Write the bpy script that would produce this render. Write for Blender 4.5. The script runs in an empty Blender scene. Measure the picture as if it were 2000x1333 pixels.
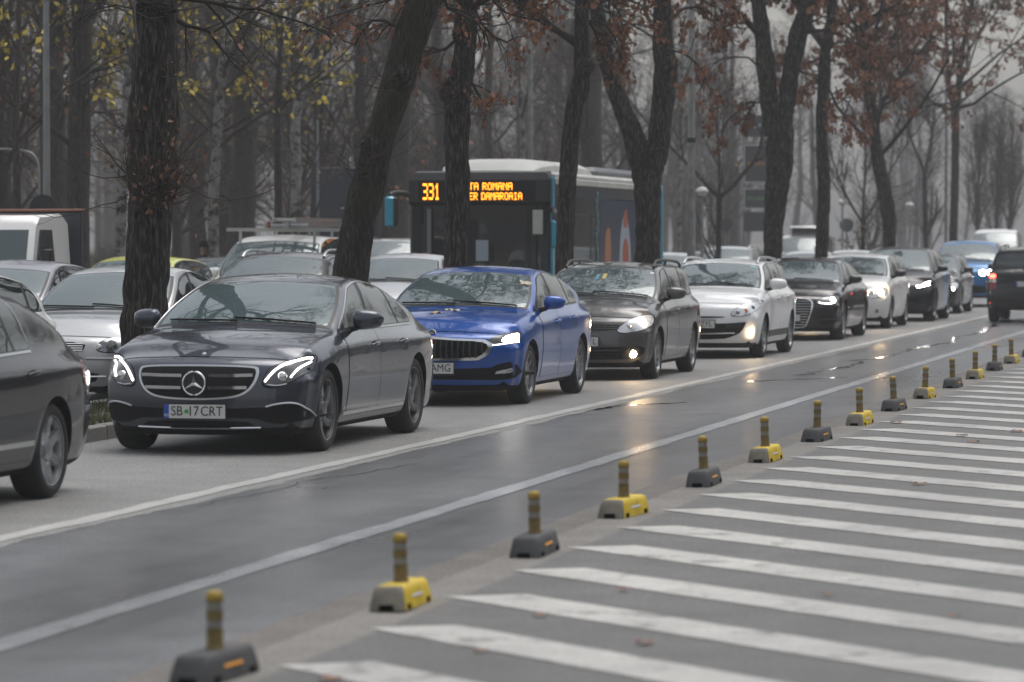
import bpy, bmesh, math, random
import numpy as np
from mathutils import Vector, Matrix, noise
from mathutils.bvhtree import BVHTree
from mathutils.geometry import delaunay_2d_cdt

C = bpy.context.scene.collection
SC = bpy.context.scene
R = math.radians
# world axes: +Y runs along the road away from the camera, +X is to the right, metres
# ------------------------------------------------------------------ camera, sky, sun, exposure
cam = bpy.data.cameras.new('camera'); cam_o = bpy.data.objects.new('camera', cam); C.objects.link(cam_o)
cam_o.location = (0, 0, 1.75)
cam_o.rotation_euler = (R(90 - 1.604), 0, R(12.72))
cam.sensor_width = 36; cam.lens = 126; cam.clip_start = .5; cam.clip_end = 3000
cam.dof.use_dof = True; cam.dof.focus_distance = 36; cam.dof.aperture_fstop = 2.9
SC.camera = cam_o

W = bpy.data.worlds.new('World'); SC.world = W; W.use_nodes = True
_n = W.node_tree.nodes; _l = W.node_tree.links; _n.clear()
_sky = _n.new('ShaderNodeTexSky'); _sky.sky_type = 'NISHITA'; _sky.sun_disc = False
_sky.sun_elevation = R(71); _sky.sun_rotation = R(28); _sky.dust_density = 4; _sky.air_density = 1.5; _sky.ozone_density = 1
_hs = _n.new('ShaderNodeHueSaturation'); _hs.inputs['Saturation'].default_value = .27
_bg = _n.new('ShaderNodeBackground'); _bg.inputs['Strength'].default_value = .10
_out = _n.new('ShaderNodeOutputWorld')
_l.new(_sky.outputs[0], _hs.inputs['Color']); _l.new(_hs.outputs[0], _bg.inputs['Color']); _l.new(_bg.outputs[0], _out.inputs[0])

sun = bpy.data.lights.new('sun', 'SUN'); sun.energy = .5; sun.angle = R(40); sun.color = (1, .97, .93)
sun_o = bpy.data.objects.new('sun', sun); C.objects.link(sun_o); sun_o.rotation_euler = (R(-19), 0, R(-28)); sun_o.location = (0, 0, 60)

SC.view_settings.view_transform = 'Standard'; SC.view_settings.look = 'None'; SC.view_settings.gamma = 1
SC.view_settings.use_curve_mapping = False; SC.view_settings.exposure = .74
SC.render.engine = 'CYCLES'
cy = SC.cycles
cy.use_denoising = True
try: cy.denoiser = 'OPENIMAGEDENOISE'
except Exception: pass
cy.max_bounces = 6; cy.diffuse_bounces = 2; cy.glossy_bounces = 3; cy.transmission_bounces = 3; cy.volume_bounces = 0; cy.transparent_max_bounces = 8
cy.sample_clamp_indirect = 12; cy.caustics_reflective = False; cy.caustics_refractive = False
cy.use_adaptive_sampling = True; cy.adaptive_threshold = .015

# ------------------------------------------------------------------ materials
def mat(name, col, rough=.5, metal=0., coat=0., coat_rough=.04, spec=.5, emit=None, es=0., noise_scale=0, noise_amt=.0, bump=0., bump_scale=40, trans=0., rough_var=0.):
    m = bpy.data.materials.new(name); m.use_nodes = True
    nt = m.node_tree; b = nt.nodes['Principled BSDF']
    b.inputs['Base Color'].default_value = (*col, 1); b.inputs['Roughness'].default_value = rough; b.inputs['Metallic'].default_value = metal
    b.inputs['Coat Weight'].default_value = coat; b.inputs['Coat Roughness'].default_value = coat_rough
    b.inputs['Specular IOR Level'].default_value = spec; b.inputs['Transmission Weight'].default_value = trans
    if emit: b.inputs['Emission Color'].default_value = (*emit, 1); b.inputs['Emission Strength'].default_value = es
    if noise_scale or bump:
        tc = nt.nodes.new('ShaderNodeTexCoord')
    if noise_scale:
        nz = nt.nodes.new('ShaderNodeTexNoise'); nz.inputs['Scale'].default_value = noise_scale; nz.inputs['Detail'].default_value = 6
        nt.links.new(tc.outputs['Object'], nz.inputs['Vector'])
        mx = nt.nodes.new('ShaderNodeMapRange'); mx.inputs['From Min'].default_value = .3; mx.inputs['From Max'].default_value = .7
        mx.inputs['To Min'].default_value = 1 - noise_amt; mx.inputs['To Max'].default_value = 1 + noise_amt
        nt.links.new(nz.outputs[0], mx.inputs['Value'])
        vm = nt.nodes.new('ShaderNodeVectorMath'); vm.operation = 'SCALE'; vm.inputs[0].default_value = col
        nt.links.new(mx.outputs[0], vm.inputs['Scale']); nt.links.new(vm.outputs[0], b.inputs['Base Color'])
        if rough_var:
            mr = nt.nodes.new('ShaderNodeMapRange'); mr.inputs['From Min'].default_value = .35; mr.inputs['From Max'].default_value = .65
            mr.inputs['To Min'].default_value = rough - rough_var; mr.inputs['To Max'].default_value = rough + rough_var
            nt.links.new(nz.outputs[0], mr.inputs['Value']); nt.links.new(mr.outputs[0], b.inputs['Roughness'])
    if bump:
        n2 = nt.nodes.new('ShaderNodeTexNoise'); n2.inputs['Scale'].default_value = bump_scale; n2.inputs['Detail'].default_value = 4
        nt.links.new(tc.outputs['Object'], n2.inputs['Vector'])
        bp = nt.nodes.new('ShaderNodeBump'); bp.inputs['Strength'].default_value = bump; bp.inputs['Distance'].default_value = .02
        nt.links.new(n2.outputs[0], bp.inputs['Height']); nt.links.new(bp.outputs[0], b.inputs['Normal'])
    return m

def paint_mat(name, col, metal=.55, rough=.32, dirt=.35, coat=1.):
    """car paint: base coat under clear lacquer, road film and droplets towards the sills"""
    m = bpy.data.materials.new(name); m.use_nodes = True
    nt = m.node_tree; b = nt.nodes['Principled BSDF']; N = nt.nodes.new; L = nt.links.new
    tc = N('ShaderNodeTexCoord'); sp = N('ShaderNodeSeparateXYZ'); L(tc.outputs['Object'], sp.inputs[0])
    nz = N('ShaderNodeTexNoise'); nz.inputs['Scale'].default_value = 3.2; nz.inputs['Detail'].default_value = 7; L(tc.outputs['Object'], nz.inputs['Vector'])
    ad = N('ShaderNodeMath'); ad.operation = 'MULTIPLY_ADD'; ad.inputs[1].default_value = .35; L(nz.outputs[0], ad.inputs[0]); L(sp.outputs['Z'], ad.inputs[2])
    mr = N('ShaderNodeMapRange'); mr.inputs['From Min'].default_value = .32; mr.inputs['From Max'].default_value = .85
    mr.inputs['To Min'].default_value = dirt; mr.inputs['To Max'].default_value = dirt * .08
    L(ad.outputs[0], mr.inputs['Value'])
    mx = N('ShaderNodeMix'); mx.data_type = 'RGBA'; mx.inputs[6].default_value = (*col, 1); mx.inputs[7].default_value = (.11, .10, .09, 1)
    L(mr.outputs[0], mx.inputs[0]); L(mx.outputs[2], b.inputs['Base Color'])
    b.inputs['Metallic'].default_value = metal; b.inputs['Roughness'].default_value = rough
    ro = N('ShaderNodeMapRange'); ro.inputs['To Min'].default_value = rough; ro.inputs['To Max'].default_value = .65; L(mr.outputs[0], ro.inputs['Value']); L(ro.outputs[0], b.inputs['Roughness'])
    cw = N('ShaderNodeMapRange'); cw.inputs['To Min'].default_value = coat; cw.inputs['To Max'].default_value = .3 * coat; L(mr.outputs[0], cw.inputs['Value']); L(cw.outputs[0], b.inputs['Coat Weight'])
    gm = N('ShaderNodeNewGeometry'); dk = N('ShaderNodeBsdfDiffuse'); dk.inputs['Color'].default_value = (.030, .031, .033, 1); ms = N('ShaderNodeMixShader'); L(gm.outputs['Backfacing'], ms.inputs[0]); L(b.outputs[0], ms.inputs[1]); L(dk.outputs[0], ms.inputs[2]); L(ms.outputs[0], nt.nodes['Material Output'].inputs['Surface'])    # cabin lining on the inner side
    b.inputs['Coat Roughness'].default_value = .018; b.inputs['Specular IOR Level'].default_value = .12
    n3 = N('ShaderNodeTexNoise'); n3.inputs['Scale'].default_value = 420; n3.inputs['Detail'].default_value = 1; L(tc.outputs['Object'], n3.inputs['Vector'])
    bp = N('ShaderNodeBump'); bp.inputs['Strength'].default_value = .01; bp.inputs['Distance'].default_value = .001; L(n3.outputs[0], bp.inputs['Height']); L(bp.outputs[0], b.inputs['Normal'])
    return m

def glass_mat(name, tint, alpha, rough=.02):
    """car glazing: a clear reflecting sheet over a tinted see-through layer"""
    m = bpy.data.materials.new(name); m.use_nodes = True
    nt = m.node_tree; nt.nodes.clear(); N = nt.nodes.new; L = nt.links.new
    gl = N('ShaderNodeBsdfGlossy'); gl.inputs['Roughness'].default_value = rough; gl.inputs['Color'].default_value = (.93, .97, .98, 1)
    df = N('ShaderNodeBsdfDiffuse'); df.inputs['Color'].default_value = (*tint, 1)
    tr = N('ShaderNodeBsdfTransparent'); tr.inputs['Color'].default_value = (.72, .80, .79, 1)
    m1 = N('ShaderNodeMixShader'); m1.inputs[0].default_value = alpha; L(tr.outputs[0], m1.inputs[1]); L(df.outputs[0], m1.inputs[2])
    fr = N('ShaderNodeFresnel'); fr.inputs['IOR'].default_value = 2.0
    m2 = N('ShaderNodeMixShader'); L(fr.outputs[0], m2.inputs[0]); L(m1.outputs[0], m2.inputs[1]); L(gl.outputs[0], m2.inputs[2])
    o = N('ShaderNodeOutputMaterial'); L(m2.outputs[0], o.inputs[0])
    return m

M = {}
M['rubber'] = mat('rubber', (.018, .018, .018), .75, noise_scale=9, noise_amt=.35)
M['tyre_wall'] = M['rubber']
M['black'] = mat('black_plastic', (.012, .012, .013), .42)
M['matt'] = mat('matt_black', (.008, .008, .009), .8, spec=.2)
M['void'] = mat('dark_hollow', (.004, .004, .004), .9, spec=.1)
M['chrome'] = mat('chrome', (.78, .79, .80), .12, 1.)
M['satin'] = mat('satin_chrome', (.55, .56, .57), .28, 1.)
M['alloy'] = mat('alloy', (.42, .43, .44), .33, .85, noise_scale=6, noise_amt=.25)
M['dark_alloy'] = mat('dark_alloy', (.28, .28, .285), .3, .85)
M['steel_wheel'] = mat('steel_wheel', (.02, .02, .021), .5, .3)
M['glass'] = mat('car_glass', (.028, .038, .040), .02, coat=0, spec=1.)
M['screen'] = mat('windscreen_glass', (.052, .078, .084), .010, spec=1.)
M['screen_solid'] = M['screen']; M['screen'] = glass_mat('clear_windscreen', (.22, .31, .33), .32, .006); M['seat'] = mat('seat_cloth', (.035, .036, .040), .8); M['dash'] = mat('dashboard', (.022, .023, .025), .7)
M['lens'] = mat('lamp_lens', (.20, .21, .22), .08, .65, coat=1., coat_rough=.02)
M['dark_lens'] = mat('dark_lamp_lens', (.06, .063, .068), .08, .5, coat=1., coat_rough=.02)
M['clear'] = mat('clear_reflector', (.62, .63, .63), .10, .9, coat=1.)
M['lit'] = mat('lit_lamp', (1, 1, 1), .3, emit=(1, .95, .88), es=20)
M['lit_warm'] = mat('lit_warm_lamp', (1, 1, 1), .3, emit=(1, .68, .36), es=95)
M['drl'] = mat('daytime_light', (1, 1, 1), .3, emit=(1, .93, .90), es=5)
M['glint_lit'] = mat('headlight_glint', (1, 1, 1), .3, emit=(1, .95, .88), es=2.2)  # no lamp: emission painting a headlight's reflection on the navy saloon
M['red_lens'] = mat('red_lens', (.30, .012, .012), .08, coat=1.)
M['red_lit'] = mat('red_lit_lamp', (.8, .02, .02), .2, emit=(1, .07, .04), es=7)
M['amber'] = mat('amber_reflector', (.75, .25, .03), .2, coat=.6)
M['plate'] = mat('number_plate', (.62, .62, .60), .45)
M['plate_black'] = mat('plate_letter', (.015, .015, .017), .5)
M['plate_blue'] = mat('plate_blue', (.02, .08, .42), .45)
M['plate_green'] = mat('plate_green', (.02, .33, .08), .5)
M['white_plain'] = mat('white_print', (.75, .75, .75), .5)
M['mesh'] = mat('grille_mesh', (.005, .005, .006), .7, spec=.25, bump=.35, bump_scale=160)

# ------------------------------------------------------------------ object helpers
def link(name, me, parent=None):
    o = bpy.data.objects.new(name, me); C.objects.link(o)
    if parent is not None: o.parent = parent
    return o

def mobj(name, v, f, mats, parent=None, mi=None, smooth=True, sharp=None):
    """one mesh object from vertex and face lists"""
    me = bpy.data.meshes.new(name)
    v = np.asarray(v, dtype=np.float64).reshape(-1, 3)
    me.from_pydata(v.tolist(), [], [tuple(int(i) for i in q) for q in f])
    for m in (mats if isinstance(mats, (list, tuple)) else [mats]): me.materials.append(m)
    if mi is not None: me.polygons.foreach_set('material_index', np.asarray(mi, dtype=np.int32))
    if smooth: me.polygons.foreach_set('use_smooth', np.ones(len(me.polygons), dtype=bool))
    me.update()
    if smooth and sharp: me.set_sharp_from_angle(angle=R(sharp))
    return link(name, me, parent)

def fast_mesh(name, V, F, m, parent=None, smooth=True):
    """V (n,3), F (k,3|4) arrays"""
    me = bpy.data.meshes.new(name)
    V = np.ascontiguousarray(V, dtype=np.float32); F = np.ascontiguousarray(F, dtype=np.int32)
    k = F.shape[1]
    me.vertices.add(len(V)); me.vertices.foreach_set('co', V.ravel())
    me.loops.add(F.size); me.loops.foreach_set('vertex_index', F.ravel())
    me.polygons.add(len(F)); me.polygons.foreach_set('loop_start', np.arange(0, F.size, k, dtype=np.int32))
    me.polygons.foreach_set('loop_total', np.full(len(F), k, dtype=np.int32))
    if smooth: me.polygons.foreach_set('use_smooth', np.ones(len(F), dtype=bool))
    me.materials.append(m); me.update(calc_edges=True); me.validate()
    return link(name, me, parent)

def empty(name, loc, label=None, cat=None, group=None, rz=0):
    o = bpy.data.objects.new(name, None); C.objects.link(o); o.location = loc; o.rotation_euler = (0, 0, rz); o.empty_display_size = .2
    tag(o, label, cat, group); return o

def tag(o, label=None, cat=None, group=None, kind=None):
    if label: o['label'] = label
    if cat: o['category'] = cat
    if group: o['group'] = group
    if kind: o['kind'] = kind
    return o

def outward(o):
    bm = bmesh.new(); bm.from_mesh(o.data); bmesh.ops.recalc_face_normals(bm, faces=bm.faces); bm.to_mesh(o.data); bm.free(); return o
def kids(o): return [c for c in bpy.data.objects if c.parent == o]
_kid_cache = {}
def copy_tree(o, parent=None, kidmap=None):
    c = o.copy(); C.objects.link(c); c.parent = parent
    for k in kidmap.get(o.name, []): copy_tree(k, c, kidmap)
    return c
def kid_map():
    d = {}
    for o in bpy.data.objects:
        if o.parent: d.setdefault(o.parent.name, []).append(o)
    return d

class MB:
    """collects simple solids into one mesh"""
    def __init__(s): s.v = []; s.f = []; s.mi = []
    def add(s, v, f, mi=0):
        k = len(s.v); s.v += [tuple(p) for p in v]; s.f += [tuple(i + k for i in q) for q in f]; s.mi += [mi] * len(f)
    def box(s, x0, x1, y0, y1, z0, z1, mi=0, bev=0.):
        if bev <= 0:
            v = [(x, y, z) for z in (z0, z1) for y in (y0, y1) for x in (x0, x1)]
            s.add(v, [(0, 2, 3, 1), (4, 5, 7, 6), (0, 1, 5, 4), (2, 6, 7, 3), (0, 4, 6, 2), (1, 3, 7, 5)], mi)
        else:
            b = bev; rings = []
            for z, i in ((z0, b), (z0 + b, 0), (z1 - b, 0), (z1, b)):
                rings.append([(x0 + i + b, y0 + i, z), (x1 - i - b, y0 + i, z), (x1 - i, y0 + i + b, z), (x1 - i, y1 - i - b, z), (x1 - i - b, y1 - i, z), (x0 + i + b, y1 - i, z), (x0 + i, y1 - i - b, z), (x0 + i, y0 + i + b, z)])
            s.loft(rings, mi, True)
    def loft(s, rings, mi=0, caps=False, closed=True):
        n = len(rings[0]); v = [p for r in rings for p in r]; f = []
        for j in range(len(rings) - 1):
            for i in range(n if closed else n - 1):
                a = j * n + i; b = j * n + (i + 1) % n
                f.append((a, b, b + n, a + n))
        if caps:
            f.append(tuple(range(n - 1, -1, -1))); f.append(tuple((len(rings) - 1) * n + i for i in range(n)))
        s.add(v, f, mi)
    def cyl(s, p, q, r0, r1=None, n=10, mi=0, caps=True):
        r1 = r0 if r1 is None else r1
        v, f = tube(np.array([p, q], float), np.array([r0, r1], float), n, caps); s.add(v, f, mi)
    def tube(s, pts, r, n=6, mi=0):
        pts = np.array(pts, float); rr = np.full(len(pts), r) if np.isscalar(r) else np.array(r, float)
        v, f = tube(pts, rr, n, True); s.add(v, f, mi)
    def lathe(s, prof, n=20, axis='z', org=(0, 0, 0), mi=0):
        """prof: (radius, height along axis)"""
        rings = []
        for r, h in prof:
            ring = []
            for k in range(n):
                a = 2 * math.pi * k / n; c, d = r * math.cos(a), r * math.sin(a)
                if axis == 'z': p = (c, d, h)
                elif axis == 'x': p = (h, c, d)
                else: p = (d, h, c)
                ring.append((p[0] + org[0], p[1] + org[1], p[2] + org[2]))
            rings.append(ring)
        s.loft(rings, mi, False)
    def build(s, name, mats, parent=None, smooth=True, sharp=35):
        return mobj(name, s.v, s.f, mats, parent, s.mi, smooth, sharp)

def tube(pts, rad, n=6, caps=True):
    """round bar through points (k,3)"""
    k = len(pts); t = np.gradient(pts, axis=0); t /= np.maximum(np.linalg.norm(t, axis=1, keepdims=True), 1e-9)
    ref = np.array([0, 0, 1.]) if abs(t[0][2]) < .9 else np.array([1., 0, 0])
    u = np.cross(t, ref); u /= np.maximum(np.linalg.norm(u, axis=1, keepdims=True), 1e-9); w = np.cross(t, u)
    a = np.arange(n) * 2 * math.pi / n
    V = pts[:, None] + rad[:, None, None] * (np.cos(a)[None, :, None] * u[:, None] + np.sin(a)[None, :, None] * w[:, None])
    f = [(j * n + i, j * n + (i + 1) % n, (j + 1) * n + (i + 1) % n, (j + 1) * n + i) for j in range(k - 1) for i in range(n)]
    if caps: f += [tuple(range(n - 1, -1, -1)), tuple((k - 1) * n + i for i in range(n))]
    return V.reshape(-1, 3).tolist(), f

def pchip_slopes(x, y):
    """x (n,) or rows (m,n); y (m,n)"""
    h = np.diff(x, axis=-1); d = np.diff(y, axis=-1) / np.maximum(h, 1e-9)
    s = np.zeros_like(y)
    w1 = 2 * h[..., 1:] + h[..., :-1]; w2 = h[..., 1:] + 2 * h[..., :-1]
    with np.errstate(divide='ignore', invalid='ignore'):
        m = (w1 + w2) / (w1 / d[..., :-1] + w2 / d[..., 1:])
    m = np.where(d[..., :-1] * d[..., 1:] > 0, m, 0); m = np.nan_to_num(m)
    s[..., 1:-1] = m; s[..., 0] = d[..., 0]; s[..., -1] = d[..., -1]
    return s, h

class Curve:
    """monotone curve through (t, value) knots"""
    def __init__(s, pts):
        a = np.array(pts, float); s.x = a[:, 0]; s.y = a[:, 1]; s.m, _ = pchip_slopes(s.x[None], s.y[None]); s.m = s.m[0]
    def __call__(s, q):
        q = np.clip(np.asarray(q, float), s.x[0], s.x[-1]); k = np.clip(np.searchsorted(s.x, q, side='right') - 1, 0, len(s.x) - 2)
        h = s.x[k + 1] - s.x[k]; t = (q - s.x[k]) / h
        return ((2 * t**3 - 3 * t**2 + 1) * s.y[k] + (t**3 - 2 * t**2 + t) * h * s.m[k] + (-2 * t**3 + 3 * t**2) * s.y[k + 1] + (t**3 - t**2) * h * s.m[k + 1])

def round_poly(p, it=2, k=.25):
    p = np.array(p, float)
    for _ in range(it):
        q = np.roll(p, -1, axis=0); p = np.stack([p * (1 - k) + q * k, p * k + q * (1 - k)], 1).reshape(-1, 2)
    return p
def smooth_line(p, it=2):
    p = np.array(p, float)
    for _ in range(it):
        a = p[:-1] * .75 + p[1:] * .25; b = p[:-1] * .25 + p[1:] * .75
        p = np.concatenate([p[:1], np.stack([a, b], 1).reshape(-1, p.shape[1]), p[-1:]])
    return p
# ------------------------------------------------------------------ car bodies
class Body:
    """lofted car shell: y = 0 at the front axle, nose towards -y, x = 0 on the centreline"""
    def __init__(s, fo=.85, wb=2.7, ro=1.05, W=.90, H=1.47, lip=.76, hood=.90, cowl_y=.42, cowl_z=1.0, wst_y=1.25, wst_z=1.39, peak_y=1.8, re_y=2.7, re_z=1.40,
                 rg_y=3.3, rg_z=1.08, tail_z=1.0, belt_f=.93, belt_r=1.0, roof_w=.60, rw=.33, kf=.30, kr=.22, zb=.20, wbelt=.86, crown=.055, nose=None, tail=None, bow=.13, zfil=.06, hedge=.055, arch=.045, sh=.15, tuck=.07, tailw=.76):
        s.__dict__.update(locals())
        yf, yr = -fo, wb + ro; s.yf, s.yr = yf, yr
        s.ra = rw + arch
        def ws(t, bump):   # point along the windscreen / rear glass
            return t
        sx, sz = wst_y - cowl_y, wst_z - cowl_z
        pts = [(yf, lip), (yf + .12, lip + (hood - lip) * .30), (yf + .45, hood), ((yf + .45 + cowl_y) / 2, hood + (cowl_z - hood) * .62), (cowl_y - .03, cowl_z - .004), (cowl_y + .02, cowl_z + .012)]
        for t in (.12, .3, .55, .8): pts.append((cowl_y + sx * t, cowl_z + sz * (t + .16 * t * (1 - t))))
        pts += [(wst_y, wst_z), (wst_y + .12, wst_z + (H - wst_z) * .45), (peak_y, H), (re_y, re_z)]
        gx, gz = rg_y - re_y, rg_z - re_z
        for t in (.18, .4, .65, .88): pts.append((re_y + gx * t, re_z + gz * (t - .16 * t * (1 - t))))
        pts += [(rg_y, rg_z)]
        if yr - rg_y > .12: pts += [(rg_y + .06, rg_z - .02), (yr, tail_z)]
        else: pts += [(yr, rg_z - .01)]
        s.zt = Curve(pts)
        s.belt = Curve([(yf, lip - hedge), (yf + .12, lip + (hood - lip) * .28 - hedge), (yf + .45, hood - hedge), (cowl_y, belt_f), (cowl_y + .5, belt_f + .012), (wb, belt_r - .01), (min(rg_y - .15, wb + .5), belt_r), (yr, min(belt_r, (tail_z if yr - rg_y > .12 else rg_z) - .04))])
        s.wm = Curve([(yf, W * .93), (yf + .5, W * .985), (0, W), (wb * .5, W * .985), (wb, W), (wb + .5, W * .975), (yr, W * .90)])
        s.wb_ = Curve([(yf, W * .80), (yf + .5, W * .885), (cowl_y, W * .905), (cowl_y + .6, W * wbelt * 1.05), (wb * .55, W * wbelt * 1.055), (wb, W * wbelt * 1.03), (yr, W * tailw)])
        s.wr = Curve([(yf, roof_w), (wst_y, roof_w), (peak_y, roof_w + .02), (re_y, roof_w - .02), (yr, roof_w - .06)])
        s.cr = Curve([(yf, .03), (yf + .5, hedge * .9), (cowl_y, .045), (wst_y, crown), (re_y, crown), (yr, .03)])
        s.nosef = Curve(nose or [(.15, .10), (.28, .03), (.42, .0), (.58, .015), (.72, .07), (.85, .15)])
        s.tailf = Curve(tail or [(.15, .10), (.28, .03), (.45, .0), (.65, .02), (.85, .05), (1.0, .10), (1.2, .22)])
        s.bowf = Curve([(yf + .3, 0), (cowl_y - .25, .6), (cowl_y, 1), (cowl_y + .3, .95), (wst_y, .55), (wst_y + .5, 0)])
        s.railz0 = float(s.zt(peak_y) - s.cr(peak_y))
        s._build()
    # section points at stations y (n,) -> (n,10,2)
    def keys(s, y):
        zt, zb, wm, wbl = s.zt(y), s.belt(y), s.wm(y), s.wb_(y); wr = s.wr(y); cr = s.cr(y)
        zt = np.maximum(zt, zb + .012)
        zr = np.maximum(zt - cr, zb + .004)
        t = np.clip((zr - zb) / (s.railz0 - s.belt(s.peak_y)), 0, 1)
        x7 = (wbl - .035) * (1 - t) + wr * t + .05 * np.sin(np.pi * t) * .9
        b = s.zb; sh = s.sh
        P = np.zeros((len(y), 10, 2))
        P[:, 0] = np.stack([np.zeros_like(y), np.full_like(y, b)], 1)
        P[:, 1] = np.stack([wm - .14, np.full_like(y, b)], 1)
        P[:, 2] = np.stack([wm - .065, np.full_like(y, b + .05)], 1)
        P[:, 3] = np.stack([wm - .018, np.full_like(y, .40)], 1)
        P[:, 4] = np.stack([wm, np.full_like(y, .60)], 1)
        zs = np.maximum(zb - sh, .63)
        P[:, 5] = np.stack([wm - .006 - .2 * np.maximum(0, .66 - zs), zs], 1)
        P[:, 6] = np.stack([np.minimum(wbl, wm - s.tuck), zb], 1)
        P[:, 7] = np.stack([np.minimum(x7, np.minimum(wbl, wm - s.tuck) - .012), zr], 1)
        P[:, 8] = np.stack([P[:, 7, 0] * .55, zt - (zt - zr) * .26], 1)
        P[:, 9] = np.stack([np.zeros_like(y), zt], 1)
        return P
    def E0(s, y, r):
        """undeformed point for station y, ring coordinate r in [0, 18] (9 = roof centre)"""
        y = np.asarray(y, float).ravel(); r = np.asarray(r, float).ravel()
        sg = np.where(r > 9, -1., 1.); r = np.where(r > 9, 18 - r, r)
        P = s.keys(y)
        ch = np.concatenate([np.zeros((len(y), 1)), np.cumsum(np.maximum(np.linalg.norm(np.diff(P, axis=1), axis=2), 1e-4), axis=1)], 1)
        X, Z = P[:, :, 0], P[:, :, 1]
        mx, h = pchip_slopes(ch, X); mz, _ = pchip_slopes(ch, Z)
        mz[:, 0] = 0; mz[:, -1] = 0
        def ev(r):
            k = np.clip(r.astype(int), 0, 8); t = r - k; i = np.arange(len(r))
            hh = h[i, k]
            a, b_, c, d = (2 * t**3 - 3 * t**2 + 1), (t**3 - 2 * t**2 + t) * hh, (-2 * t**3 + 3 * t**2), (t**3 - t**2) * hh
            return a * X[i, k] + b_ * mx[i, k] + c * X[i, k + 1] + d * mx[i, k + 1], a * Z[i, k] + b_ * mz[i, k] + c * Z[i, k + 1] + d * mz[i, k + 1]
        x, z = ev(r)
        # wheel openings
        for yc in (0., s.wb):
            dy = y - yc; ins = np.abs(dy) < s.ra
            if not ins.any(): continue
            idx = np.where(ins)[0]
            za = s.rw + np.sqrt(np.maximum(s.ra**2 - dy[idx]**2, 0))
            lo, hi = np.full(len(idx), 2.), np.full(len(idx), 6.)
            for _ in range(16):    # lip height on the side wall by bisection
                md = (lo + hi) / 2; k = md.astype(int).clip(0, 8); t = md - k; hh = h[idx, k]
                zz = (2 * t**3 - 3 * t**2 + 1) * Z[idx, k] + (t**3 - 2 * t**2 + t) * hh * mz[idx, k] + (-2 * t**3 + 3 * t**2) * Z[idx, k + 1] + (t**3 - t**2) * hh * mz[idx, k + 1]
                lo = np.where(zz < za, md, lo); hi = np.where(zz < za, hi, md)
            k = md.astype(int).clip(0, 8); t = md - k; hh = h[idx, k]
            xl = (2 * t**3 - 3 * t**2 + 1) * X[idx, k] + (t**3 - 2 * t**2 + t) * hh * mx[idx, k] + (-2 * t**3 + 3 * t**2) * X[idx, k + 1] + (t**3 - t**2) * hh * mx[idx, k + 1]
            rr = r[idx]; xi = s.W - .36
            xs, zs = x[idx].copy(), z[idx].copy()
            c = rr <= 1; xs = np.where(c, rr * xi, xs); zs = np.where(c, s.zb, zs)
            c = (rr > 1) & (rr <= 1.5); q = (rr - 1) * 2; xs = np.where(c, xi, xs); zs = np.where(c, s.zb + (za - s.zb) * q, zs)
            c = (rr > 1.5) & (rr < 2); q = (rr - 1.5) * 2; xs = np.where(c, xi + (xl - xi) * q, xs); zs = np.where(c, za, zs)
            c = (rr >= 2) & (zs < za); xs = np.where(c, xl, xs); zs = np.where(c, za, zs)
            x[idx], z[idx] = xs, zs
        # rounded ends
        for ye, sgn in ((s.yf, 1), (s.yr, -1)):
            q = np.clip(1 - (y - ye) * sgn / s.zfil, 0, 1); e = s.zfil * (1 - np.sqrt(np.maximum(1 - q**2, 0)))
            zc = (s.zb + s.zt(np.full_like(y, ye))) / 2; hh = np.maximum(s.zt(np.full_like(y, ye)) - zc, .1)
            x = x * (1 - e / s.W); z = zc + (z - zc) * (1 - e / hh)
        return np.stack([x * sg, y, z], 1)
    def D(s, p):
        x, y, z = p[:, 0], p[:, 1], p[:, 2]; ax = np.minimum(np.abs(x) / s.W, 1.05)
        t = np.clip((s.yf + .62 - y) / .62, 0, 1); w = t * t * (3 - 2 * t)
        dy = w * (s.kf * ax**2.7 + s.nosef(z))
        t = np.clip((y - (s.yr - .55)) / .55, 0, 1); w = t * t * (3 - 2 * t)
        dy -= w * (s.kr * ax**3.0 + s.tailf(z))
        dy -= s.bow * s.bowf(y) * (1 - np.minimum(ax / .9, 1)**2)
        return np.stack([x, y + dy, z], 1)
    def E(s, y, r): return s.D(s.E0(y, r))
    def EN(s, y, r):
        y = np.asarray(y, float).ravel(); r = np.asarray(r, float).ravel()
        e = .012
        a = s.E(y + e, r) - s.E(y - e, r); b = s.E(y, r + .04) - s.E(y, r - .04)
        n = np.cross(a, b); n /= np.maximum(np.linalg.norm(n, axis=1, keepdims=True), 1e-9)
        return s.E(y, r), n
    def _build(s):
        yf, yr = s.yf, s.yr
        ys = list(np.linspace(yf, yr, 84)) + [yf + s.zfil * q for q in (.03, .1, .2, .4, .7, 1)] + [yr - s.zfil * q for q in (.03, .1, .2, .4, .7, 1)]
        for yc in (0, s.wb):
            ys = [q for q in ys if not (s.ra - .02 < abs(q - yc) < s.ra + .02)]
            ys += [yc - s.ra - .0015, yc + s.ra + .0015] + [yc + (s.ra - .0015) * math.cos(a) for a in np.linspace(0, math.pi, 25)]
        ys += [s.cowl_y - .03, s.cowl_y, s.cowl_y + .03, s.wst_y]
        ys = np.array(sorted(set(round(float(q), 5) for q in ys)))
        rs = np.array(sorted(set(list(np.linspace(0, 9, 55)) + [1.25, 1.5, 1.75, 2.0, 2.001, 6.5, 7.0, 5.0])))
        rs = np.concatenate([rs, (18 - rs[::-1])[1:]])[:-1]     # full ring, last point equals the first
        n = len(rs); k = len(ys)
        YY, RR = np.meshgrid(ys, rs, indexing='ij')
        V0 = s.E0(YY, RR).reshape(k, n, 3)
        f, mi, hole = [], [], []
        low = (np.minimum(rs, 18 - rs) < 1.999); nxt = np.roll(low, -1)
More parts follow.
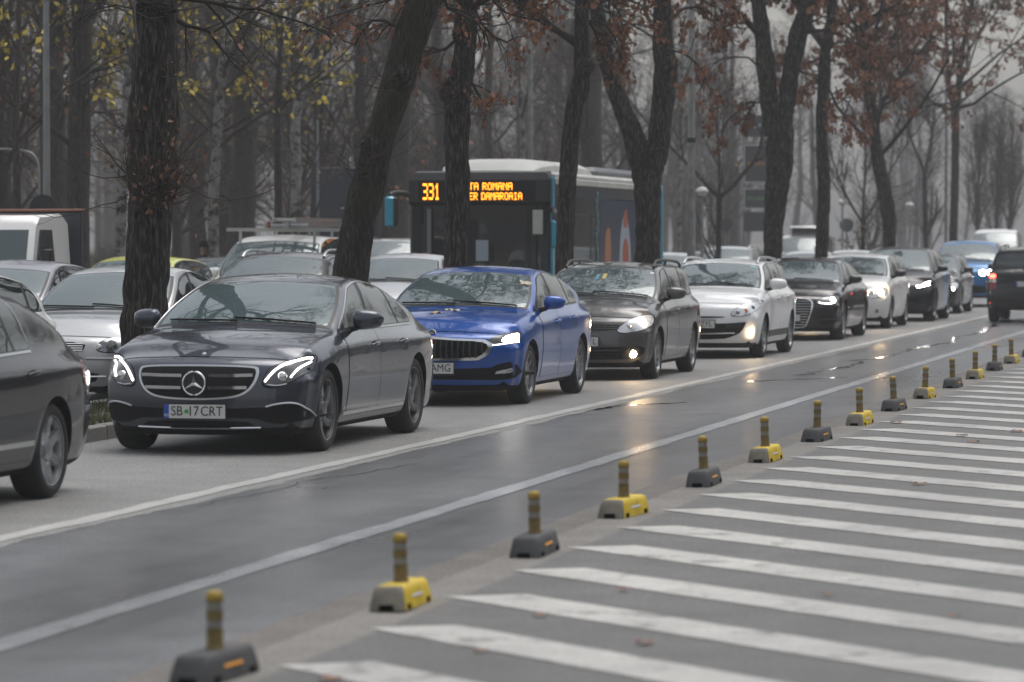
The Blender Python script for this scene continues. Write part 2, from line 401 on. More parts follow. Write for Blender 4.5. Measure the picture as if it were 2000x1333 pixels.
        for j in range(k - 1):
            for i in range(n):
                i2 = (i + 1) % n
                hole.append(bool(s.cowl_y + .055 < (ys[j] + ys[j + 1]) / 2 < s.wst_y - .035 and 7.28 < (rs[i] + (rs[i2] if i2 else 18)) / 2 < 10.72))
                f.append((j * n + i, (j + 1) * n + i, (j + 1) * n + i2, j * n + i2)); mi.append(1 if (low[i] or low[i2]) else 0)
        V = [V0.reshape(-1, 3)]; base = k * n
        for end, ring in ((0, V0[0]), (1, V0[-1])):
            c = np.array([0, ring[0, 1], (ring[:, 2].min() + ring[:, 2].max()) / 2]); prev = np.arange(n) + (0 if end == 0 else (k - 1) * n)
            for q in (.93, .84, .74, .62, .5, .38, .26, .14, .05):
                V.append(c + (ring - c) * q); cur = np.arange(n) + base; base += n
                for i in range(n):
                    i2 = (i + 1) % n; q4 = (prev[i], prev[i2], cur[i2], cur[i])
                    f.append(q4 if end == 0 else q4[::-1]); mi.append(0)
                prev = cur
            f.append(tuple(prev) if end == 0 else tuple(prev[::-1])); mi.append(0)
        V = s.D(np.concatenate(V))
        s.V, s.F, s.MI = V, f, mi; hole += [False] * (len(f) - len(hole)); s.hole = hole
        s.bvh = BVHTree.FromPolygons(V.tolist(), f)
    # ---- pieces laid on the shell
    def patch(s, ys, lo, hi, nv=8, off=.003, rim=.008):
        """grid between ring coordinates lo(y)..hi(y): vertices and faces for the +x side"""
        ys = np.asarray(ys, float); lo = np.broadcast_to(np.asarray(lo, float), ys.shape); hi = np.broadcast_to(np.asarray(hi, float), ys.shape)
        t = np.linspace(0, 1, nv); RR = lo[:, None] + (hi - lo)[:, None] * t[None]; YY = np.repeat(ys[:, None], nv, 1)
        return s.grid(YY, RR, off, rim)
    def grid(s, YY, RR, off=.003, rim=.008):
        P, N = s.EN(YY, RR); a, b = YY.shape
        return skirt_grid((P + N * off).reshape(a, b, 3), N.reshape(a, b, 3), rim)
    def shoot(s, p, d):
        h = s.bvh.ray_cast(Vector(p), Vector(d))
        if h[0] is None:
            h = s.bvh.find_nearest(Vector(p) + Vector(d) * 1.0)
        return np.array(h[0]), np.array(h[1])
    def face(s, poly, off=.004, d=(0, 1, 0), rim=.015, step=.03, rnd=0, rear=False):
        """outline in the (x, z) plane thrown onto the nose (or tail)"""
        poly = round_poly(poly, rnd) if rnd else np.array(poly, float)
        out = []
        n = len(poly)
        for i in range(n):   # even edge sampling
            a, b = poly[i], poly[(i + 1) % n]; m = max(1, int(np.linalg.norm(b - a) / step))
            for q in range(m): out.append(a + (b - a) * q / m)
        poly = np.array(out)
        x0, z0 = poly.min(0); x1, z1 = poly.max(0)
        pts = [tuple(p) for p in poly]; edges = [(i, (i + 1) % len(pts)) for i in range(len(pts))]
        for gx in np.arange(x0 + step / 2, x1, step):
            for gz in np.arange(z0 + step / 2, z1, step):
                if np.min(np.linalg.norm(poly - (gx, gz), axis=1)) > step * .45 and inside(poly, gx, gz): pts.append((gx, gz))
        r = delaunay_2d_cdt([Vector(p) for p in pts], edges, [], 1, 1e-5)
        v2, tri = r[0], r[2]
        D = Vector(d).normalized()
        V, N = [], []
        y0 = s.yf - 1.0 if not rear else s.yr + 1.0
        for p in v2:
            q = Vector((p[0], 0, p[1])); q += D * ((y0 - 0) / D.y)
            a, nn = s.shoot(q, D); V.append(a); N.append(nn)
        V = np.array(V); N = np.array(N)
        bad = N @ np.array(D) > 0; N[bad] *= -1
        # smooth the normals a little
        acc = N.copy()
        for t in tri:
            m = N[list(t)].mean(0)
            for i in t: acc[i] += m
        N = acc / np.maximum(np.linalg.norm(acc, axis=1, keepdims=True), 1e-9)
        V = V + N * off
        f = []
        for t in tri:
            a, b, c = (V[i] for i in t)
            f.append(tuple(t) if np.cross(b - a, c - a) @ np.array(D) < 0 else tuple(t[::-1]))
        cnt = {}
        for t in f:
            for a, b in zip(t, t[1:] + t[:1]): cnt[(a, b)] = 1
        k = len(V); be = [(a, b) for (a, b) in cnt if (b, a) not in cnt]
        idx = {}; V = V.tolist()
        for a, b in be:
            for q in (a, b):
                if q not in idx: idx[q] = len(V); V.append((np.array(V[q]) - N[q] * rim).tolist())
            f.append((b, a, idx[a], idx[b]))
        return V, f
    def line(s, pts, off=.006, d=(0, 1, 0), rear=False):
        D = Vector(d).normalized(); y0 = s.yf - 1.0 if not rear else s.yr + 1.0; out = []
        for x, z in pts:
            q = Vector((x, 0, z)) + D * (y0 / D.y); a, n = s.shoot(q, D)
            if n @ np.array(D) > 0: n = -n
            out.append(a + n * off)
        return np.array(out)

def inside(poly, x, y):
    a = poly; b = np.roll(poly, -1, 0); c = (a[:, 1] > y) != (b[:, 1] > y)
    with np.errstate(divide='ignore', invalid='ignore'): t = (b[:, 0] - a[:, 0]) * (y - a[:, 1]) / (b[:, 1] - a[:, 1]) + a[:, 0]
    return bool(np.sum(c & (x < t)) % 2)

def skirt_grid(P, N, rim):
    a, b = P.shape[:2]; V = P.reshape(-1, 3).tolist(); NN = N.reshape(-1, 3)
    f = [(i * b + j, (i + 1) * b + j, (i + 1) * b + j + 1, i * b + j + 1) for i in range(a - 1) for j in range(b - 1)]
    ring = [i * b for i in range(a)] + [(a - 1) * b + j for j in range(1, b)] + [i * b + b - 1 for i in range(a - 2, -1, -1)] + [j for j in range(b - 2, 0, -1)]
    k = len(V)
    for q in ring: V.append((np.array(V[q]) - NN[q] * rim).tolist())
    m = len(ring)
    for i in range(m): f.append((ring[(i + 1) % m], ring[i], k + i, k + (i + 1) % m))
    return V, f
def flipx(vf):
    v, f = vf; return [(-p[0], p[1], p[2]) for p in v], [tuple(q[::-1]) for q in f]
def ribbon(P, N, w, h):
    """flat strip along points P lying on a surface with normals N: rectangular bar w wide, h high"""
    t = np.gradient(P, axis=0); t /= np.maximum(np.linalg.norm(t, axis=1, keepdims=True), 1e-9); u = np.cross(N, t); u /= np.maximum(np.linalg.norm(u, axis=1, keepdims=True), 1e-9)
    rings = [[p + a * w / 2 - n * .006, p + a * w / 2 + n * h, p - a * w / 2 + n * h, p - a * w / 2 - n * .006] for p, a, n in zip(P, u, N)]
    return rings

# ------------------------------------------------------------------ wheels
_tyre_cache = {}
def wheel_meshes(rw, width, style):
    key = (round(rw, 3), style)
    if key in _tyre_cache: return _tyre_cache[key]
    rr = rw * (.73 if style != 'steel' else .60); h = width / 2
    t = MB(); t.lathe([(rr - .01, -h * .8), (rr + .01, -h * .95), ((rr + rw) / 2, -h), (rw - .02, -h * .9), (rw - .004, -h * .72), (rw, -h * .3), (rw, h * .3), (rw - .004, h * .72), (rw - .02, h * .9), ((rr + rw) / 2, h), (rr + .01, h * .95), (rr - .01, h * .8)], 40, 'x')
    rings = t; 
    r = MB()      # outer face towards +x
    r.lathe([(rr - .012, -h * .8), (rr - .012, h * .55), (rr - .004, h * .86), (rr + .012, h * .93), (rr + .012, h * .86)], 40, 'x', mi=0)
    r.lathe([(rr * .97, -.02), (rr * .72, -.03), (rr * .70, -.005), (.05, 0), (.0001, 0)], 30, 'x', mi=1)     # brake and drum behind the spokes
    xo = h * .74
    def spoke(a0, a1, w0, w1, r0=.055, r1=None, mi=0, dx=0.):
        r1 = r1 or rr - .004; rg = []
        for q in np.linspace(0, 1, 7):
            a = a0 + (a1 - a0) * q**1.3; rad = r0 + (r1 - r0) * q; w = w0 + (w1 - w0) * q; x = xo + dx - .028 * math.sin(math.pi * min(1, q * 1.05)) * .6 - (.02 if q < .2 else 0)
            ca, sa = math.cos(a), math.sin(a)
            def P(u, xx): return (xx, rad * ca - u * sa, rad * sa + u * ca)
            rg.append([P(-w / 2, x - .03), P(-w / 2 * .8, x), P(w / 2 * .8, x), P(w / 2, x - .03)])
        r.loft(rg, mi, False)
    if style == 'five_twist':
        for k in range(5):
            a = k * 2 * math.pi / 5 + .3
            spoke(a, a + .42, .075, .060, mi=0); spoke(a + .10, a + .62, .03, .045, mi=2, dx=.002)
    elif style == 'five_double':
        for k in range(5):
            a = k * 2 * math.pi / 5 + .2
            spoke(a - .12, a - .20, .045, .05); spoke(a + .12, a + .20, .045, .05)
    elif style == 'ten':
        for k in range(10): a = k * 2 * math.pi / 10; spoke(a, a + .06, .05, .035)
    elif style == 'seven':
        for k in range(7): a = k * 2 * math.pi / 7 + .15; spoke(a, a, .075, .085)
    elif style == 'multi':
        for k in range(14): a = k * 2 * math.pi / 14; spoke(a, a + .1, .035, .028)
    else:        # wheel cover with slots / plain steel
        for k in range(9): a = k * 2 * math.pi / 9; spoke(a, a, .06, .10)
    r.lathe([(.075, xo - .03), (.07, xo - .004), (.03, xo + .004), (.0001, xo + .005)], 18, 'x', mi=0)
    res = (t, r); _tyre_cache[key] = res; return res

def add_wheels(root, s, rw, width, style, rim_mat, track=None, second=None):
    t, r = wheel_meshes(rw, width, style)
    tm = rm = None
    for yc in (0., s.wb):
        for sg in (1, -1):
            w = empty('wheel', (0, 0, 0)); w.parent = root
            xo = (track or (float(s.wm(np.array([yc]))[0]) - .028)) - width / 2
            w.location = (sg * xo, yc, rw)
            w.rotation_euler = (random.random() * 6, 0, 0 if sg > 0 else math.pi)
            if tm is None:
                a = t.build('tyre', M['tyre_wall'], w, sharp=None); tm = a.data
                b = r.build('rim', [rim_mat, M['matt'], second or M['alloy']], w, sharp=40); rm = b.data
            else:
                link('tyre', tm, w); link('rim', rm, w)

# ------------------------------------------------------------------ letters
_dg = None
def text_mesh(txt, size, m, depth=.001, name='lettering', bold=.0, align='CENTER', sx=1.):
    cu = bpy.data.curves.new(name, 'FONT'); cu.body = txt; cu.size = size; cu.align_x = align; cu.align_y = 'CENTER'; cu.extrude = depth; cu.offset = bold; cu.resolution_u = 3; cu.space_character = 1.0
    o = bpy.data.objects.new(name, cu); C.objects.link(o)
    dg = bpy.context.evaluated_depsgraph_get(); dg.update()
    me = bpy.data.meshes.new_from_object(o.evaluated_get(dg)); me.name = name
    bpy.data.objects.remove(o); bpy.data.curves.remove(cu)
    if sx != 1: me.transform(Matrix.Diagonal((sx, 1, 1, 1)))
    me.materials.clear(); me.materials.append(m)
    return me

def plate(root, y, z, txt, w=.52, h=.112, rear=False, x=0., tilt=0., blue=True, tx=0., dot=False, frame=True):
    """registration plate standing on the bumper; lettering faces -y (or +y when rear)"""
    e = MB(); e.box(-w / 2 - .012, w / 2 + .012, .002, .016, -h / 2 - .022, h / 2 + .012, 1, .003); e.box(-w / 2, w / 2, -.003, .004, -h / 2, h / 2, 0)
    if blue: e.box(-w / 2, -w / 2 + .042, -.0045, 0, -h / 2, h / 2, 2)
    o = e.build('number_plate', [M['plate'], M['black'], M['plate_blue']], root, smooth=False)
    o.location = (x, y, z); o.rotation_euler = (tilt, 0, math.pi if rear else 0)
    if txt:
        parts = txt if isinstance(txt, list) else [(txt, tx)]
        for t, px in parts:
            l = link('lettering', text_mesh(t, .112, M['plate_black'], .0006, bold=.0, sx=.90), o); l.location = (px, -.006, .0); l.rotation_euler = (R(90), 0, 0)
        if blue:
            l = link('lettering', text_mesh('RO', .030, M['white_plain'], .0004), o); l.location = (-w / 2 + .021, -.0062, -h / 2 + .025); l.rotation_euler = (R(90), 0, 0)
    if dot:
        d = MB(); d.lathe([(.019, -.006), (.018, -.0075), (.0001, -.0075)], 14, 'y'); q = d.build('plate_emblem', M['plate_green'], o); q.location = (-.068, 0, 0)
    return o
def part(name, vf, m, root, label=None, sharp=40):
    o = mobj(name, vf[0], vf[1], m, root, None, True, sharp)
    if label: o['label'] = label
    return o
def both(name, vf, m, root, **k):
    a = part(name, vf, m, root, **k); b = part(name, flipx(vf), m, root, **k); return a, b
def mirp(poly): return [(-x, z) for x, z in poly][::-1]
def join(vfs):
    m = MB()
    for v, f in vfs: m.add(v, f)
    return m.v, m.f

def h67(s, y):
    P = s.keys(np.asarray(y, float)); return np.maximum(np.linalg.norm(P[:, 7] - P[:, 6], axis=1), 1e-3)
def h78(s, y):
    P = s.keys(np.asarray(y, float)); return np.maximum(np.linalg.norm(P[:, 8] - P[:, 7], axis=1), 1e-3)

def shell(root, s, paint, o):
    """everything a car of any kind has; o: options"""
    random.seed(len(bpy.data.objects))
    roof_m = o.get('roof', None)
    op = o.get('screen') is None
    mobj('body', s.V, [q for q, h in zip(s.F, s.hole) if not (h and op)], [paint, M['matt']], root, [q for q, h in zip(s.MI, s.hole) if not (h and op)], True, 38)
    if op: cabin(root, s)
    # bonnet with its shut line
    y0, y1 = s.yf + o.get('bon0', .075), s.cowl_y - .05
    def bon(off, g, rim):
        ys = np.linspace(y0 - g, y1 + g, 26); a = 7 + .12 / 9; w = o.get('bonr', 6.93) - g * 1.2
        u = np.linspace(0, 1, 25); RR = w + (18 - 2 * w) * u[None, :] + 0 * ys[:, None]
        YY = ys[:, None] + (1 - (ys[:, None] - ys[0]) / (ys[-1] - ys[0])) * o.get('bonbow', .0) * np.abs(2 * u[None, :] - 1)**2
        return s.grid(YY, RR, off, rim)
    b1 = bon(.0016, .007, .004); b2 = bon(.0042, 0, .004)
    m = MB(); m.add(*b1, 1); m.add(*b2, 0); m.build('bonnet', [paint, M['void']], root, sharp=50)
    # doors
    for k, (a, b) in enumerate(o['doors']):
        for sg in (1, -1):
            vf = []
            for off, g, mi in ((.0016, .006, 1), (.0042, 0, 0)):
                ys = np.linspace(a - g, b + g, 22); v = np.linspace(0, 1, 16)
                lo, hi = 2.35 - g * 4, 5.93 + g
                RR = lo + (hi - lo) * v[None, :] + 0 * ys[:, None]
                sl = o.get('door_slant', (.0, .0, .0)); e = (ys - ys[0]) / (ys[-1] - ys[0])
                YY = ys[:, None] + ((1 - e) * sl[k] + e * sl[k + 1])[:, None] * (v[None, :] - .5) * 2
                q = s.grid(YY, RR, off, .004); vf.append((q if sg > 0 else flipx(q), mi))
            m = MB()
            for q, mi in vf: m.add(*q, mi)
            d = m.build('door', [paint, M['void']], root, sharp=50)
            # handle
            p, n = s.EN([b - .17], [5.12]); p, n = p[0], n[0]; q = MB()
            hh = []
            for t in np.linspace(-1, 1, 9):
                rr = .017 * (1 - abs(t)**4 * .5); dx = .030 * (1 - t**4) + .004
                c = p + n * dx + np.array([0, t * .105, .006 * t])
                hh.append([c + np.array([.012 * math.cos(w), 0, rr * math.sin(w)]) for w in np.linspace(0, 2 * math.pi, 9)[:-1]])
            q.loft(hh, 0, True)
            cup = []
            for t in np.linspace(-1, 1, 8):
                c = p + n * .0062 + np.array([0, t * .075, -.004]); r0 = .030 * math.sqrt(max(0, 1 - t * t)) + .001
                cup.append([c + np.array([0, 0, r0]), c - np.array([0, 0, r0])])
            q.loft(cup, 1, False, closed=False)
            vv = [(sg * a_[0], a_[1], a_[2]) for a_ in q.v]; ff = q.f if sg > 0 else [tuple(z[::-1]) for z in q.f]
            outward(mobj('door_handle', vv, ff, [o.get('handle', paint), M['void']], d, q.mi, True, 50))
    # side glass
    y0, y1 = o['dlo']; yy = np.linspace(y0, y1, 60)
    mlo, mhi = o.get('dlo_lo', .012), o.get('dlo_hi', .050)
    def lohi(y, e=0.):
        h = h67(s, y); return 6 + (mlo + e) / h, 7 - (mhi + e) / h
    lo, hi = lohi(yy); ok = hi > lo + .10; yy = yy[ok]; ya, yb = yy[0], yy[-1]
    endc = o.get('dlo_end', 0.)   # rounds the rear top corner
    def cap(y, hi, lo):
        if endc > 0:
            q = np.clip((y - (yb - endc)) / endc, 0, 1); hi = lo + (hi - lo) * np.sqrt(np.maximum(1 - q**2 * .97, 0))
        return hi
    lo, hi = lohi(yy); hi = cap(yy, hi, lo)
    both('window_surround', s.patch(yy, lo, hi, 8, .0024, .006), M['black'], root)
    for (a, b, sa, sb) in o['glass']:
        a, b = max(a, ya + .03), min(b, yb - .02)
        u = np.linspace(0, 1, 20); v = np.linspace(0, 1, 9)
        YY = a + (b - a) * u[:, None] + ((1 - u) * sa + u * sb)[:, None] * (v[None, :] - .5) * 2
        YY = np.clip(YY, ya + .02, yb - .012); L, H = lohi(YY.ravel(), .018); H = cap(YY.ravel(), H, L); L = L.reshape(YY.shape); H = np.maximum(H.reshape(YY.shape), L + .002)
        RR = L + (H - L) * v[None, :]
        both('side_window', s.grid(YY, RR, .0048, .003), M['glass'], root)
    if o.get('chrome_dlo'):
        for sg in (1, -1):
            m = MB()
            P, N = s.EN(yy, lo - .0); m.loft(ribbon(P, N, .018, .007), 0, True)
            if o['chrome_dlo'] > 1:
                P2, N2 = s.EN(yy, hi); m.loft(ribbon(P2, N2, .014, .006), 0, True)
            vf = (m.v, m.f); part('window_trim', vf if sg > 0 else flipx(vf), M['satin'], root)
    # windscreen and rear glass
    def screen(a, b, mrg, off, inset):
        ys = np.linspace(a + inset, b - inset * .7, 26); u = np.linspace(0, 1, 30); d = (mrg + inset) / h78(s, ys)
        RR = (7 + d)[:, None] + (4 - 2 * d)[:, None] * u[None, :]; YY = np.repeat(ys[:, None], 30, 1)
        return s.grid(YY, RR, off, .004)
    fv, ff = screen(s.cowl_y + .01, s.wst_y + .01, o.get('ws_m', .035), .002, 0)
    if o.get('screen') is None: ff = [q for k, q in enumerate(ff) if k >= 25 * 29 or not (1 <= k // 29 <= 23 and 1 <= k % 29 <= 27)]
    part('screen_frame', (fv, ff), M['black'], root)
    ws = part('windscreen', screen(s.cowl_y + .01, s.wst_y + .01, o.get('ws_m', .035), .0045, .035), o.get('screen', M['screen']), root)
    if s.rg_y - s.re_y > .06:
        part('rear_screen_frame', screen(s.re_y + .01, s.rg_y - .02, .05, .002, 0), M['black'], root)
        part('rear_window', screen(s.re_y + .01, s.rg_y - .02, .05, .0045, .03), M['glass'], root)
    for sx in ((.62, -.05), (-.02, -.62)):       # wipers along the cowl
        m = MB(); xs = np.linspace(sx[0], sx[1], 8); pts = []
        for i, x in enumerate(xs):
            yb_ = s.cowl_y + .045 + .05 * i / 7
            r = 9 - x / max(.3, float(s.keys(np.array([yb_]))[0, 7, 0])) * 2 if abs(x) > 0 else 9
            p, n = s.EN([yb_], [np.clip(r, 7.05, 10.95)]); pts.append(p[0] + n[0] * .018)
        m.tube(pts, .009, 5); m.build('wiper', M['matt'], root)
    # mirrors
    my, mz = s.cowl_y + o.get('mir_y', .36), float(s.belt(s.cowl_y + .4)) + o.get('mir_z', .10); ms = o.get('mir_s', 1.)
    p, n = s.EN([my], [6.0]); bx = p[0][0]
    for sg in (1, -1):
        m = MB(); rings = []; cx = bx + .155
        for t in np.linspace(-1, 1, 12):
            q = (1 - abs(t)**3.2)**.5 if abs(t) < 1 else 0
            x = cx + t * .115 * ms; hz = (.020 + .056 * q) * ms * (1 - .14 * t); dy = (.018 + .082 * q) * ms; ring = []
            for w in np.linspace(0, 2 * math.pi, 15)[:-1]:
                c, d_ = math.cos(w), math.sin(w)
                c = math.copysign(abs(c)**.8, c); d_ = math.copysign(abs(d_)**.85, d_)
                yy_ = dy * c if c < 0 else dy * .45 * c
                ring.append((x, my + .02 + yy_ + .03 * t, mz + hz * d_))
            rings.append(ring)
        m.loft(rings, 0, True)
        arm = [(bx - .02, my + .03, mz - .085), (bx + .05, my + .02, mz - .07), (bx + .10, my + .015, mz - .045)]
        m.tube(arm, [.032, .026, .022], 8, 1)
        v = [(sg * a[0], a[1], a[2]) for a in m.v]; f = m.f if sg > 0 else [tuple(q[::-1]) for q in m.f]
        mo = outward(mobj('door_mirror', v, f, [o.get('mir', paint), M['black']], root, m.mi, True, 45))
        g = MB(); g.loft([[(cx + .085 * ms * math.cos(w), my + .058 * ms, mz + .05 * ms * math.sin(w)) for w in np.linspace(0, 2 * math.pi, 15)[:-1]], [(cx + .082 * ms * math.cos(w), my + .062 * ms, mz + .047 * ms * math.sin(w)) for w in np.linspace(0, 2 * math.pi, 15)[:-1]]], 0, True)
        v = [(sg * a[0], a[1], a[2]) for a in g.v]; f = g.f if sg > 0 else [tuple(q[::-1]) for q in g.f]
        mobj('mirror_glass', v, f, M['chrome'], mo)
    if o.get('rails'):
        a, b = s.wst_y + .10, s.re_y - .02; ys = np.linspace(a, b, 22); P, N = s.EN(ys, np.full(22, 7.22)); e = np.linspace(0, 1, 22)
        lift = .012 + .048 * np.minimum(1, np.minimum(e, 1 - e) / .10)**.6
        pts = P + np.array([0, 0, 1]) * lift[:, None]
        m = MB(); m.tube(pts, .019, 8); m.cyl(pts[9] - (0, 0, .06), pts[9], .017, n=6)
        both('roof_rail', (m.v, m.f), o['rails'], root)
    # sills, shut line of the front wing, inner floor
    if o.get('sill'):
        ys = np.linspace(s.ra + .06, s.wb - s.ra - .06, 14); P, N = s.EN(ys, np.full(14, o['sill'][0])); m = MB(); m.loft(ribbon(P, N, o['sill'][1], .012), 0, True)
        both('sill_strip', (m.v, m.f), o['sill'][2], root)
    if o.get('cladding'):
        for yc in (0., s.wb):
            w = np.linspace(-.12, math.pi + .12, 26); rad = s.ra + .03
            pts = []; nn = []
            for q in w:
                y_, z_ = yc + rad * math.cos(q), s.rw + rad * math.sin(q)
                h = s.bvh.ray_cast(Vector((2, y_, z_)), Vector((-1, 0, 0)))
                if h[0] is not None: pts.append(np.array(h[0])); nn.append(np.array([1., 0, 0]))
            m = MB(); m.loft(ribbon(np.array(pts), np.array(nn), .075, .016), 0, True)
            both('arch_cladding', (m.v, m.f), M['black'], root)
    add_wheels(root, s, s.rw, o.get('tyre', .215), o.get('wheels', 'ten'), o.get('rim', M['alloy']), second=o.get('rim2'))

def cabin(root, s):
    bf = float(s.belt(s.cowl_y + .5)); ys_ = s.cowl_y + 1.22; zs = s.H - 1.47
    d = MB(); d.loft([[(x, s.cowl_y + yy, bf + zz) for x in np.linspace(-s.W * .74, s.W * .74, 9)] for yy, zz in ((.06, -.03), (.30, -.005), (.55, -.02), (.66, -.10), (.68, -.35))], 0, False, closed=False); d.build('dashboard', M['dash'], root, sharp=50)
    t = MB(); c = (.36, s.cowl_y + .80, bf - .06); th = np.linspace(0, 2 * math.pi, 25)
    t.tube([(c[0] + .185 * math.cos(a), c[1] + .07 * math.sin(a), c[2] + .17 * math.sin(a)) for a in th], .015, 6); t.cyl((c[0] - .17, c[1], c[2]), (c[0] + .17, c[1], c[2]), .014, n=6); t.build('steering_wheel', M['black'], root)
    for x in (-.36, .36):
        m = MB(); m.loft([[(x + w * math.cos(a), ys_ + yy + .07 * math.sin(a), z + zs) for a in np.linspace(0, 2 * math.pi, 13)[:-1]] for z, w, yy in ((.40, .22, -.02), (.70, .25, .02), (.95, .24, .07), (1.05, .17, .09), (1.07, .08, .09))], 0, True); st = m.build('seat', M['seat'], root)
        h = MB(); h.loft([[(x + w * math.cos(a), ys_ + .11 + .05 * math.sin(a), z + zs) for a in np.linspace(0, 2 * math.pi, 13)[:-1]] for z, w in ((1.085, .08), (1.11, .13), (1.19, .14), (1.25, .11), (1.265, .05))], 0, True); h.build('headrest', M['seat'], st)
    m = MB(); m.box(-.62, .62, ys_ + .85, ys_ + 1.0, .4, 1.0 + zs, 0, .05); m.build('rear_seat', M['seat'], root)
    m = MB(); P, N = s.EN([s.wst_y - .16], [9.0]); q = P[0] - N[0] * .07; m.box(q[0] - .11, q[0] + .11, q[1] - .012, q[1] + .02, q[2] - .035, q[2] + .03, 0, .01); m.cyl((q[0], q[1], q[2]), tuple(P[0] - N[0] * .006), .012, n=6); m.build('interior_mirror', M['black'], root)

def seam_y(root, s, y, r0, r1, name='shut_line'):
    rr = np.linspace(r0, r1, 20); P, N = s.EN(np.full(20, y), rr); m = MB(); m.loft(ribbon(P, N, .007, .0012), 0, True); both(name, (m.v, m.f), M['void'], root)

def strip(name, s, pts, r, m, root, off=.006, rear=False, n=6, it=2, sides=1, **k):
    L = s.line(smooth_line(pts, it), off, rear=rear); b = MB(); b.tube(L, r, n); vf = (b.v, b.f)
    if sides == 2: return both(name, vf, m, root, **k)
    return part(name, vf, m, root, **k)
def band(name, s, pts, w, m, root, off=.004, h=.004, sides=1, it=2):
    """flat lit or chrome band along points on the nose"""
    pts = smooth_line(pts, it); L = s.line(pts, off)
    N = np.array([s.shoot((x, s.yf - 1, z), (0, 1, 0))[1] for x, z in pts]); N[N[:, 1] > 0] *= -1
    b = MB(); b.loft(ribbon(L, N, w, h), 0, True); vf = (b.v, b.f)
    return both(name, vf, m, root) if sides == 2 else part(name, vf, m, root)
def disc(name, s, x, z, r, m, root, off=.01, rear=False, dome=.4, sides=1):
    p, n = s.shoot((x, s.yf - 1 if not rear else s.yr + 1, z), (0, -1 if rear else 1, 0))
    sg = 1 if rear else -1; b = MB(); y = p[1] + sg * off
    prof = [(r, -.02), (r, 0)] + [(r * math.cos(q), r * dome * math.sin(q)) for q in np.linspace(.25, math.pi / 2 - .02, 4)] + [(.0001, r * dome)]
    b.lathe([(a, sg * h) for a, h in prof], 18, 'y', (x, y, z)); vf = (b.v, b.f)
    return both(name, vf, m, root) if sides == 2 else part(name, vf, m, root)

def arc(cx, cz, rx, rz, a0, a1, n=12):
    return [(cx + rx * math.cos(R(a)), cz + rz * math.sin(R(a))) for a in np.linspace(a0, a1, n)]
def ell(cx, cz, rx, rz, n=20, p=1.): return [(cx + rx * math.copysign(abs(math.cos(a))**p, math.cos(a)), cz + rz * math.copysign(abs(math.sin(a))**p, math.sin(a))) for a in np.linspace(0, 2 * math.pi, n + 1)[:-1]]

def lamp_gap(root, s, hh):
    p = np.array(hh); c = p.mean(0); p = c + (p - c) * np.array([1.05, 1.09]); part('headlight_seal', s.face(round_poly(p, 2), .0028, rim=.004), M['void'], root)
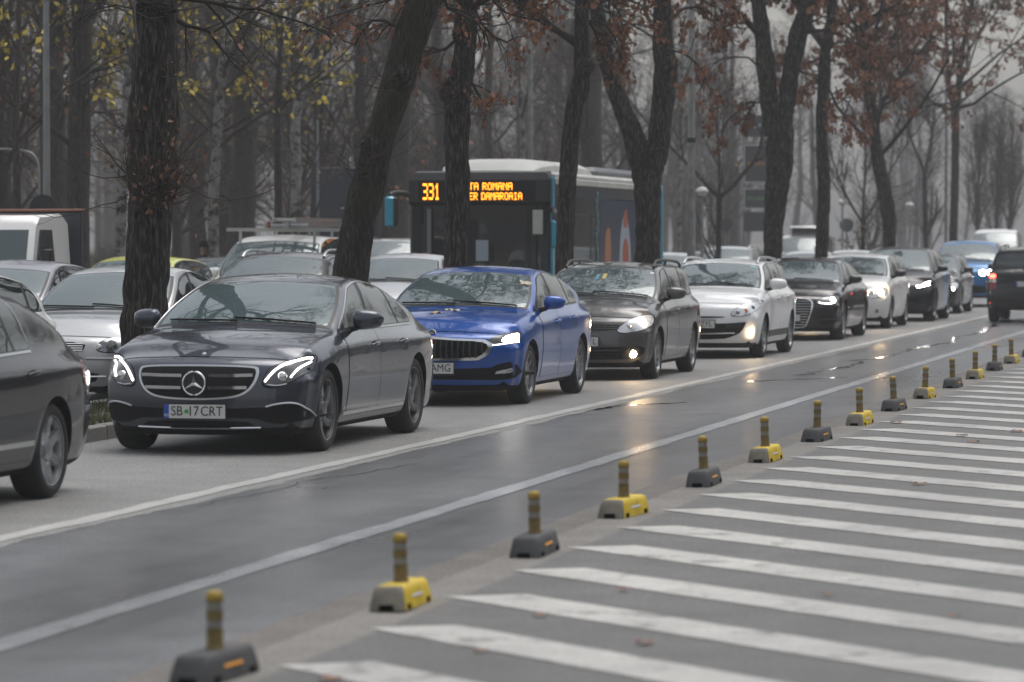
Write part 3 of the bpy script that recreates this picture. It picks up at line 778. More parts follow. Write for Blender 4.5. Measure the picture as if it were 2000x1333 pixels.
# ------------------------------------------------------------------ faces of the cars
def face_star_saloon(root, s):
    G = [(-.48, .727), (0, .735), (.48, .727), (.515, .695), (.50, .60), (.43, .505), (.30, .462), (0, .448), (-.30, .462), (-.43, .505), (-.50, .60), (-.515, .695)]
    part('grille_frame', s.face(round_poly(G, 2), .010, step=.03), M['satin'], root)
    g = part('grille', s.face(round_poly([(x * .955, .592 + (z - .592) * .90) for x, z in G], 2), .014, rim=.004), M['mesh'], root)
    for z, w0, w1 in ((.640, .115, .465), (.548, .115, .425)):
        for sg in (1, -1):
            L = s.line([(sg * x, z + .012 * (x - w0)) for x in np.linspace(w0, w1, 10)], .030); N = np.tile([0, -1., 0], (10, 1)); m = MB(); m.loft(ribbon(L, N, .026, .006), 0, True); part('grille_slat', (m.v, m.f), M['chrome'], g)
    p, _ = s.shoot((0, s.yf - 1, .588), (0, 1, 0)); y = p[1] - .045; m = MB()
    th = np.linspace(0, 2 * math.pi, 41)
    m.tube([(.095 * math.cos(t), y, .588 + .095 * math.sin(t)) for t in th], .0085, 8)
    for k in range(3):
        a = R(90 + 120 * k); c, d = math.cos(a), math.sin(a); px, pz = -d, c
        tip = (.093 * c, y - .002, .588 + .093 * d); q = .016
        ring = [(c * .004 + px * q, y, .588 + d * .004 + pz * q), (0, y - .014, .588), (c * .004 - px * q, y, .588 + d * .004 - pz * q), (0, y + .01, .588)]
        m.add(ring + [tip], [(0, 1, 4), (1, 2, 4), (2, 3, 4), (3, 0, 4)])
    m.build('grille_badge', M['chrome'], g, sharp=30)
    m = MB(); m.lathe([(.088, y + .02), (.088, y + .012), (.0001, y + .012)], 24, 'y', (0, 0, .588)); m.build('badge_backing', M['black'], g)
    H = [(.530, .572), (.585, .715), (.68, .752), (.79, .795), (.85, .805), (.875, .785), (.88, .74), (.86, .68), (.77, .607), (.65, .556)]
    for sg, hh in ((1, H), (-1, mirp(H))):
        lamp_gap(root, s, hh); h = part('headlight', s.face(round_poly(hh, 2), .006), M['dark_lens'], root)
        for pts, w in (([(.560, .600), (.59, .645), (.645, .713), (.74, .757), (.815, .783), (.85, .78)], .014), ([(.745, .632), (.775, .685), (.80, .722), (.845, .752)], .012)):
            pts = smooth_line([(sg * x, z) for x, z in pts], 2); L = s.line(pts, .010); N = np.array([s.shoot((x, s.yf - 1, z), (0, 1, 0))[1] for x, z in pts]); N[N[:, 1] > 0] *= -1
            m = MB(); m.loft(ribbon(L, N, w, .004), 0, True); part('daytime_light', (m.v, m.f), M['drl'], h)
        disc('headlight_projector', s, sg * .685, .640, .042, M['clear'], h, .004, dome=.6)
        strip('headlight_trim', s, [(sg * .58, .578), (sg * .65, .566), (sg * .72, .582)], .004, M['chrome'], h, .009)
    # bumper openings
    I = [(-.55, .385), (.55, .385), (.60, .405), (.72, .425), (.80, .415), (.86, .36), (.88, .30), (.86, .285), (.70, .255), (.60, .262), (.50, .298), (.44, .305), (-.44, .305), (-.50, .298), (-.60, .262), (-.70, .255), (-.86, .285), (-.88, .30), (-.86, .36), (-.80, .415), (-.72, .425), (-.60, .405)]
    b = part('bumper_intake', s.face(round_poly(I, 1), .005), M['mesh'], root)
    strip('intake_trim', s, [(.57, .398), (.64, .418), (.74, .430), (.81, .418), (.85, .375), (.875, .31)], .008, M['satin'], b, .008, sides=2)
    part('lower_intake', s.face(round_poly([(-.40, .285), (.40, .285), (.50, .232), (-.50, .232)], 1), .005), M['mesh'], root)
    strip('splitter_trim', s, [(-.52, .228), (0, .222), (.52, .228)], .008, M['chrome'], root, .008)
    part('valance', s.face([(-.78, .212), (.78, .212), (.74, .165), (-.74, .165)], .006), M['matt'], root)
    disc('bonnet_badge', s, 0, .815, .018, M['chrome'], root, .0, dome=.2)
    p, _ = s.shoot((0, s.yf - 1, .345), (0, 1, 0)); plate(root, p[1] - .022, .358, [('SB', -.150), ('17', -.010), ('CRT', .146)], dot=True)

def face_blue_liftback(root, s):
    G = [(-.10, .728), (0, .736), (.10, .728), (.28, .715), (.56, .705), (.655, .655), (.60, .545), (.50, .485), (-.50, .485), (-.60, .545), (-.655, .655), (-.56, .705), (-.28, .715)]
    part('grille_frame', s.face(round_poly(G, 1, .08), .010), M['chrome'], root)
    g = part('grille', s.face(round_poly([(x * .93, .605 + (z - .605) * .80) for x, z in G], 1), .014, rim=.004), M['void'], root)
    for x in np.linspace(-.54, .54, 19):
        zt, zb = .692 - .03 * abs(x)**1.2, .512 + max(0, abs(x) - .48) * .9
        L = s.line([(x, z) for z in np.linspace(zb, zt, 6)], .020); m = MB(); m.loft(ribbon(L, np.tile([0, -1., 0], (6, 1)), .016, .012), 0, True); part('grille_slat', (m.v, m.f), M['black'], g)
    H = [(.555, .682), (.66, .735), (.78, .775), (.86, .79), (.875, .72), (.865, .668), (.74, .648), (.62, .642)]
    for sg, hh in ((1, H), (-1, mirp(H))):
        lamp_gap(root, s, hh); h = part('headlight', s.face(round_poly(hh, 1, .12), .006), M['dark_lens'], root)
        part('lit_lamp', s.face(round_poly([(sg * x, z) for x, z in ([(.72, .672), (.73, .728), (.80, .757), (.852, .762), (.858, .70), (.845, .678)] if sg > 0 else [(.72, .672), (.845, .678), (.858, .70), (.852, .762), (.80, .757), (.73, .728)])], 1), .010), M['lit'], h)
        strip('light_strip', s, [(sg * .64, .646), (sg * .74, .655), (sg * .86, .674)], .005, M['drl'], h, .009)
    I = [(-.62, .40), (.62, .40), (.70, .45), (.84, .475), (.885, .33), (.87, .30), (.70, .275), (.45, .285), (-.45, .285), (-.70, .275), (-.87, .30), (-.885, .33), (-.84, .475), (-.70, .45)]
    part('bumper_intake', s.face(round_poly(I, 1), .005), M['mesh'], root)
    for sg in (1, -1):
        pl = [(.66, .345), (.68, .372), (.82, .405), (.825, .37), (.80, .352)]
        part('fog_light', s.face([(sg * x, z) for x, z in (pl if sg < 0 else pl[::-1])], .010), M['clear'], root)
    part('valance', s.face([(-.80, .215), (.80, .215), (.76, .165), (-.76, .165)], .006), M['matt'], root)
    # round badge on the bonnet lip
    p, n = s.shoot((0.0, s.yf - 1, .768), (0, 1, 0)); b = MB(); b.lathe([(.045, .01), (.045, -.010), (.036, -.013), (.034, -.009), (.0001, -.009)], 24, 'y', (0, p[1] - .004, .772))
    bo = b.build('bonnet_badge', M['chrome'], root); c = MB(); c.lathe([(.034, -.012), (.0001, -.012)], 20, 'y', (0, p[1] - .004, .772)); c.build('badge_field', M['black'], bo)
    c = MB(); yb = p[1] - .019
    c.tube([(-.018, yb, .757), (-.010, yb, .776), (.004, yb, .790), (.018, yb, .784)], .004, 5); c.tube([(-.020, yb, .770), (.0, yb, .772), (.020, yb, .768)], .0035, 5); c.build('badge_emblem', M['chrome'], bo)
    p, _ = s.shoot((0, s.yf - 1, .40), (0, 1, 0)); plate(root, p[1] - .024, .405, [('2', -.04), ('AMG', .125)], blue=True)

def face_wagon_grey(root, s):
    part('grille', s.face(round_poly([(-.50, .715), (.50, .715), (.50, .618), (-.50, .618)], 1), .006), M['black'], root)
    for z in (.648, .672, .698): strip('grille_slat', s, [(-.50, z), (0, z), (.50, z)], .006, M['black'], root, .012, n=4)
    H = [(.47, .620), (.52, .690), (.64, .765), (.76, .815), (.84, .818), (.865, .76), (.855, .69), (.80, .640), (.66, .605), (.54, .596)]
    for sg, hh in ((1, H), (-1, mirp(H))):
        lamp_gap(root, s, hh); h = part('headlight', s.face(round_poly(hh, 2), .006), M['clear'], root)
        disc('lit_lamp', s, sg * .745, .715, .062, M['lit_warm'], h, .000, dome=.25)
        disc('indicator_reflector', s, sg * .60, .665, .045, M['clear'], h, -.004, dome=.2)
        disc('fog_light', s, sg * .665, .335, .046, M['lit_warm'], root, .010, dome=.3)
    I = [(-.50, .420), (.50, .420), (.60, .430), (.78, .435), (.80, .36), (.72, .285), (.50, .265), (-.50, .265), (-.72, .285), (-.80, .36), (-.78, .435), (-.60, .43)]
    b = part('bumper_intake', s.face(round_poly(I, 1), .005), M['mesh'], root)
    for z in (.30, .34, .38): strip('intake_bar', s, [(-.5, z), (0, z), (.5, z)], .006, M['black'], b, .010, n=4)
    part('valance', s.face([(-.80, .215), (.80, .215), (.76, .165), (-.76, .165)], .006), M['matt'], root)
    p, n = s.shoot((0, s.yf - 1, .665), (0, 1, 0)); b = MB(); b.lathe([(.055, .01), (.055, -.008), (.048, -.012), (.045, -.006), (.0001, -.006)], 24, 'y', (0, p[1] - .018, .672)); bo = b.build('grille_badge', M['chrome'], root)
    c = MB(); y = p[1] - .028
    for pts in ([(-.030, .705), (0, .640), (.030, .705)], [(-.038, .690), (-.018, .640), (0, .676), (.018, .640), (.038, .690)]): c.tube([(x, y, z) for x, z in pts], .004, 5)
    c.build('badge_emblem', M['chrome'], bo)
    p, _ = s.shoot((0, s.yf - 1, .48), (0, 1, 0)); plate(root, p[1] - .022, .49, [('L', .215)])

def face_wagon_white(root, s):
    H = [(.475, .640), (.53, .735), (.66, .800), (.80, .850), (.87, .860), (.868, .80), (.84, .74), (.74, .650), (.60, .632)]
    for sg, hh in ((1, H), (-1, mirp(H))):
        lamp_gap(root, s, hh); h = part('headlight', s.face(round_poly(hh, 1), .006), M['clear'], root)
        disc('headlight_projector', s, sg * .575, .685, .036, M['lens'], h, .0, dome=.6)
        disc('indicator_lamp', s, sg * .68, .705, .040, M['amber'], h, -.004, dome=.3)
        disc('headlight_projector', s, sg * .765, .755, .036, M['lens'], h, .0, dome=.5)
        disc('fog_light', s, sg * .755, .395, .048, M['lit_warm'], root, .008, dome=.3)
    part('grille', s.face(round_poly([(-.42, .632), (.42, .632), (.36, .605), (-.36, .605)], 1), .006), M['black'], root)
    I = [(-.62, .525), (.62, .525), (.70, .545), (.64, .40), (.52, .335), (.36, .290), (-.36, .290), (-.52, .335), (-.64, .40), (-.70, .545)]
    b = part('bumper_intake', s.face(round_poly(I, 1), .005), M['mesh'], root)
    part('bumper_panel', s.face([(.42, .525), (.70, .545), (.67, .47), (.42, .455)], .010), M['black'], b); part('bumper_panel', s.face(mirp([(.42, .525), (.70, .545), (.67, .47), (.42, .455)]), .010), M['black'], b)
    strip('intake_trim', s, [(-.54, .385), (0, .372), (.54, .385)], .009, M['satin'], b, .012)
    part('valance', s.face([(-.84, .235), (.84, .235), (.80, .165), (-.80, .165)], .006), M['black'], root)
    p, n = s.shoot((0, s.yf - 1, .745), (0, 1, 0)); y = p[1] - .016; b = MB(); q = [(0, .075), (.050, 0), (0, -.075), (-.050, 0), (0, .075), (.05, 0)]
    b.tube([(x, y, .745 + z) for x, z in q], .011, 6); b.build('grille_badge', M['chrome'], root)
    p, _ = s.shoot((0, s.yf - 1, .53), (0, 1, 0)); plate(root, p[1] - .022, .515, [('ZYL', .135)])

def face_dark_saloon(root, s):
    G = [(-.36, .745), (.36, .745), (.46, .70), (.475, .60), (.42, .40), (.33, .205), (-.33, .205), (-.42, .40), (-.475, .60), (-.46, .70)]
    part('grille_frame', s.face(round_poly(G, 1), .010), M['chrome'], root)
    g = part('grille', s.face(round_poly([(x * .94, .475 + (z - .475) * .945) for x, z in G], 1), .014, rim=.004), M['void'], root)
    for k in range(11):
        z = .245 + k * .044; w = float(np.interp(z, [.22, .40, .60, .70, .74], [.30, .375, .44, .42, .33]))
        L = s.line([(x, z) for x in np.linspace(-w, w, 9)], .020); m = MB(); m.loft(ribbon(L, np.tile([0, -1., 0], (9, 1)), .015, .008), 0, True); part('grille_slat', (m.v, m.f), M['satin'], g)
    p, _ = s.shoot((0, s.yf - 1, .66), (0, 1, 0)); m = MB()
    for k in range(4):
        m.tube([(-.105 + k * .07 + .043 * math.cos(t), p[1] - .04, .655 + .043 * math.sin(t)) for t in np.linspace(0, 2 * math.pi, 21)], .006, 6)
    m.build('grille_badge', M['chrome'], g)
    H = [(.50, .665), (.56, .725), (.70, .765), (.84, .785), (.875, .76), (.86, .69), (.80, .635), (.66, .625)]
    for sg, hh in ((1, H), (-1, mirp(H))):
        lamp_gap(root, s, hh); h = part('headlight', s.face(round_poly(hh, 1), .006), M['lens'], root)
        disc('lit_lamp', s, sg * .775, .70, .058, M['lit'], h, .0, dome=.3)
        strip('daytime_light', s, [(sg * .56, .668), (sg * .66, .645), (sg * .78, .648)], .006, M['drl'], h, .010)
    for sg in (1, -1):
        pl = [(.52, .44), (.86, .47), (.87, .30), (.60, .25)]
        part('bumper_intake', s.face(round_poly([(sg * x, z) for x, z in (pl[::-1] if sg > 0 else pl)], 1), .006), M['mesh'], root)
        strip('intake_bar', s, [(sg * .56, .36), (sg * .72, .375), (sg * .86, .385)], .008, M['black'], root, .012)
    part('valance', s.face([(-.80, .205), (.80, .205), (.76, .165), (-.76, .165)], .006), M['matt'], root)
    p, _ = s.shoot((0, s.yf - 1, .42), (0, 1, 0)); plate(root, p[1] - .04, .40, None)

def face_hatch(root, s, o):
    """common small-car nose; o: lit lamp kind, headlight outline, etc."""
    H = o.get('lamp', [(.46, .62), (.50, .70), (.62, .77), (.76, .815), (.83, .80), (.84, .72), (.80, .65), (.62, .61)]); k = s.W / .90; dz = o.get('dz', 0.)
    H = [(x * k, z + dz) for x, z in H]; lit = o.get('lit'); lx, lz, lr = o.get('lit_at', (.70, .70, .062))
    for sg, hh in ((1, H), (-1, mirp(H))):
        lamp_gap(root, s, hh); h = part('headlight', s.face(round_poly(hh, 2), .006), o.get('lens', M['clear']), root)
        if lit: disc('lit_lamp', s, sg * lx * k, lz + dz, lr, lit, h, .0, dome=.3)
        else: disc('headlight_projector', s, sg * lx * k, lz + dz, lr, M['lens'], h, .0, dome=.4)
        disc('indicator_lamp', s, sg * (lx - .14) * k, lz + dz - .02, lr * .7, M['clear'], h, -.003, dome=.3)
        if o.get('fog'): disc('fog_light', s, sg * .66 * k, .36, .045, o['fog'], root, .008, dome=.3)
    gz0, gz1, gw = o.get('grille', (.60, .69, .42)); gw *= k
    g = part('grille', s.face(round_poly([(-gw, gz1 + dz), (gw, gz1 + dz), (gw * .88, gz0 + dz), (-gw * .88, gz0 + dz)], 1), .006), M['void'], root)
    for z in np.linspace(gz0 + .02, gz1 - .02, o.get('slats', 3)): strip('grille_slat', s, [(-gw * .9, z + dz), (0, z + dz), (gw * .9, z + dz)], .007, o.get('slat_mat', M['black']), g, .010, n=4)
    iz0, iz1, iw = o.get('intake', (.24, .40, .55)); iw *= k
    part('bumper_intake', s.face(round_poly([(-iw, iz1), (iw, iz1), (iw * .85, iz0), (-iw * .85, iz0)], 1), .005), M['mesh'], root)
    part('valance', s.face([(-.78 * k, .215), (.78 * k, .215), (.74 * k, .165), (-.74 * k, .165)], .006), M['matt'], root)
    p, _ = s.shoot((0, s.yf - 1, .47), (0, 1, 0)); plate(root, p[1] - .022, o.get('plate_z', .47), None)

def rear_lamps(root, s, poly, lit=None, lit_poly=None, m=None):
    for sg in (1, -1):
        p = [(sg * x, z) for x, z in poly]; t = part('tail_light', s.face(round_poly(p, 1), .006, d=(-sg * .0, -1, 0), rear=True), m or M['red_lens'], root)
        if lit:
            part('lit_lamp', s.face(round_poly([(sg * x, z) for x, z in lit_poly], 1), .011, d=(0, -1, 0), rear=True), lit, t)
# ------------------------------------------------------------------ the cars
P_GREY = paint_mat('graphite_paint', (.044, .052, .072), .5, .26, .28)
P_BLUE = paint_mat('cobalt_paint', (.003, .070, .34), .20, .30, .14)
P_GREY2 = paint_mat('mid_grey_paint', (.085, .084, .086), .45, .34, .5)
P_WHITE = paint_mat('white_paint', (.84, .85, .86), .0, .35, .14)
P_BLACK = paint_mat('black_paint', (.010, .0095, .011), .2, .28, .25)
P_NIGHT = paint_mat('night_blue_paint', (.006, .0065, .010), .0, .30, .06, .7)
P_SILVER = paint_mat('silver_paint', (.46, .47, .48), .5, .34, .20)
P_CREAM = paint_mat('off_white_paint', (.76, .76, .75), .0, .35, .14)
P_LILAC = paint_mat('lilac_grey_paint', (.24, .245, .28), .5, .34, .2)
P_YELLOW = paint_mat('lime_yellow_paint', (.66, .66, .10), .0, .36, .15)
P_SLATE = paint_mat('slate_paint', (.055, .058, .068), .45, .33, .3)
P_SKY = paint_mat('bright_blue_paint', (.03, .19, .46), .3, .34, .2)
P_DUST = paint_mat('dusty_black_paint', (.014, .014, .016), .15, .35, .4)

def place(root, x, y, rz=0): root.location = (x, y, 0); root.rotation_euler.z = rz

def glass_tab(root, s, name, y, r, w, h, m):
    P, N = s.EN([y], [r]); n = N[0]; t = np.array([1, 0, 0]) - n * n[0]; t /= np.linalg.norm(t); u = np.cross(n, t); c = P[0] + n * .0065
    q = MB(); q.add([c - t * w / 2 - u * h / 2, c + t * w / 2 - u * h / 2, c + t * w / 2 + u * h / 2, c - t * w / 2 + u * h / 2, c - n * .003], [(0, 1, 2, 3), (0, 4, 1), (1, 4, 2), (2, 4, 3), (3, 4, 0)]); q.build(name, m, root, smooth=False)
def car_star():
    s = Body(fo=.84, wb=2.94, ro=1.14, W=.926, H=1.462, lip=.775, hood=.895, cowl_y=.50, cowl_z=1.035, wst_y=1.33, wst_z=1.395, peak_y=1.75, re_y=2.35, re_z=1.422, rg_y=3.48, rg_z=1.085, tail_z=1.02, belt_f=.965, belt_r=.995, roof_w=.60, rw=.345, kf=.34, kr=.24, zb=.165, bow=.14)
    r = empty('parked_car', (0, 0, 0), 'graphite grey saloon with three pointed star grille, beside the thickest trunk', 'car', 'cars queueing in the near lane'); r.name = 'grey_saloon'
    shell(r, s, P_GREY, dict(doors=[(.56, 1.62), (1.63, 2.56)], door_slant=(.02, .0, -.03), dlo=(.55, 3.06), dlo_end=.5, glass=[(.60, 1.56, .10, .05), (1.66, 2.50, .05, -.06), (2.56, 3.02, -.06, -.1)], chrome_dlo=2, sill=(2.45, .03, M['satin']), tyre=.245, wheels='five_twist', rim=M['dark_alloy'], rim2=M['alloy'], mir_y=.40, mir_s=1.12, bon0=.08, bonbow=.0, handle=P_GREY))
    face_star_saloon(r, s); rear_lamps(r, s, [(.40, .80), (.82, .86), (.84, .76), (.45, .72)])
    return r
def car_liftback():
    s = Body(fo=.91, wb=2.69, ro=1.09, W=.915, H=1.468, lip=.755, hood=.905, cowl_y=.42, cowl_z=1.03, wst_y=1.24, wst_z=1.40, peak_y=1.65, re_y=2.3, re_z=1.425, rg_y=3.45, rg_z=1.12, tail_z=1.09, belt_f=.965, belt_r=1.03, roof_w=.60, rw=.325, kf=.36, kr=.22, zb=.165, nose=[(.15, .10), (.28, .04), (.42, .0), (.58, .0), (.72, .03), (.80, .09)])
    r = empty('blue_liftback', (0, 0, 0), 'cobalt blue liftback with black hexagonal grille and one square badge plate, second in the queue', 'car', 'cars queueing in the near lane')
    r['label'] = 'cobalt blue liftback with ribbed chrome edged grille, behind the graphite saloon'
    shell(r, s, P_BLUE, dict(doors=[(.54, 1.50), (1.51, 2.38)], door_slant=(.02, .0, -.03), dlo=(.50, 2.86), dlo_end=.4, glass=[(.55, 1.45, .10, .04), (1.54, 2.32, .04, -.06), (2.38, 2.82, -.06, -.1)], tyre=.215, wheels='ten', rim=M['alloy'], mir=P_BLUE, bon0=.09))
    face_blue_liftback(r, s); rear_lamps(r, s, [(.42, .88), (.80, .92), (.82, .78), (.45, .78)])
    # fallen leaves stuck to the glass and bonnet
    for i, (y, rr, a, sz) in enumerate([(1.02, 7.35, .3, .075), (-.10, 9.3, 1.2, .06), (.08, 8.9, .2, .06), (-.30, 10.1, 2.0, .07), (.2, 9.1, 2.6, .05)]):
        P, N = s.EN([y], [rr]); leaf_on(P[0] + N[0] * .008, N[0], a, sz, r, i)
    return r
def leaf_shape(sz, lob=5):
    v = []
    for k in range(lob * 4):
        a = 2 * math.pi * k / (lob * 4); q = .62 + .38 * abs(math.cos(a * lob / 2)); v.append((sz * q * math.cos(a), sz * q * math.sin(a), .12 * sz * math.sin(3 * a)))
    return [(0, 0, .05 * sz)] + v, [(0, 1 + k, 1 + (k + 1) % len(v)) for k in range(len(v))]
M['leaf_yellow'] = mat('yellow_leaf', (.42, .30, .09), .6, noise_scale=30, noise_amt=.3)
M['leaf_pale'] = mat('pale_leaf', (.50, .44, .32), .6, noise_scale=30, noise_amt=.3)
M['leaf_brown'] = mat('brown_leaf', (.21, .088, .042), .65, noise_scale=.7, noise_amt=.55)
M['leaf_dead'] = mat('dead_leaf', (.20, .105, .06), .7, noise_scale=1.1, noise_amt=.5)
LEAF_AT = []
def leaf_on(p, n, a, sz, root, i): LEAF_AT.append((p, n, a, sz, root, i))
def car_wagon_grey():
    s = Body(fo=.87, wb=2.58, ro=1.08, W=.89, H=1.475, lip=.775, hood=.925, cowl_y=.38, cowl_z=1.035, wst_y=1.12, wst_z=1.405, peak_y=1.6, re_y=3.15, re_z=1.43, rg_y=3.55, rg_z=1.08, tail_z=1.0, belt_f=.965, belt_r=1.02, roof_w=.60, rw=.315, kf=.34, kr=.14, zb=.165)
    r = empty('grey_estate', (0, 0, 0), 'dusty mid grey estate with lit round fog lamp, between the blue liftback and white estate', 'car', 'cars queueing in the near lane')
    shell(r, s, P_GREY2, dict(doors=[(.50, 1.42), (1.43, 2.28)], door_slant=(.02, 0, -.02), dlo=(.45, 3.25), dlo_end=.22, glass=[(.50, 1.38, .10, .03), (1.46, 2.26, .03, .02), (2.34, 3.2, .02, -.05)], rails=M['black'], tyre=.205, wheels='multi', rim=M['alloy'], mir_s=1.05))
    glass_tab(r, s, 'sticker', 1.02, 7.30, .05, .05, M['white_plain']); glass_tab(r, s, 'pennant', .86, 8.95, .045, .16, mat('pennant_yellow', (.55, .45, .12), .6)); glass_tab(r, s, 'pennant', .84, 9.18, .05, .18, mat('pennant_blue', (.10, .25, .32), .6))
    face_wagon_grey(r, s); rear_lamps(r, s, [(.50, .95), (.78, .97), (.80, .80), (.52, .80)])
    return r
def car_wagon_white():
    s = Body(fo=.87, wb=2.70, ro=1.0, W=.902, H=1.475, lip=.80, hood=.955, cowl_y=.36, cowl_z=1.06, wst_y=1.15, wst_z=1.405, peak_y=1.65, re_y=3.2, re_z=1.42, rg_y=3.62, rg_z=1.10, tail_z=1.0, belt_f=.985, belt_r=1.04, roof_w=.59, rw=.318, kf=.36, kr=.14, zb=.165, nose=[(.15, .12), (.30, .03), (.45, .0), (.60, .01), (.74, .05), (.88, .16)])
    r = empty('white_estate', (0, 0, 0), 'white estate with roof rails and large clear headlight, behind the grey estate', 'car', 'cars queueing in the near lane')
    shell(r, s, P_WHITE, dict(doors=[(.50, 1.46), (1.47, 2.36)], door_slant=(.02, 0, -.02), dlo=(.45, 3.3), dlo_end=.25, glass=[(.50, 1.42, .10, .03), (1.50, 2.34, .03, .02), (2.42, 3.25, .02, -.05)], rails=M['satin'], tyre=.205, wheels='multi', rim=M['alloy'], mir_s=1.1, sill=(2.75, .10, M['black'])))
    glass_tab(r, s, 'sticker', 1.07, 7.42, .11, .06, mat('green_sticker', (.30, .52, .46), .5))
    face_wagon_white(r, s); rear_lamps(r, s, [(.50, .95), (.78, .97), (.80, .80), (.52, .80)])
    return r
def car_dark_saloon():
    s = Body(fo=.92, wb=2.91, ro=1.10, W=.937, H=1.455, lip=.765, hood=.90, cowl_y=.46, cowl_z=1.02, wst_y=1.28, wst_z=1.385, peak_y=1.75, re_y=2.4, re_z=1.41, rg_y=3.48, rg_z=1.09, tail_z=1.02, belt_f=.95, belt_r=.99, roof_w=.60, rw=.335, kf=.34, kr=.24, zb=.165)
    r = empty('black_saloon', (0, 0, 0), 'black saloon with tall grille of bright bars, behind the white estate', 'car', 'cars queueing in the near lane')
    shell(r, s, P_BLACK, dict(doors=[(.56, 1.60), (1.61, 2.55)], door_slant=(.02, 0, -.03), dlo=(.52, 3.08), dlo_end=.45, glass=[(.58, 1.55, .10, .05), (1.65, 2.50, .05, -.06), (2.56, 3.04, -.06, -.1)], chrome_dlo=1, tyre=.235, wheels='ten', rim=M['alloy']))
    face_dark_saloon(r, s); rear_lamps(r, s, [(.40, .85), (.82, .88), (.84, .76), (.45, .74)])
    return r
def car_hatch_spec(**k):
    d = dict(fo=.90, wb=2.66, ro=.82, W=.89, H=1.50, lip=.80, hood=.96, cowl_y=.30, cowl_z=1.06, wst_y=1.12, wst_z=1.42, peak_y=1.6, re_y=2.75, re_z=1.43, rg_y=3.28, rg_z=1.12, tail_z=1.08, belt_f=.985, belt_r=1.06, roof_w=.58, rw=.315, kf=.36, kr=.22, zb=.165); d.update(k); return Body(**d)
HATCH_O = dict(doors=[(.48, 1.42), (1.43, 2.28)], door_slant=(.02, 0, -.02), dlo=(.40, 2.95), dlo_end=.3, glass=[(.44, 1.38, .10, .03), (1.46, 2.26, .03, -.02), (2.34, 2.9, -.02, -.08)], tyre=.205, wheels='multi')
def car_hatch_white():
    s = car_hatch_spec(); r = empty('white_hatchback', (0, 0, 0), 'white hatchback with glaring yellow headlight, between the black saloon and dark crossover', 'car', 'cars queueing in the near lane')
    shell(r, s, P_CREAM, dict(HATCH_O, mir=P_BLACK)); face_hatch(r, s, dict(lit=M['lit_warm'], lit_at=(.70, .715, .080), fog=M['lens'], intake=(.24, .36, .45)))
    rear_lamps(r, s, [(.55, .98), (.78, 1.0), (.80, .80), (.58, .80)]); return r
def car_crossover():
    s = Body(fo=.87, wb=2.89, ro=.99, W=.96, H=1.62, lip=.83, hood=1.0, cowl_y=.30, cowl_z=1.10, wst_y=1.25, wst_z=1.55, peak_y=1.75, re_y=2.7, re_z=1.53, rg_y=3.6, rg_z=1.16, tail_z=1.10, belt_f=1.03, belt_r=1.12, roof_w=.60, rw=.36, kf=.38, kr=.24, zb=.18, sh=.13)
    r = empty('dark_crossover', (0, 0, 0), 'dark blue electric crossover with smooth grille-less nose and bright blue rear side', 'car', 'cars queueing in the near lane')
    shell(r, s, P_NIGHT, dict(doors=[(.56, 1.58), (1.59, 2.55)], door_slant=(.02, 0, -.03), dlo=(.42, 3.3), dlo_end=.5, glass=[(.48, 1.54, .10, .03), (1.62, 2.56, .03, -.03), (2.62, 3.25, -.03, -.1)], tyre=.245, wheels='five_double', rim=M['dark_alloy'], mir=P_BLACK))
    for o in [o for o in kids(r) if o.name.startswith('door') and not o.name.startswith('door_')]:
        if max(v.co.y for v in o.data.vertices) > 2.0: o.data.materials[0] = P_SKY; o['label'] = 'bright blue rear door'
    H = [(.58, .745), (.66, .80), (.80, .865), (.875, .90), (.89, .86), (.85, .80), (.72, .735)]
    for sg, hh in ((1, H), (-1, mirp(H))):
        h = part('headlight', s.face(round_poly(hh, 1), .006), M['lens'], r)
        band('daytime_light', s, [(sg * .60, .755), (sg * .70, .765), (sg * .84, .805)], .038, M['lit'], h, .008); band('daytime_light', s, [(sg * .74, .82), (sg * .86, .872)], .022, M['drl'], h, .008)
    part('bumper_intake', s.face(round_poly([(-.62, .36), (.62, .36), (.72, .26), (-.72, .26)], 1), .005), M['mesh'], r)
    part('valance', s.face([(-.84, .225), (.84, .225), (.80, .18), (-.80, .18)], .006), M['matt'], r)
    p, _ = s.shoot((0, s.yf - 1, .5), (0, 1, 0)); plate(r, p[1] - .022, .48, None)
    rear_lamps(r, s, [(.45, .98), (.82, 1.02), (.84, .92), (.48, .90)]); return r
def car_small_dark():
    s = car_hatch_spec(H=1.44, wb=2.62, W=.87, re_z=1.38, wst_z=1.37, lip=.74, hood=.90, cowl_z=1.0, belt_f=.94, belt_r=.99)
    r = empty('grey_hatchback', (0, 0, 0), 'small dark grey car between the dark crossover and bright blue off-roader', 'car', 'cars queueing in the near lane')
    shell(r, s, P_SLATE, dict(HATCH_O, wheels='ten', mir=P_BLACK)); face_hatch(r, s, dict(lit=M['lit'], lit_at=(.72, .66, .045), dz=-.06)); rear_lamps(r, s, [(.55, .90), (.78, .92), (.80, .78), (.58, .78)]); return r
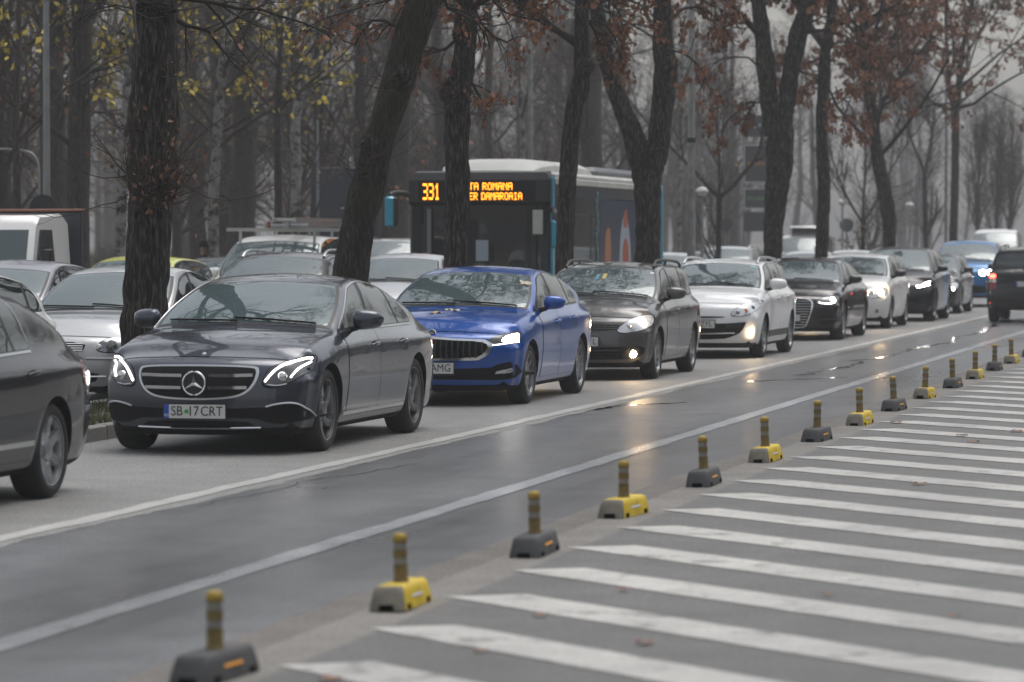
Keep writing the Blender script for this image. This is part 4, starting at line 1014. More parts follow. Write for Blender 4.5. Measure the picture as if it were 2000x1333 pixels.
def car_offroader():
    s = Body(fo=.90, wb=2.97, ro=1.05, W=1.0, H=1.76, lip=.98, hood=1.13, cowl_y=.42, cowl_z=1.22, wst_y=1.25, wst_z=1.66, peak_y=1.8, re_y=2.9, re_z=1.66, rg_y=3.7, rg_z=1.28, tail_z=1.2, belt_f=1.14, belt_r=1.24, roof_w=.64, rw=.385, kf=.34, kr=.20, zb=.24, nose=[(.2, .12), (.35, .03), (.55, .0), (.75, .0), (.90, .04), (1.05, .12)])
    r = empty('blue_off_roader', (0, 0, 0), 'tall bright blue off-roader with double ring headlights, last large car of the queue', 'car', 'cars queueing in the near lane')
    shell(r, s, P_SKY, dict(doors=[(.60, 1.65), (1.66, 2.55)], door_slant=(.02, 0, -.03), dlo=(.52, 3.4), dlo_end=.4, glass=[(.58, 1.6, .10, .03), (1.70, 2.56, .03, -.03), (2.62, 3.35, -.03, -.1)], tyre=.275, wheels='five_double', cladding=False, mir=P_SKY, mir_s=1.15))
    for sg in (1, -1):
        H = [(.40, .85), (.42, .93), (.62, .98), (.86, 1.0), (.90, .93), (.86, .85), (.62, .82)]
        h = part('headlight', s.face(round_poly([(sg * x, z) for x, z in (H if sg > 0 else H[::-1])], 1), .006), M['dark_lens'], r)
        for x in (.56, .76):
            q = ell(sg * x, .905, .072, .058, 16, .8); band('light_ring', s, q + q[:1], .026, M['lit'], h, .008, it=0)
        disc('fog_light', s, sg * .66, .64, .055, M['lens'], r, .006)
    for sg in (1, -1):
        G = [(.03, .92), (.33, .94), (.35, .86), (.31, .74), (.05, .73)]
        part('grille', s.face(round_poly([(sg * x, z) for x, z in G], 1), .010), M['black'], r)
    part('bumper_intake', s.face(round_poly([(-.6, .58), (.6, .58), (.82, .46), (.7, .36), (-.7, .36), (-.82, .46)], 1), .005), M['mesh'], r)
    p, _ = s.shoot((0, s.yf - 1, .6), (0, 1, 0)); plate(r, p[1] - .022, .64, None); rear_lamps(r, s, [(.5, 1.1), (.85, 1.12), (.86, .98), (.52, .98)]); return r
def car_saloon_tail():
    """the dark saloon whose tail enters at the left edge"""
    s = Body(fo=.92, wb=2.71, ro=1.13, W=.91, H=1.472, lip=.76, hood=.90, cowl_y=.42, cowl_z=1.02, wst_y=1.22, wst_z=1.395, peak_y=1.7, re_y=2.55, re_z=1.41, rg_y=3.35, rg_z=1.12, tail_z=1.03, belt_f=.95, belt_r=1.01, roof_w=.60, rw=.325, kf=.34, kr=.26, zb=.185, tail=[(.15, .12), (.28, .05), (.45, .0), (.62, .0), (.70, .03), (.85, .05), (1.0, .09), (1.2, .2)])
    r = empty('navy_saloon', (0, 0, 0), 'dark navy saloon cut off by the left edge, only its tail and rear wheel showing', 'car', 'cars queueing in the near lane')
    shell(r, s, P_NIGHT, dict(doors=[(.54, 1.50), (1.51, 2.44)], door_slant=(.02, 0, -.05), dlo=(.50, 2.45), dlo_end=.30, glass=[(.55, 1.42, .10, .04), (1.50, 2.06, .04, -.06), (2.11, 2.42, -.06, -.1)], chrome_dlo=2, sill=(3.0, .034, M['satin']), tyre=.235, wheels='seven', rim=M['alloy']))
    face_hatch(r, s, dict(dz=-.03))
    rear_lamps(r, s, [(.42, .90), (.80, .93), (.875, .88), (.875, .72), (.80, .70), (.45, .72)], None, None)
    strip('bumper_trim', s, [(-.84, .60), (-.5, .585), (0, .58), (.5, .585), (.84, .60)], .010, M['satin'], r, .006, rear=True)
    p, _ = s.shoot((0, s.yr + 1, .75), (0, -1, 0)); plate(r, p[1] + .02, .78, None, rear=True)
    # headlight reflection painted as a glowing patch, then the bumper strip's bright end
    q = MB()
    for yy, rr, a, b in ((s.yr - .10, 4.75, .022, .055),):
        P, N = s.EN([yy], [rr]); p, n = P[0], N[0]; t = np.cross(n, [0, 0, 1.]); t /= np.linalg.norm(t)
        ring0 = [p + n * .012 + t * a * math.cos(w) + np.array([0, 0, 1]) * b * math.sin(w) for w in np.linspace(0, 2 * math.pi, 15)[:-1]]
        ring1 = [p + n * .02 + t * a * .6 * math.cos(w) + np.array([0, 0, 1]) * b * .7 * math.sin(w) for w in np.linspace(0, 2 * math.pi, 15)[:-1]]
        q.loft([ring0, ring1], 0, True)
    both('flank_glint', (q.v, q.f), M['glint_lit'], r)
    P, N = s.EN(np.linspace(s.yr - .42, s.yr - .02, 12), np.full(12, 3.9)); b = MB(); b.loft(ribbon(P, N, .03, .012), 0, True); both('bumper_strip', (b.v, b.f), M['chrome'], r)
    return r
def car_duster():
    s = Body(fo=.82, wb=2.67, ro=.82, W=.91, H=1.63, lip=.95, hood=1.06, cowl_y=.36, cowl_z=1.14, wst_y=1.05, wst_z=1.56, peak_y=1.5, re_y=3.16, re_z=1.56, rg_y=3.36, rg_z=1.12, tail_z=1.08, belt_f=1.06, belt_r=1.12, roof_w=.62, rw=.345, kf=.30, kr=.13, zb=.26, tailw=.88, tail=[(.2, .10), (.40, .02), (.55, .0), (.70, .02), (.80, .05), (1.1, .06), (1.3, .10)])
    r = empty('black_off_roader', (0, 0, 0), 'dusty black off-roader driving away at the right edge, red tail light lit', 'car')
    shell(r, s, P_DUST, dict(doors=[(.52, 1.45), (1.46, 2.28)], door_slant=(.02, 0, -.02), dlo=(.45, 3.0), dlo_end=.2, glass=[(.5, 1.4, .10, .03), (1.5, 2.26, .03, .0), (2.36, 2.95, 0, -.05)], rails=M['black'], tyre=.215, wheels='five_double', cladding=True))
    face_hatch(r, s, dict(dz=.12, plate_z=.62))
    T = [(.66, 1.05), (.66, .72), (.84, .70), (.84, 1.02), (.80, 1.06)]
    rear_lamps(r, s, T, M['red_lit'], [(.68, 1.04), (.68, .95), (.82, .95), (.82, 1.02)])
    for sg in (1, -1):
        part('reverse_lamp', s.face([(sg * .68, .94), (sg * .68, .86), (sg * .82, .86), (sg * .82, .94)], .011, d=(0, -1, 0), rear=True), M['clear'], r)
        part('rear_reflector', s.face([(sg * .62, .425), (sg * .62, .40), (sg * .80, .40), (sg * .80, .425)], .010, d=(0, -1, 0), rear=True), M['red_lit'], r)  # reflectors are no lamps; their red glow is painted by emission
    vf = s.face(round_poly([(-.60, 1.10), (.60, 1.10), (.62, .70), (.56, .60), (-.56, .60), (-.62, .70)], 1), .006, d=(0, -1, 0), rear=True); m = MB()
    v2 = s.face(round_poly([(-.607, 1.107), (.607, 1.107), (.627, .70), (.565, .593), (-.565, .593), (-.627, .70)], 1), .0025, d=(0, -1, 0), rear=True); m.add(*v2, 1); m.add(*vf, 0); m.build('tailgate', [P_DUST, M['void']], r, sharp=50)
    part('rear_bumper', s.face(round_poly([(-.86, .56), (.86, .56), (.84, .30), (-.84, .30)], 1), .012, d=(0, -1, 0), rear=True), M['black'], r)
    strip('bumper_trim', s, [(-.60, .565), (0, .565), (.60, .565)], .008, M['satin'], r, .014, rear=True)
    p, _ = s.shoot((0, s.yr + 1, .80), (0, -1, 0)); plate(r, p[1] + .03, .82, None, rear=True)
    m = MB(); m.tube([(0, s.wst_y + .25, 1.60), (0, s.wst_y + .32, 1.70), (0, s.wst_y + .5, 1.82)], [.02, .008, .003], 6); m.build('aerial', M['black'], r)
    return r
# ------------------------------------------------------------------ ground, road, kerbs, markings
def asphalt(name, col, rough, rv, fine=260, speck=.5, stain=.25, bump=.25, wet_scale=.35, wear=None):
    m = bpy.data.materials.new(name); m.use_nodes = True
    nt = m.node_tree; b = nt.nodes['Principled BSDF']; N = nt.nodes.new; L = nt.links.new
    tc = N('ShaderNodeTexCoord')
    v = N('ShaderNodeTexVoronoi'); v.inputs['Scale'].default_value = fine / 4; L(tc.outputs['Object'], v.inputs['Vector'])
    n1 = N('ShaderNodeTexNoise'); n1.inputs['Scale'].default_value = fine / 6; n1.inputs['Detail'].default_value = 3; L(tc.outputs['Object'], n1.inputs['Vector'])
    mp = N('ShaderNodeMapping'); mp.inputs['Scale'].default_value = (1, .13, 1); L(tc.outputs['Object'], mp.inputs['Vector'])
    n2 = N('ShaderNodeTexNoise'); n2.inputs['Scale'].default_value = wet_scale * 2; n2.inputs['Detail'].default_value = 6; L(mp.outputs[0], n2.inputs['Vector'])
    n3 = N('ShaderNodeTexNoise'); n3.inputs['Scale'].default_value = 2.2; n3.inputs['Detail'].default_value = 8; n3.inputs['Roughness'].default_value = .65; L(tc.outputs['Object'], n3.inputs['Vector'])
    def mr(src, a, c, d, e):
        q = N('ShaderNodeMapRange'); q.inputs['From Min'].default_value = a; q.inputs['From Max'].default_value = c; q.inputs['To Min'].default_value = d; q.inputs['To Max'].default_value = e; L(src, q.inputs['Value']); return q.outputs[0]
    def mul(a, c):
        q = N('ShaderNodeMath'); q.operation = 'MULTIPLY'; L(a, q.inputs[0]); L(c, q.inputs[1]); return q.outputs[0]
    f = mul(mul(mr(n1.outputs[0], .35, .65, 1 - speck, 1 + speck), mr(n2.outputs[0], .3, .7, 1 - stain, 1 + stain)), mr(n3.outputs[0], .3, .7, 1 - stain * .8, 1 + stain * .8))
    s = N('ShaderNodeVectorMath'); s.operation = 'SCALE'; s.inputs[0].default_value = col; L(f, s.inputs['Scale']); last = s.outputs[0]
    if wear:      # paint gone in patches, dark scuffs
        n4 = N('ShaderNodeTexNoise'); n4.inputs['Scale'].default_value = 3.5; n4.inputs['Detail'].default_value = 10; n4.inputs['Roughness'].default_value = .72; L(tc.outputs['Object'], n4.inputs['Vector'])
        mx = N('ShaderNodeMix'); mx.data_type = 'RGBA'; L(mr(n4.outputs[0], wear, wear + .07, 0, .8), mx.inputs[0]); L(last, mx.inputs[6]); mx.inputs[7].default_value = (.13, .125, .115, 1); last = mx.outputs[2]
    L(last, b.inputs['Base Color'])
    L(mr(n2.outputs[0], .35, .65, rough - rv, rough + rv), b.inputs['Roughness'])
    bp = N('ShaderNodeBump'); bp.inputs['Strength'].default_value = bump; bp.inputs['Distance'].default_value = .004; L(n1.outputs[0], bp.inputs['Height']); L(bp.outputs[0], b.inputs['Normal'])
    return m
M['asphalt_pale'] = asphalt('pale_asphalt', (.212, .210, .204), .62, .10, speck=.42, stain=.18)
M['asphalt_dark'] = asphalt('damp_asphalt', (.092, .093, .096), .36, .10, speck=.45, stain=.32, bump=.35)
M['asphalt_mid'] = asphalt('worn_asphalt', (.098, .096, .093), .58, .10, speck=.36, stain=.26)
M['asphalt_far'] = asphalt('far_asphalt', (.12, .12, .115), .5, .12)
M['edge'] = asphalt('gritty_edge', (.115, .105, .095), .75, .05, speck=.4, stain=.3)
M['strip'] = asphalt('pale_concrete_strip', (.165, .155, .142), .75, .05, speck=.25, stain=.25)
M['soil'] = asphalt('leaf_litter', (.075, .058, .042), .9, .05, fine=60, speck=.6, stain=.4)
M['line'] = asphalt('road_paint', (.42, .415, .395), .5, .08, speck=.14, stain=.16, bump=.1, wear=.62)
M['line_worn'] = asphalt('worn_road_paint', (.30, .31, .325), .30, .08, speck=.16, stain=.26, bump=.15, wear=.60)
M['hatch'] = asphalt('hatching_paint', (.42, .408, .385), .55, .06, speck=.16, stain=.20, bump=.15, wear=.55)
M['kerb'] = asphalt('kerb_stone', (.20, .195, .185), .75, .08, speck=.25, stain=.3)
M['grass'] = mat('grass_blade', (.075, .095, .032), .7, noise_scale=1.5, noise_amt=.45)
M['crack'] = mat('crack_fill', (.028, .028, .029), .5)
M['puddle'] = mat('puddle', (.03, .03, .03), .10, spec=.9)

def sheet(name, x0, x1, y0, y1, z, m, kind='structure', step=None, parent=None):
    ys = np.arange(y0, y1, step) if step else [y0]; ys = list(ys) + [y1]; xs = [x0, x1]
    v = [(x, y, z) for y in ys for x in xs]; f = [(2 * i, 2 * i + 1, 2 * i + 3, 2 * i + 2) for i in range(len(ys) - 1)]
    o = mobj(name, v, f, m, parent, None, False)
    if kind: o['kind'] = kind
    return o
X_EDGE, X_SEP, X_BUS, X_KERB = -4.12, -4.66, -7.44, -10.42
ground = sheet('ground', -1200, 1200, -300, 2200, -.06, M['soil'])
road = sheet('road', X_KERB, X_BUS, -30, 600, 0, M['asphalt_pale'])
bus_lane = sheet('bus_lane', X_BUS, X_SEP, -30, 600, 0, M['asphalt_dark'])
sep = sheet('lane_edge', X_SEP, -4.42, -30, 600, 0, M['edge'])
strip_ = sheet('concrete_strip', -4.42, X_EDGE, -30, 600, 0, M['strip'])
hatched = sheet('hatched_pavement', X_EDGE, 40, -30, 600, 0, M['asphalt_mid'])
far_road = sheet('far_road', -26.0, -12.15, -30, 600, 0, M['asphalt_far'])
verge = sheet('verge', -12.03, -10.56, -30, 600, .10, M['soil'])
# lane lines: slightly wandering, worn edges
rng = np.random.default_rng(5)
def lane_line(name, x, w, y0, y1, m, parent, wob=.012):
    ys = np.arange(y0, y1, .35); l = x - w / 2 + rng.normal(0, wob, len(ys)); r = x + w / 2 + rng.normal(0, wob, len(ys))
    v = []
    for y, a, c in zip(ys, l, r): v += [(a, y, .004), (c, y, .004)]
    f = [(2 * i, 2 * i + 1, 2 * i + 3, 2 * i + 2) for i in range(len(ys) - 1)]
    return mobj(name, v, f, m, parent, None, False)
lane_line('lane_line', -7.54, .15, 8, 420, M['line'], road)
lane_line('inner_line', -5.56, .17, 6, 420, M['line_worn'], bus_lane, .008)
# ragged edge of the pale surfacing beyond the lane line
ys = np.arange(6, 300, .16); ed = -7.33 + np.cumsum(rng.normal(0, .010, len(ys))); ed = -7.33 + (ed - np.convolve(ed, np.ones(41) / 41, 'same')).clip(-.07, .07) + rng.normal(0, .008, len(ys)); v = []
for y, e in zip(ys, ed): v += [(-7.445, y, .002), (e, y, .002)]
mobj('ragged_edge', v, [(2 * i, 2 * i + 1, 2 * i + 3, 2 * i + 2) for i in range(len(ys) - 1)], M['asphalt_pale'], road, None, False)
# diagonal white stripes of the hatched area
def stripe(k):
    y = 17.05 + k * 1.457; a = np.array([-4.19, y]); d = np.array([1, -1]) / math.sqrt(2); n = np.array([1, 1]) / math.sqrt(2)
    w = .40; L = 30.; c = a + np.array([.36, .206])
    ts = np.arange(0, L, .25); lo = [a + d * t + n * rng.normal(0, .006) for t in ts]; hi = [c + d * max(0, t) + n * rng.normal(0, .006) for t in ts]
    v = []
    for p, q in zip(lo, hi): v += [(p[0], p[1], .004), (q[0], q[1], .004)]
    f = [(2 * i, 2 * i + 1, 2 * i + 3, 2 * i + 2) for i in range(len(ts) - 1)]
    mobj('painted_stripe', v, f, M['hatch'], hatched, None, False)
for k in range(-5, 62): stripe(k)
# kerbs with separate stones
def kerb(x0, x1, y0, y1, z, name):
    k = empty(name, (0, 0, 0)); k['kind'] = 'structure'; mesh = None; y = y0
    while y < y1:
        if mesh is None:
            b = MB(); b.box(x0, x1, 0, .985, -.05, z, 0, .012); o = b.build('kerb_stone', M['kerb'], k, sharp=30); mesh = o.data
        else: o = link('kerb_stone', mesh, k)
        o.location = (rng.normal(0, .004), y, rng.normal(0, .003)); y += 1.0
    return k
kerb(-10.56, -10.43, 14, 84, .13, 'kerb'); kerb(-12.15, -12.03, 22, 84, .13, 'kerb'); 
# cracks and puddles on the bus lane
def blob(pts, ws, name, m, z=.004, parent=None, kind='structure'):
    pts = np.array(pts, float); v = []; t = np.gradient(pts, axis=0); t /= np.linalg.norm(t, axis=1, keepdims=True); n = np.stack([-t[:, 1], t[:, 0]], 1)
    for p, q, w in zip(pts, n, ws): v += [(*(p + q * w / 2), z), (*(p - q * w / 2), z)]
    f = [(2 * i, 2 * i + 1, 2 * i + 3, 2 * i + 2) for i in range(len(pts) - 1)]
    f = [q[::-1] for q in f]
    o = mobj(name, v, f, m, parent, None, False)
    if kind: o['kind'] = kind
    return o
def px(x, y):
    d = 7000 * 1.75 / (y - 470); X = (x - 1000) / 7000 * d; return (X * .9755 - d * .2202, d * .9755 + X * .2202)
def wiggle(p0, p1, n, amp, seed):
    g = np.random.default_rng(seed); t = np.linspace(0, 1, n); a = np.outer(1 - t, p0) + np.outer(t, p1); w = np.cumsum(g.normal(0, amp, n)); w -= np.linspace(w[0], w[-1], n); a[:, 0] += w; return a
g = np.random.default_rng(3)
path = np.concatenate([wiggle((-6.62, 46.2), (-6.45, 50.5), 14, .10, 1), wiggle((-6.40, 51), (-6.35, 60), 26, .09, 2), wiggle((-6.3, 60.4), (-6.75, 76), 30, .07, 4)])
blob(path, .03 + np.abs(g.normal(0, .06, len(path))), 'puddle', M['puddle'])
blob(wiggle((-7.0, 43.9), (-5.9, 45.6), 16, .05, 7), .02 + np.abs(g.normal(0, .09, 16)), 'puddle', M['puddle'])
blob(wiggle((-7.3, 36.2), (-6.7, 38.2), 12, .05, 8), .02 + np.abs(g.normal(0, .05, 12)), 'puddle', M['puddle'])
blob(wiggle((-7.2, 22.5), (-6.9, 27.2), 20, .04, 9), .012 + np.abs(g.normal(0, .006, 20)), 'road_crack', M['crack'])
blob(wiggle((-7.35, 35.2), (-5.7, 35.6), 20, .0, 10) + np.array([[0, .06 * math.sin(i * 1.7)] for i in range(20)]), .014 + np.abs(g.normal(0, .01, 20)), 'road_crack', M['crack'])
blob(wiggle((-7.35, 41.4), (-5.7, 41.9), 20, .0, 11) + np.array([[0, .05 * math.sin(i * 1.3)] for i in range(20)]), .014 + np.abs(g.normal(0, .008, 20)), 'road_crack', M['crack'])
# grass on the verge: blades as one mass
def grass():
    g = np.random.default_rng(11); n = 26000
    x = g.uniform(-12.0, -10.6, n); y = np.concatenate([g.uniform(24, 44, n * 7 // 10), g.uniform(44, 84, n - n * 7 // 10)])
    keep = np.sin(x * 5 + y * .7) + np.sin(y * 1.9) + g.normal(0, 1, n) > -1.1; x, y = x[keep], y[keep]; n = len(x)
    h = g.uniform(.03, .11, n); a = g.uniform(0, 2 * math.pi, n); l = g.uniform(.0, .06, n); w = .006
    bx, by = np.cos(a) * w, np.sin(a) * w
    V = np.stack([np.stack([x - bx, y - by, np.full(n, .095)], 1), np.stack([x + bx, y + by, np.full(n, .095)], 1), np.stack([x + l * np.cos(a * 3), y + l * np.sin(a * 3), .1 + h], 1)], 1).reshape(-1, 3)
    o = fast_mesh('grass', V, np.arange(3 * n).reshape(-1, 3), M['grass'], None, False); o['kind'] = 'stuff'; o['label'] = 'short ragged grass on the narrow verge between the kerbs'
grass()
# ------------------------------------------------------------------ separator bollards
M['rub_grey'] = mat('grey_rubber', (.055, .056, .058), .7, noise_scale=7, noise_amt=.35)
M['rub_yellow'] = mat('yellow_plastic', (.56, .40, .015), .55, noise_scale=6, noise_amt=.22)
M['rub_dirty'] = mat('dirty_plastic', (.17, .155, .125), .75, noise_scale=8, noise_amt=.35)
M['post_y'] = mat('ochre_post', (.15, .105, .028), .5, noise_scale=14, noise_amt=.45)
M['post_cap'] = mat('ochre_cap', (.30, .20, .02), .55, noise_scale=14, noise_amt=.3); M['post_g'] = mat('grey_band', (.20, .19, .175), .45, noise_scale=16, noise_amt=.3)
M['reflect_w'] = mat('white_reflector', (.55, .56, .60), .3); M['reflect_o'] = mat('orange_reflector', (.80, .33, .01), .3)
def bollard(yellow):
    r = empty('lane_bollard', (0, 0, 0))
    W2, L2, H = .088, .31, .115; rings = []
    def ring(z, w, l, c):
        p = []
        for sx, sy in ((1, 1), (-1, 1), (-1, -1), (1, -1)):
            a0 = math.atan2(sy, sx) - math.pi / 4
            for t in np.linspace(0, math.pi / 2, 5):
                p.append((sx * (w - c) + c * math.cos(a0 + t), sy * (l - c) + c * math.sin(a0 + t), z))
        return p
    for z, w, l, c in ((0, W2, L2, .03), (.03, W2 - .004, L2 - .006, .03), (H - .035, W2 - .012, L2 - .032, .025), (H - .01, W2 - .018, L2 - .042, .025), (H, W2 - .030, L2 - .06, .02)): rings.append(ring(z, w, l, c))
    b = MB(); b.loft(rings, 0, True)
    if yellow:      # the end facing the traffic has lost its yellow to grime
        b.mi = [1 if (np.mean([b.v[i][1] for i in q]) < -.20) else 0 for q in b.f]
    base = b.build('base', [M['rub_yellow'] if yellow else M['rub_grey'], M['rub_dirty']], r, sharp=45)
    for sg in (1, -1):       # drainage notches and reflector bar
        for y in (-.20, .20):
            n = MB(); n.box(sg * (W2 + .002) if sg < 0 else W2 - .03, sg * (W2 - .03) if sg < 0 else W2 + .002, y - .03, y + .03, .001, .028); n.build('drain_notch', M['void'], base, smooth=False)
        q = MB(); x0 = W2 - .012; q.add([(sg * (x0 + .008), -.10, .052), (sg * (x0 + .008), .10, .052), (sg * (x0 - .008), .10, .088), (sg * (x0 - .008), -.10, .088), (sg * (x0 - .02), -.10, .052), (sg * (x0 - .02), .10, .052), (sg * (x0 - .03), .10, .088), (sg * (x0 - .03), -.10, .088)], [(0, 1, 2, 3) if sg > 0 else (3, 2, 1, 0), (0, 4, 5, 1), (3, 2, 6, 7), (0, 3, 7, 4), (1, 5, 6, 2)])
        q.build('reflector', M['reflect_w'] if yellow else M['reflect_o'], r, smooth=False)
    n = MB(); n.box(-.035, .035, -L2 - .002, -L2 + .03, .001, .03); n.build('drain_notch', M['void'], base, smooth=False)
    p = MB()
    p.lathe([(.042, H - .004), (.037, H + .012), (.034, H + .018), (.034, H + .085)], 18, 'z', mi=0)
    z = H + .085
    for k, (h, rr, mi) in enumerate([(.032, .0315, 1), (.008, .034, 0), (.022, .0345, 0), (.008, .034, 0), (.032, .0315, 1), (.008, .034, 0)]):
        p.lathe([(rr, z), (rr, z + h)], 18, 'z', mi=mi); z += h
    p.lathe([(.034, z), (.036, z + .012), (.033, z + .028), (.022, z + .038), (.0001, z + .041)], 18, 'z', mi=2)
    p.build('post', [M['post_y'], M['post_g'], M['post_cap']], r, sharp=40)
    return r
by, bg = bollard(True), bollard(False)
km = kid_map(); k0 = 0
seq = ['nearest to the camera', 'second along the row', 'third along the row', 'fourth along the row', 'fifth along the row', 'sixth along the row', 'seventh along the row', 'eighth along the row', 'ninth along the row', 'tenth along the row', 'eleventh along the row', 'twelfth along the row', 'thirteenth along the row', 'fourteenth along the row', 'fifteenth along the row', 'sixteenth along the row', 'seventeenth along the row', 'eighteenth along the row']
for i in range(16):
    y = 14.14 + 2.91 * i; yel = i % 2 == 1; src = by if yel else bg
    o = src if i in (0, 1) else copy_tree(src, None, km)
    o.location = (-4.29 + rng.normal(0, .015), y - .45 + rng.normal(0, .03), .002); o.rotation_euler = (rng.normal(0, .012), rng.normal(0, .018), -.03 + rng.normal(0, .03))
    tag(o, ('bright yellow base with ochre post on the lane edge, ' if yel else 'dark grey rubber base with ochre post on the lane edge, ') + seq[i], 'bollard', 'separator bollards along the lane edge')
# fallen leaves lying about the paving
for i in range(72):
    g = np.random.default_rng(100 + i); x, y = (g.uniform(-4.0, 3.5), g.uniform(11, 36)) if i < 56 else (g.uniform(-10.3, -9.7), g.uniform(22, 50))
    v, f = leaf_shape(g.uniform(.03, .07)); v = [(a, b_, c + .012) for a, b_, c in v]
    o = mobj('fallen_leaf', v, f, [M['leaf_dead'], M['leaf_brown'], M['leaf_dead']][i % 3 if i % 11 else 0], None, None, True); o.location = (x, y, .004); o.rotation_euler = (0, 0, g.uniform(0, 6))
    tag(o, 'curled dry leaf lying on the hatched paving' if i < 56 else 'dry leaf lying in the gutter below the kerb', 'leaf', 'fallen leaves on the paving' if i < 56 else 'fallen leaves in the gutter')
# ------------------------------------------------------------------ trees
def bark_mat(name, col, pale, moss=0.):
    m = bpy.data.materials.new(name); m.use_nodes = True
    nt = m.node_tree; b = nt.nodes['Principled BSDF']; N = nt.nodes.new; L = nt.links.new
    tc = N('ShaderNodeTexCoord'); mp = N('ShaderNodeMapping'); mp.inputs['Scale'].default_value = (1, 1, .16); L(tc.outputs['Object'], mp.inputs['Vector'])
    v = N('ShaderNodeTexVoronoi'); v.inputs['Scale'].default_value = 26; v.feature = 'DISTANCE_TO_EDGE'; L(mp.outputs[0], v.inputs['Vector'])
    n = N('ShaderNodeTexNoise'); n.inputs['Scale'].default_value = 40; n.inputs['Detail'].default_value = 5; L(mp.outputs[0], n.inputs['Vector'])
    n2 = N('ShaderNodeTexNoise'); n2.inputs['Scale'].default_value = 5; n2.inputs['Detail'].default_value = 6; L(mp.outputs[0], n2.inputs['Vector'])
    cr = N('ShaderNodeValToRGB'); e = cr.color_ramp.elements; e[0].position = .30; e[0].color = (*[c * .55 for c in col], 1); e[1].position = .50; e[1].color = (*[c * 1.35 for c in col], 1)
    q = cr.color_ramp.elements.new(.66); q.color = (*pale, 1); L(n.outputs[0], cr.inputs[0])
    last = cr.outputs[0]
    if moss:
        mr = N('ShaderNodeMapRange'); mr.inputs['From Min'].default_value = .45; mr.inputs['From Max'].default_value = .62; mr.inputs['To Max'].default_value = moss; L(n2.outputs[0], mr.inputs['Value'])
        mx = N('ShaderNodeMix'); mx.data_type = 'RGBA'; L(mr.outputs[0], mx.inputs[0]); L(last, mx.inputs[6]); mx.inputs[7].default_value = (.028, .032, .010, 1); last = mx.outputs[2]
    L(last, b.inputs['Base Color']); b.inputs['Roughness'].default_value = .85; b.inputs['Specular IOR Level'].default_value = .25
    ad = N('ShaderNodeMath'); ad.operation = 'MULTIPLY_ADD'; ad.inputs[1].default_value = .5; L(n.outputs[0], ad.inputs[0]); L(v.outputs['Distance'], ad.inputs[2])
    bp = N('ShaderNodeBump'); bp.inputs['Strength'].default_value = 1.; bp.inputs['Distance'].default_value = .05; L(ad.outputs[0], bp.inputs['Height']); L(bp.outputs[0], b.inputs['Normal'])
    return m
M['bark'] = bark_mat('dark_bark', (.019, .0165, .0148), (.115, .104, .094))
M['bark_moss'] = bark_mat('mossy_bark', (.024, .020, .016), (.07, .064, .052), .8)
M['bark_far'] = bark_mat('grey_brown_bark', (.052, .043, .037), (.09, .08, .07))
M['twig'] = mat('twig', (.022, .017, .014), .8, spec=.3)
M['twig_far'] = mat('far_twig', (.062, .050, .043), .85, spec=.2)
M['leaf_lime'] = mat('lime_leaf', (.50, .39, .05), .6, noise_scale=2.6, noise_amt=.6)
M['leaf_ochre'] = mat('ochre_leaf', (.20, .13, .03), .6, noise_scale=.9, noise_amt=.5)
M['twig_shoot'] = mat('reddish_shoot', (.055, .034, .027), .75, spec=.3)
def birch_mat():
    m = bpy.data.materials.new('birch_bark'); m.use_nodes = True
    nt = m.node_tree; b = nt.nodes['Principled BSDF']; N = nt.nodes.new; L = nt.links.new
    tc = N('ShaderNodeTexCoord'); mp = N('ShaderNodeMapping'); mp.inputs['Scale'].default_value = (2.0, 2.0, 2.2); L(tc.outputs['Object'], mp.inputs['Vector'])
    n = N('ShaderNodeTexNoise'); n.inputs['Scale'].default_value = 2.6; n.inputs['Detail'].default_value = 8; n.inputs['Roughness'].default_value = .7; L(mp.outputs[0], n.inputs['Vector'])
    cr = N('ShaderNodeValToRGB'); e = cr.color_ramp.elements; e[0].position = .40; e[0].color = (.02, .018, .016, 1); e[1].position = .55; e[1].color = (.27, .265, .245, 1)
    L(n.outputs[0], cr.inputs[0]); L(cr.outputs[0], b.inputs['Base Color']); b.inputs['Roughness'].default_value = .8
    return m
M['birch'] = birch_mat()
def cam_pt(px_, py_, d):
    X = (px_ - 1000) / 7000 * d; return np.array([X * .9755 - d * .2202, d * .9755 + X * .2202, 1.75 - (py_ - 470) / 7000 * d])

def spline(pts, n):
    """smooth resample of rows (t, ...) by arc length"""
    P = np.array(pts, float); s = np.concatenate([[0], np.cumsum(np.linalg.norm(np.diff(P[:, :3], axis=0), axis=1))])
    q = np.linspace(0, s[-1], n); return np.stack([Curve(np.stack([s, P[:, k]], 1))(q) for k in range(P.shape[1])], 1)

def bark_tube(path, rad, n, seed, amp=.10):
    V, f = tube(path, rad, n, True); V = np.array(V); k = len(path)
    out = V.copy()
    for j in range(k):
        c = path[j]
        for i in range(n):
            p = V[j * n + i]; a = 2 * math.pi * i / n; r = rad[j]
            w = noise.noise(Vector((math.cos(a) * r * 30 + seed * 7, math.sin(a) * r * 30, c[2] * 2.6)))
            w2 = noise.noise(Vector((math.cos(a) * 1.3 + seed, math.sin(a) * 1.3, c[2] * 1.6)))
            w3 = noise.noise(Vector((math.cos(a) * 2.6 - seed, math.sin(a) * 2.6, c[2] * 5.)))
            out[j * n + i] = c + (p - c) * (1 + amp * (abs(w) * 2.6 - .6) + .10 * w2 + .06 * w3)
    return out.tolist(), f

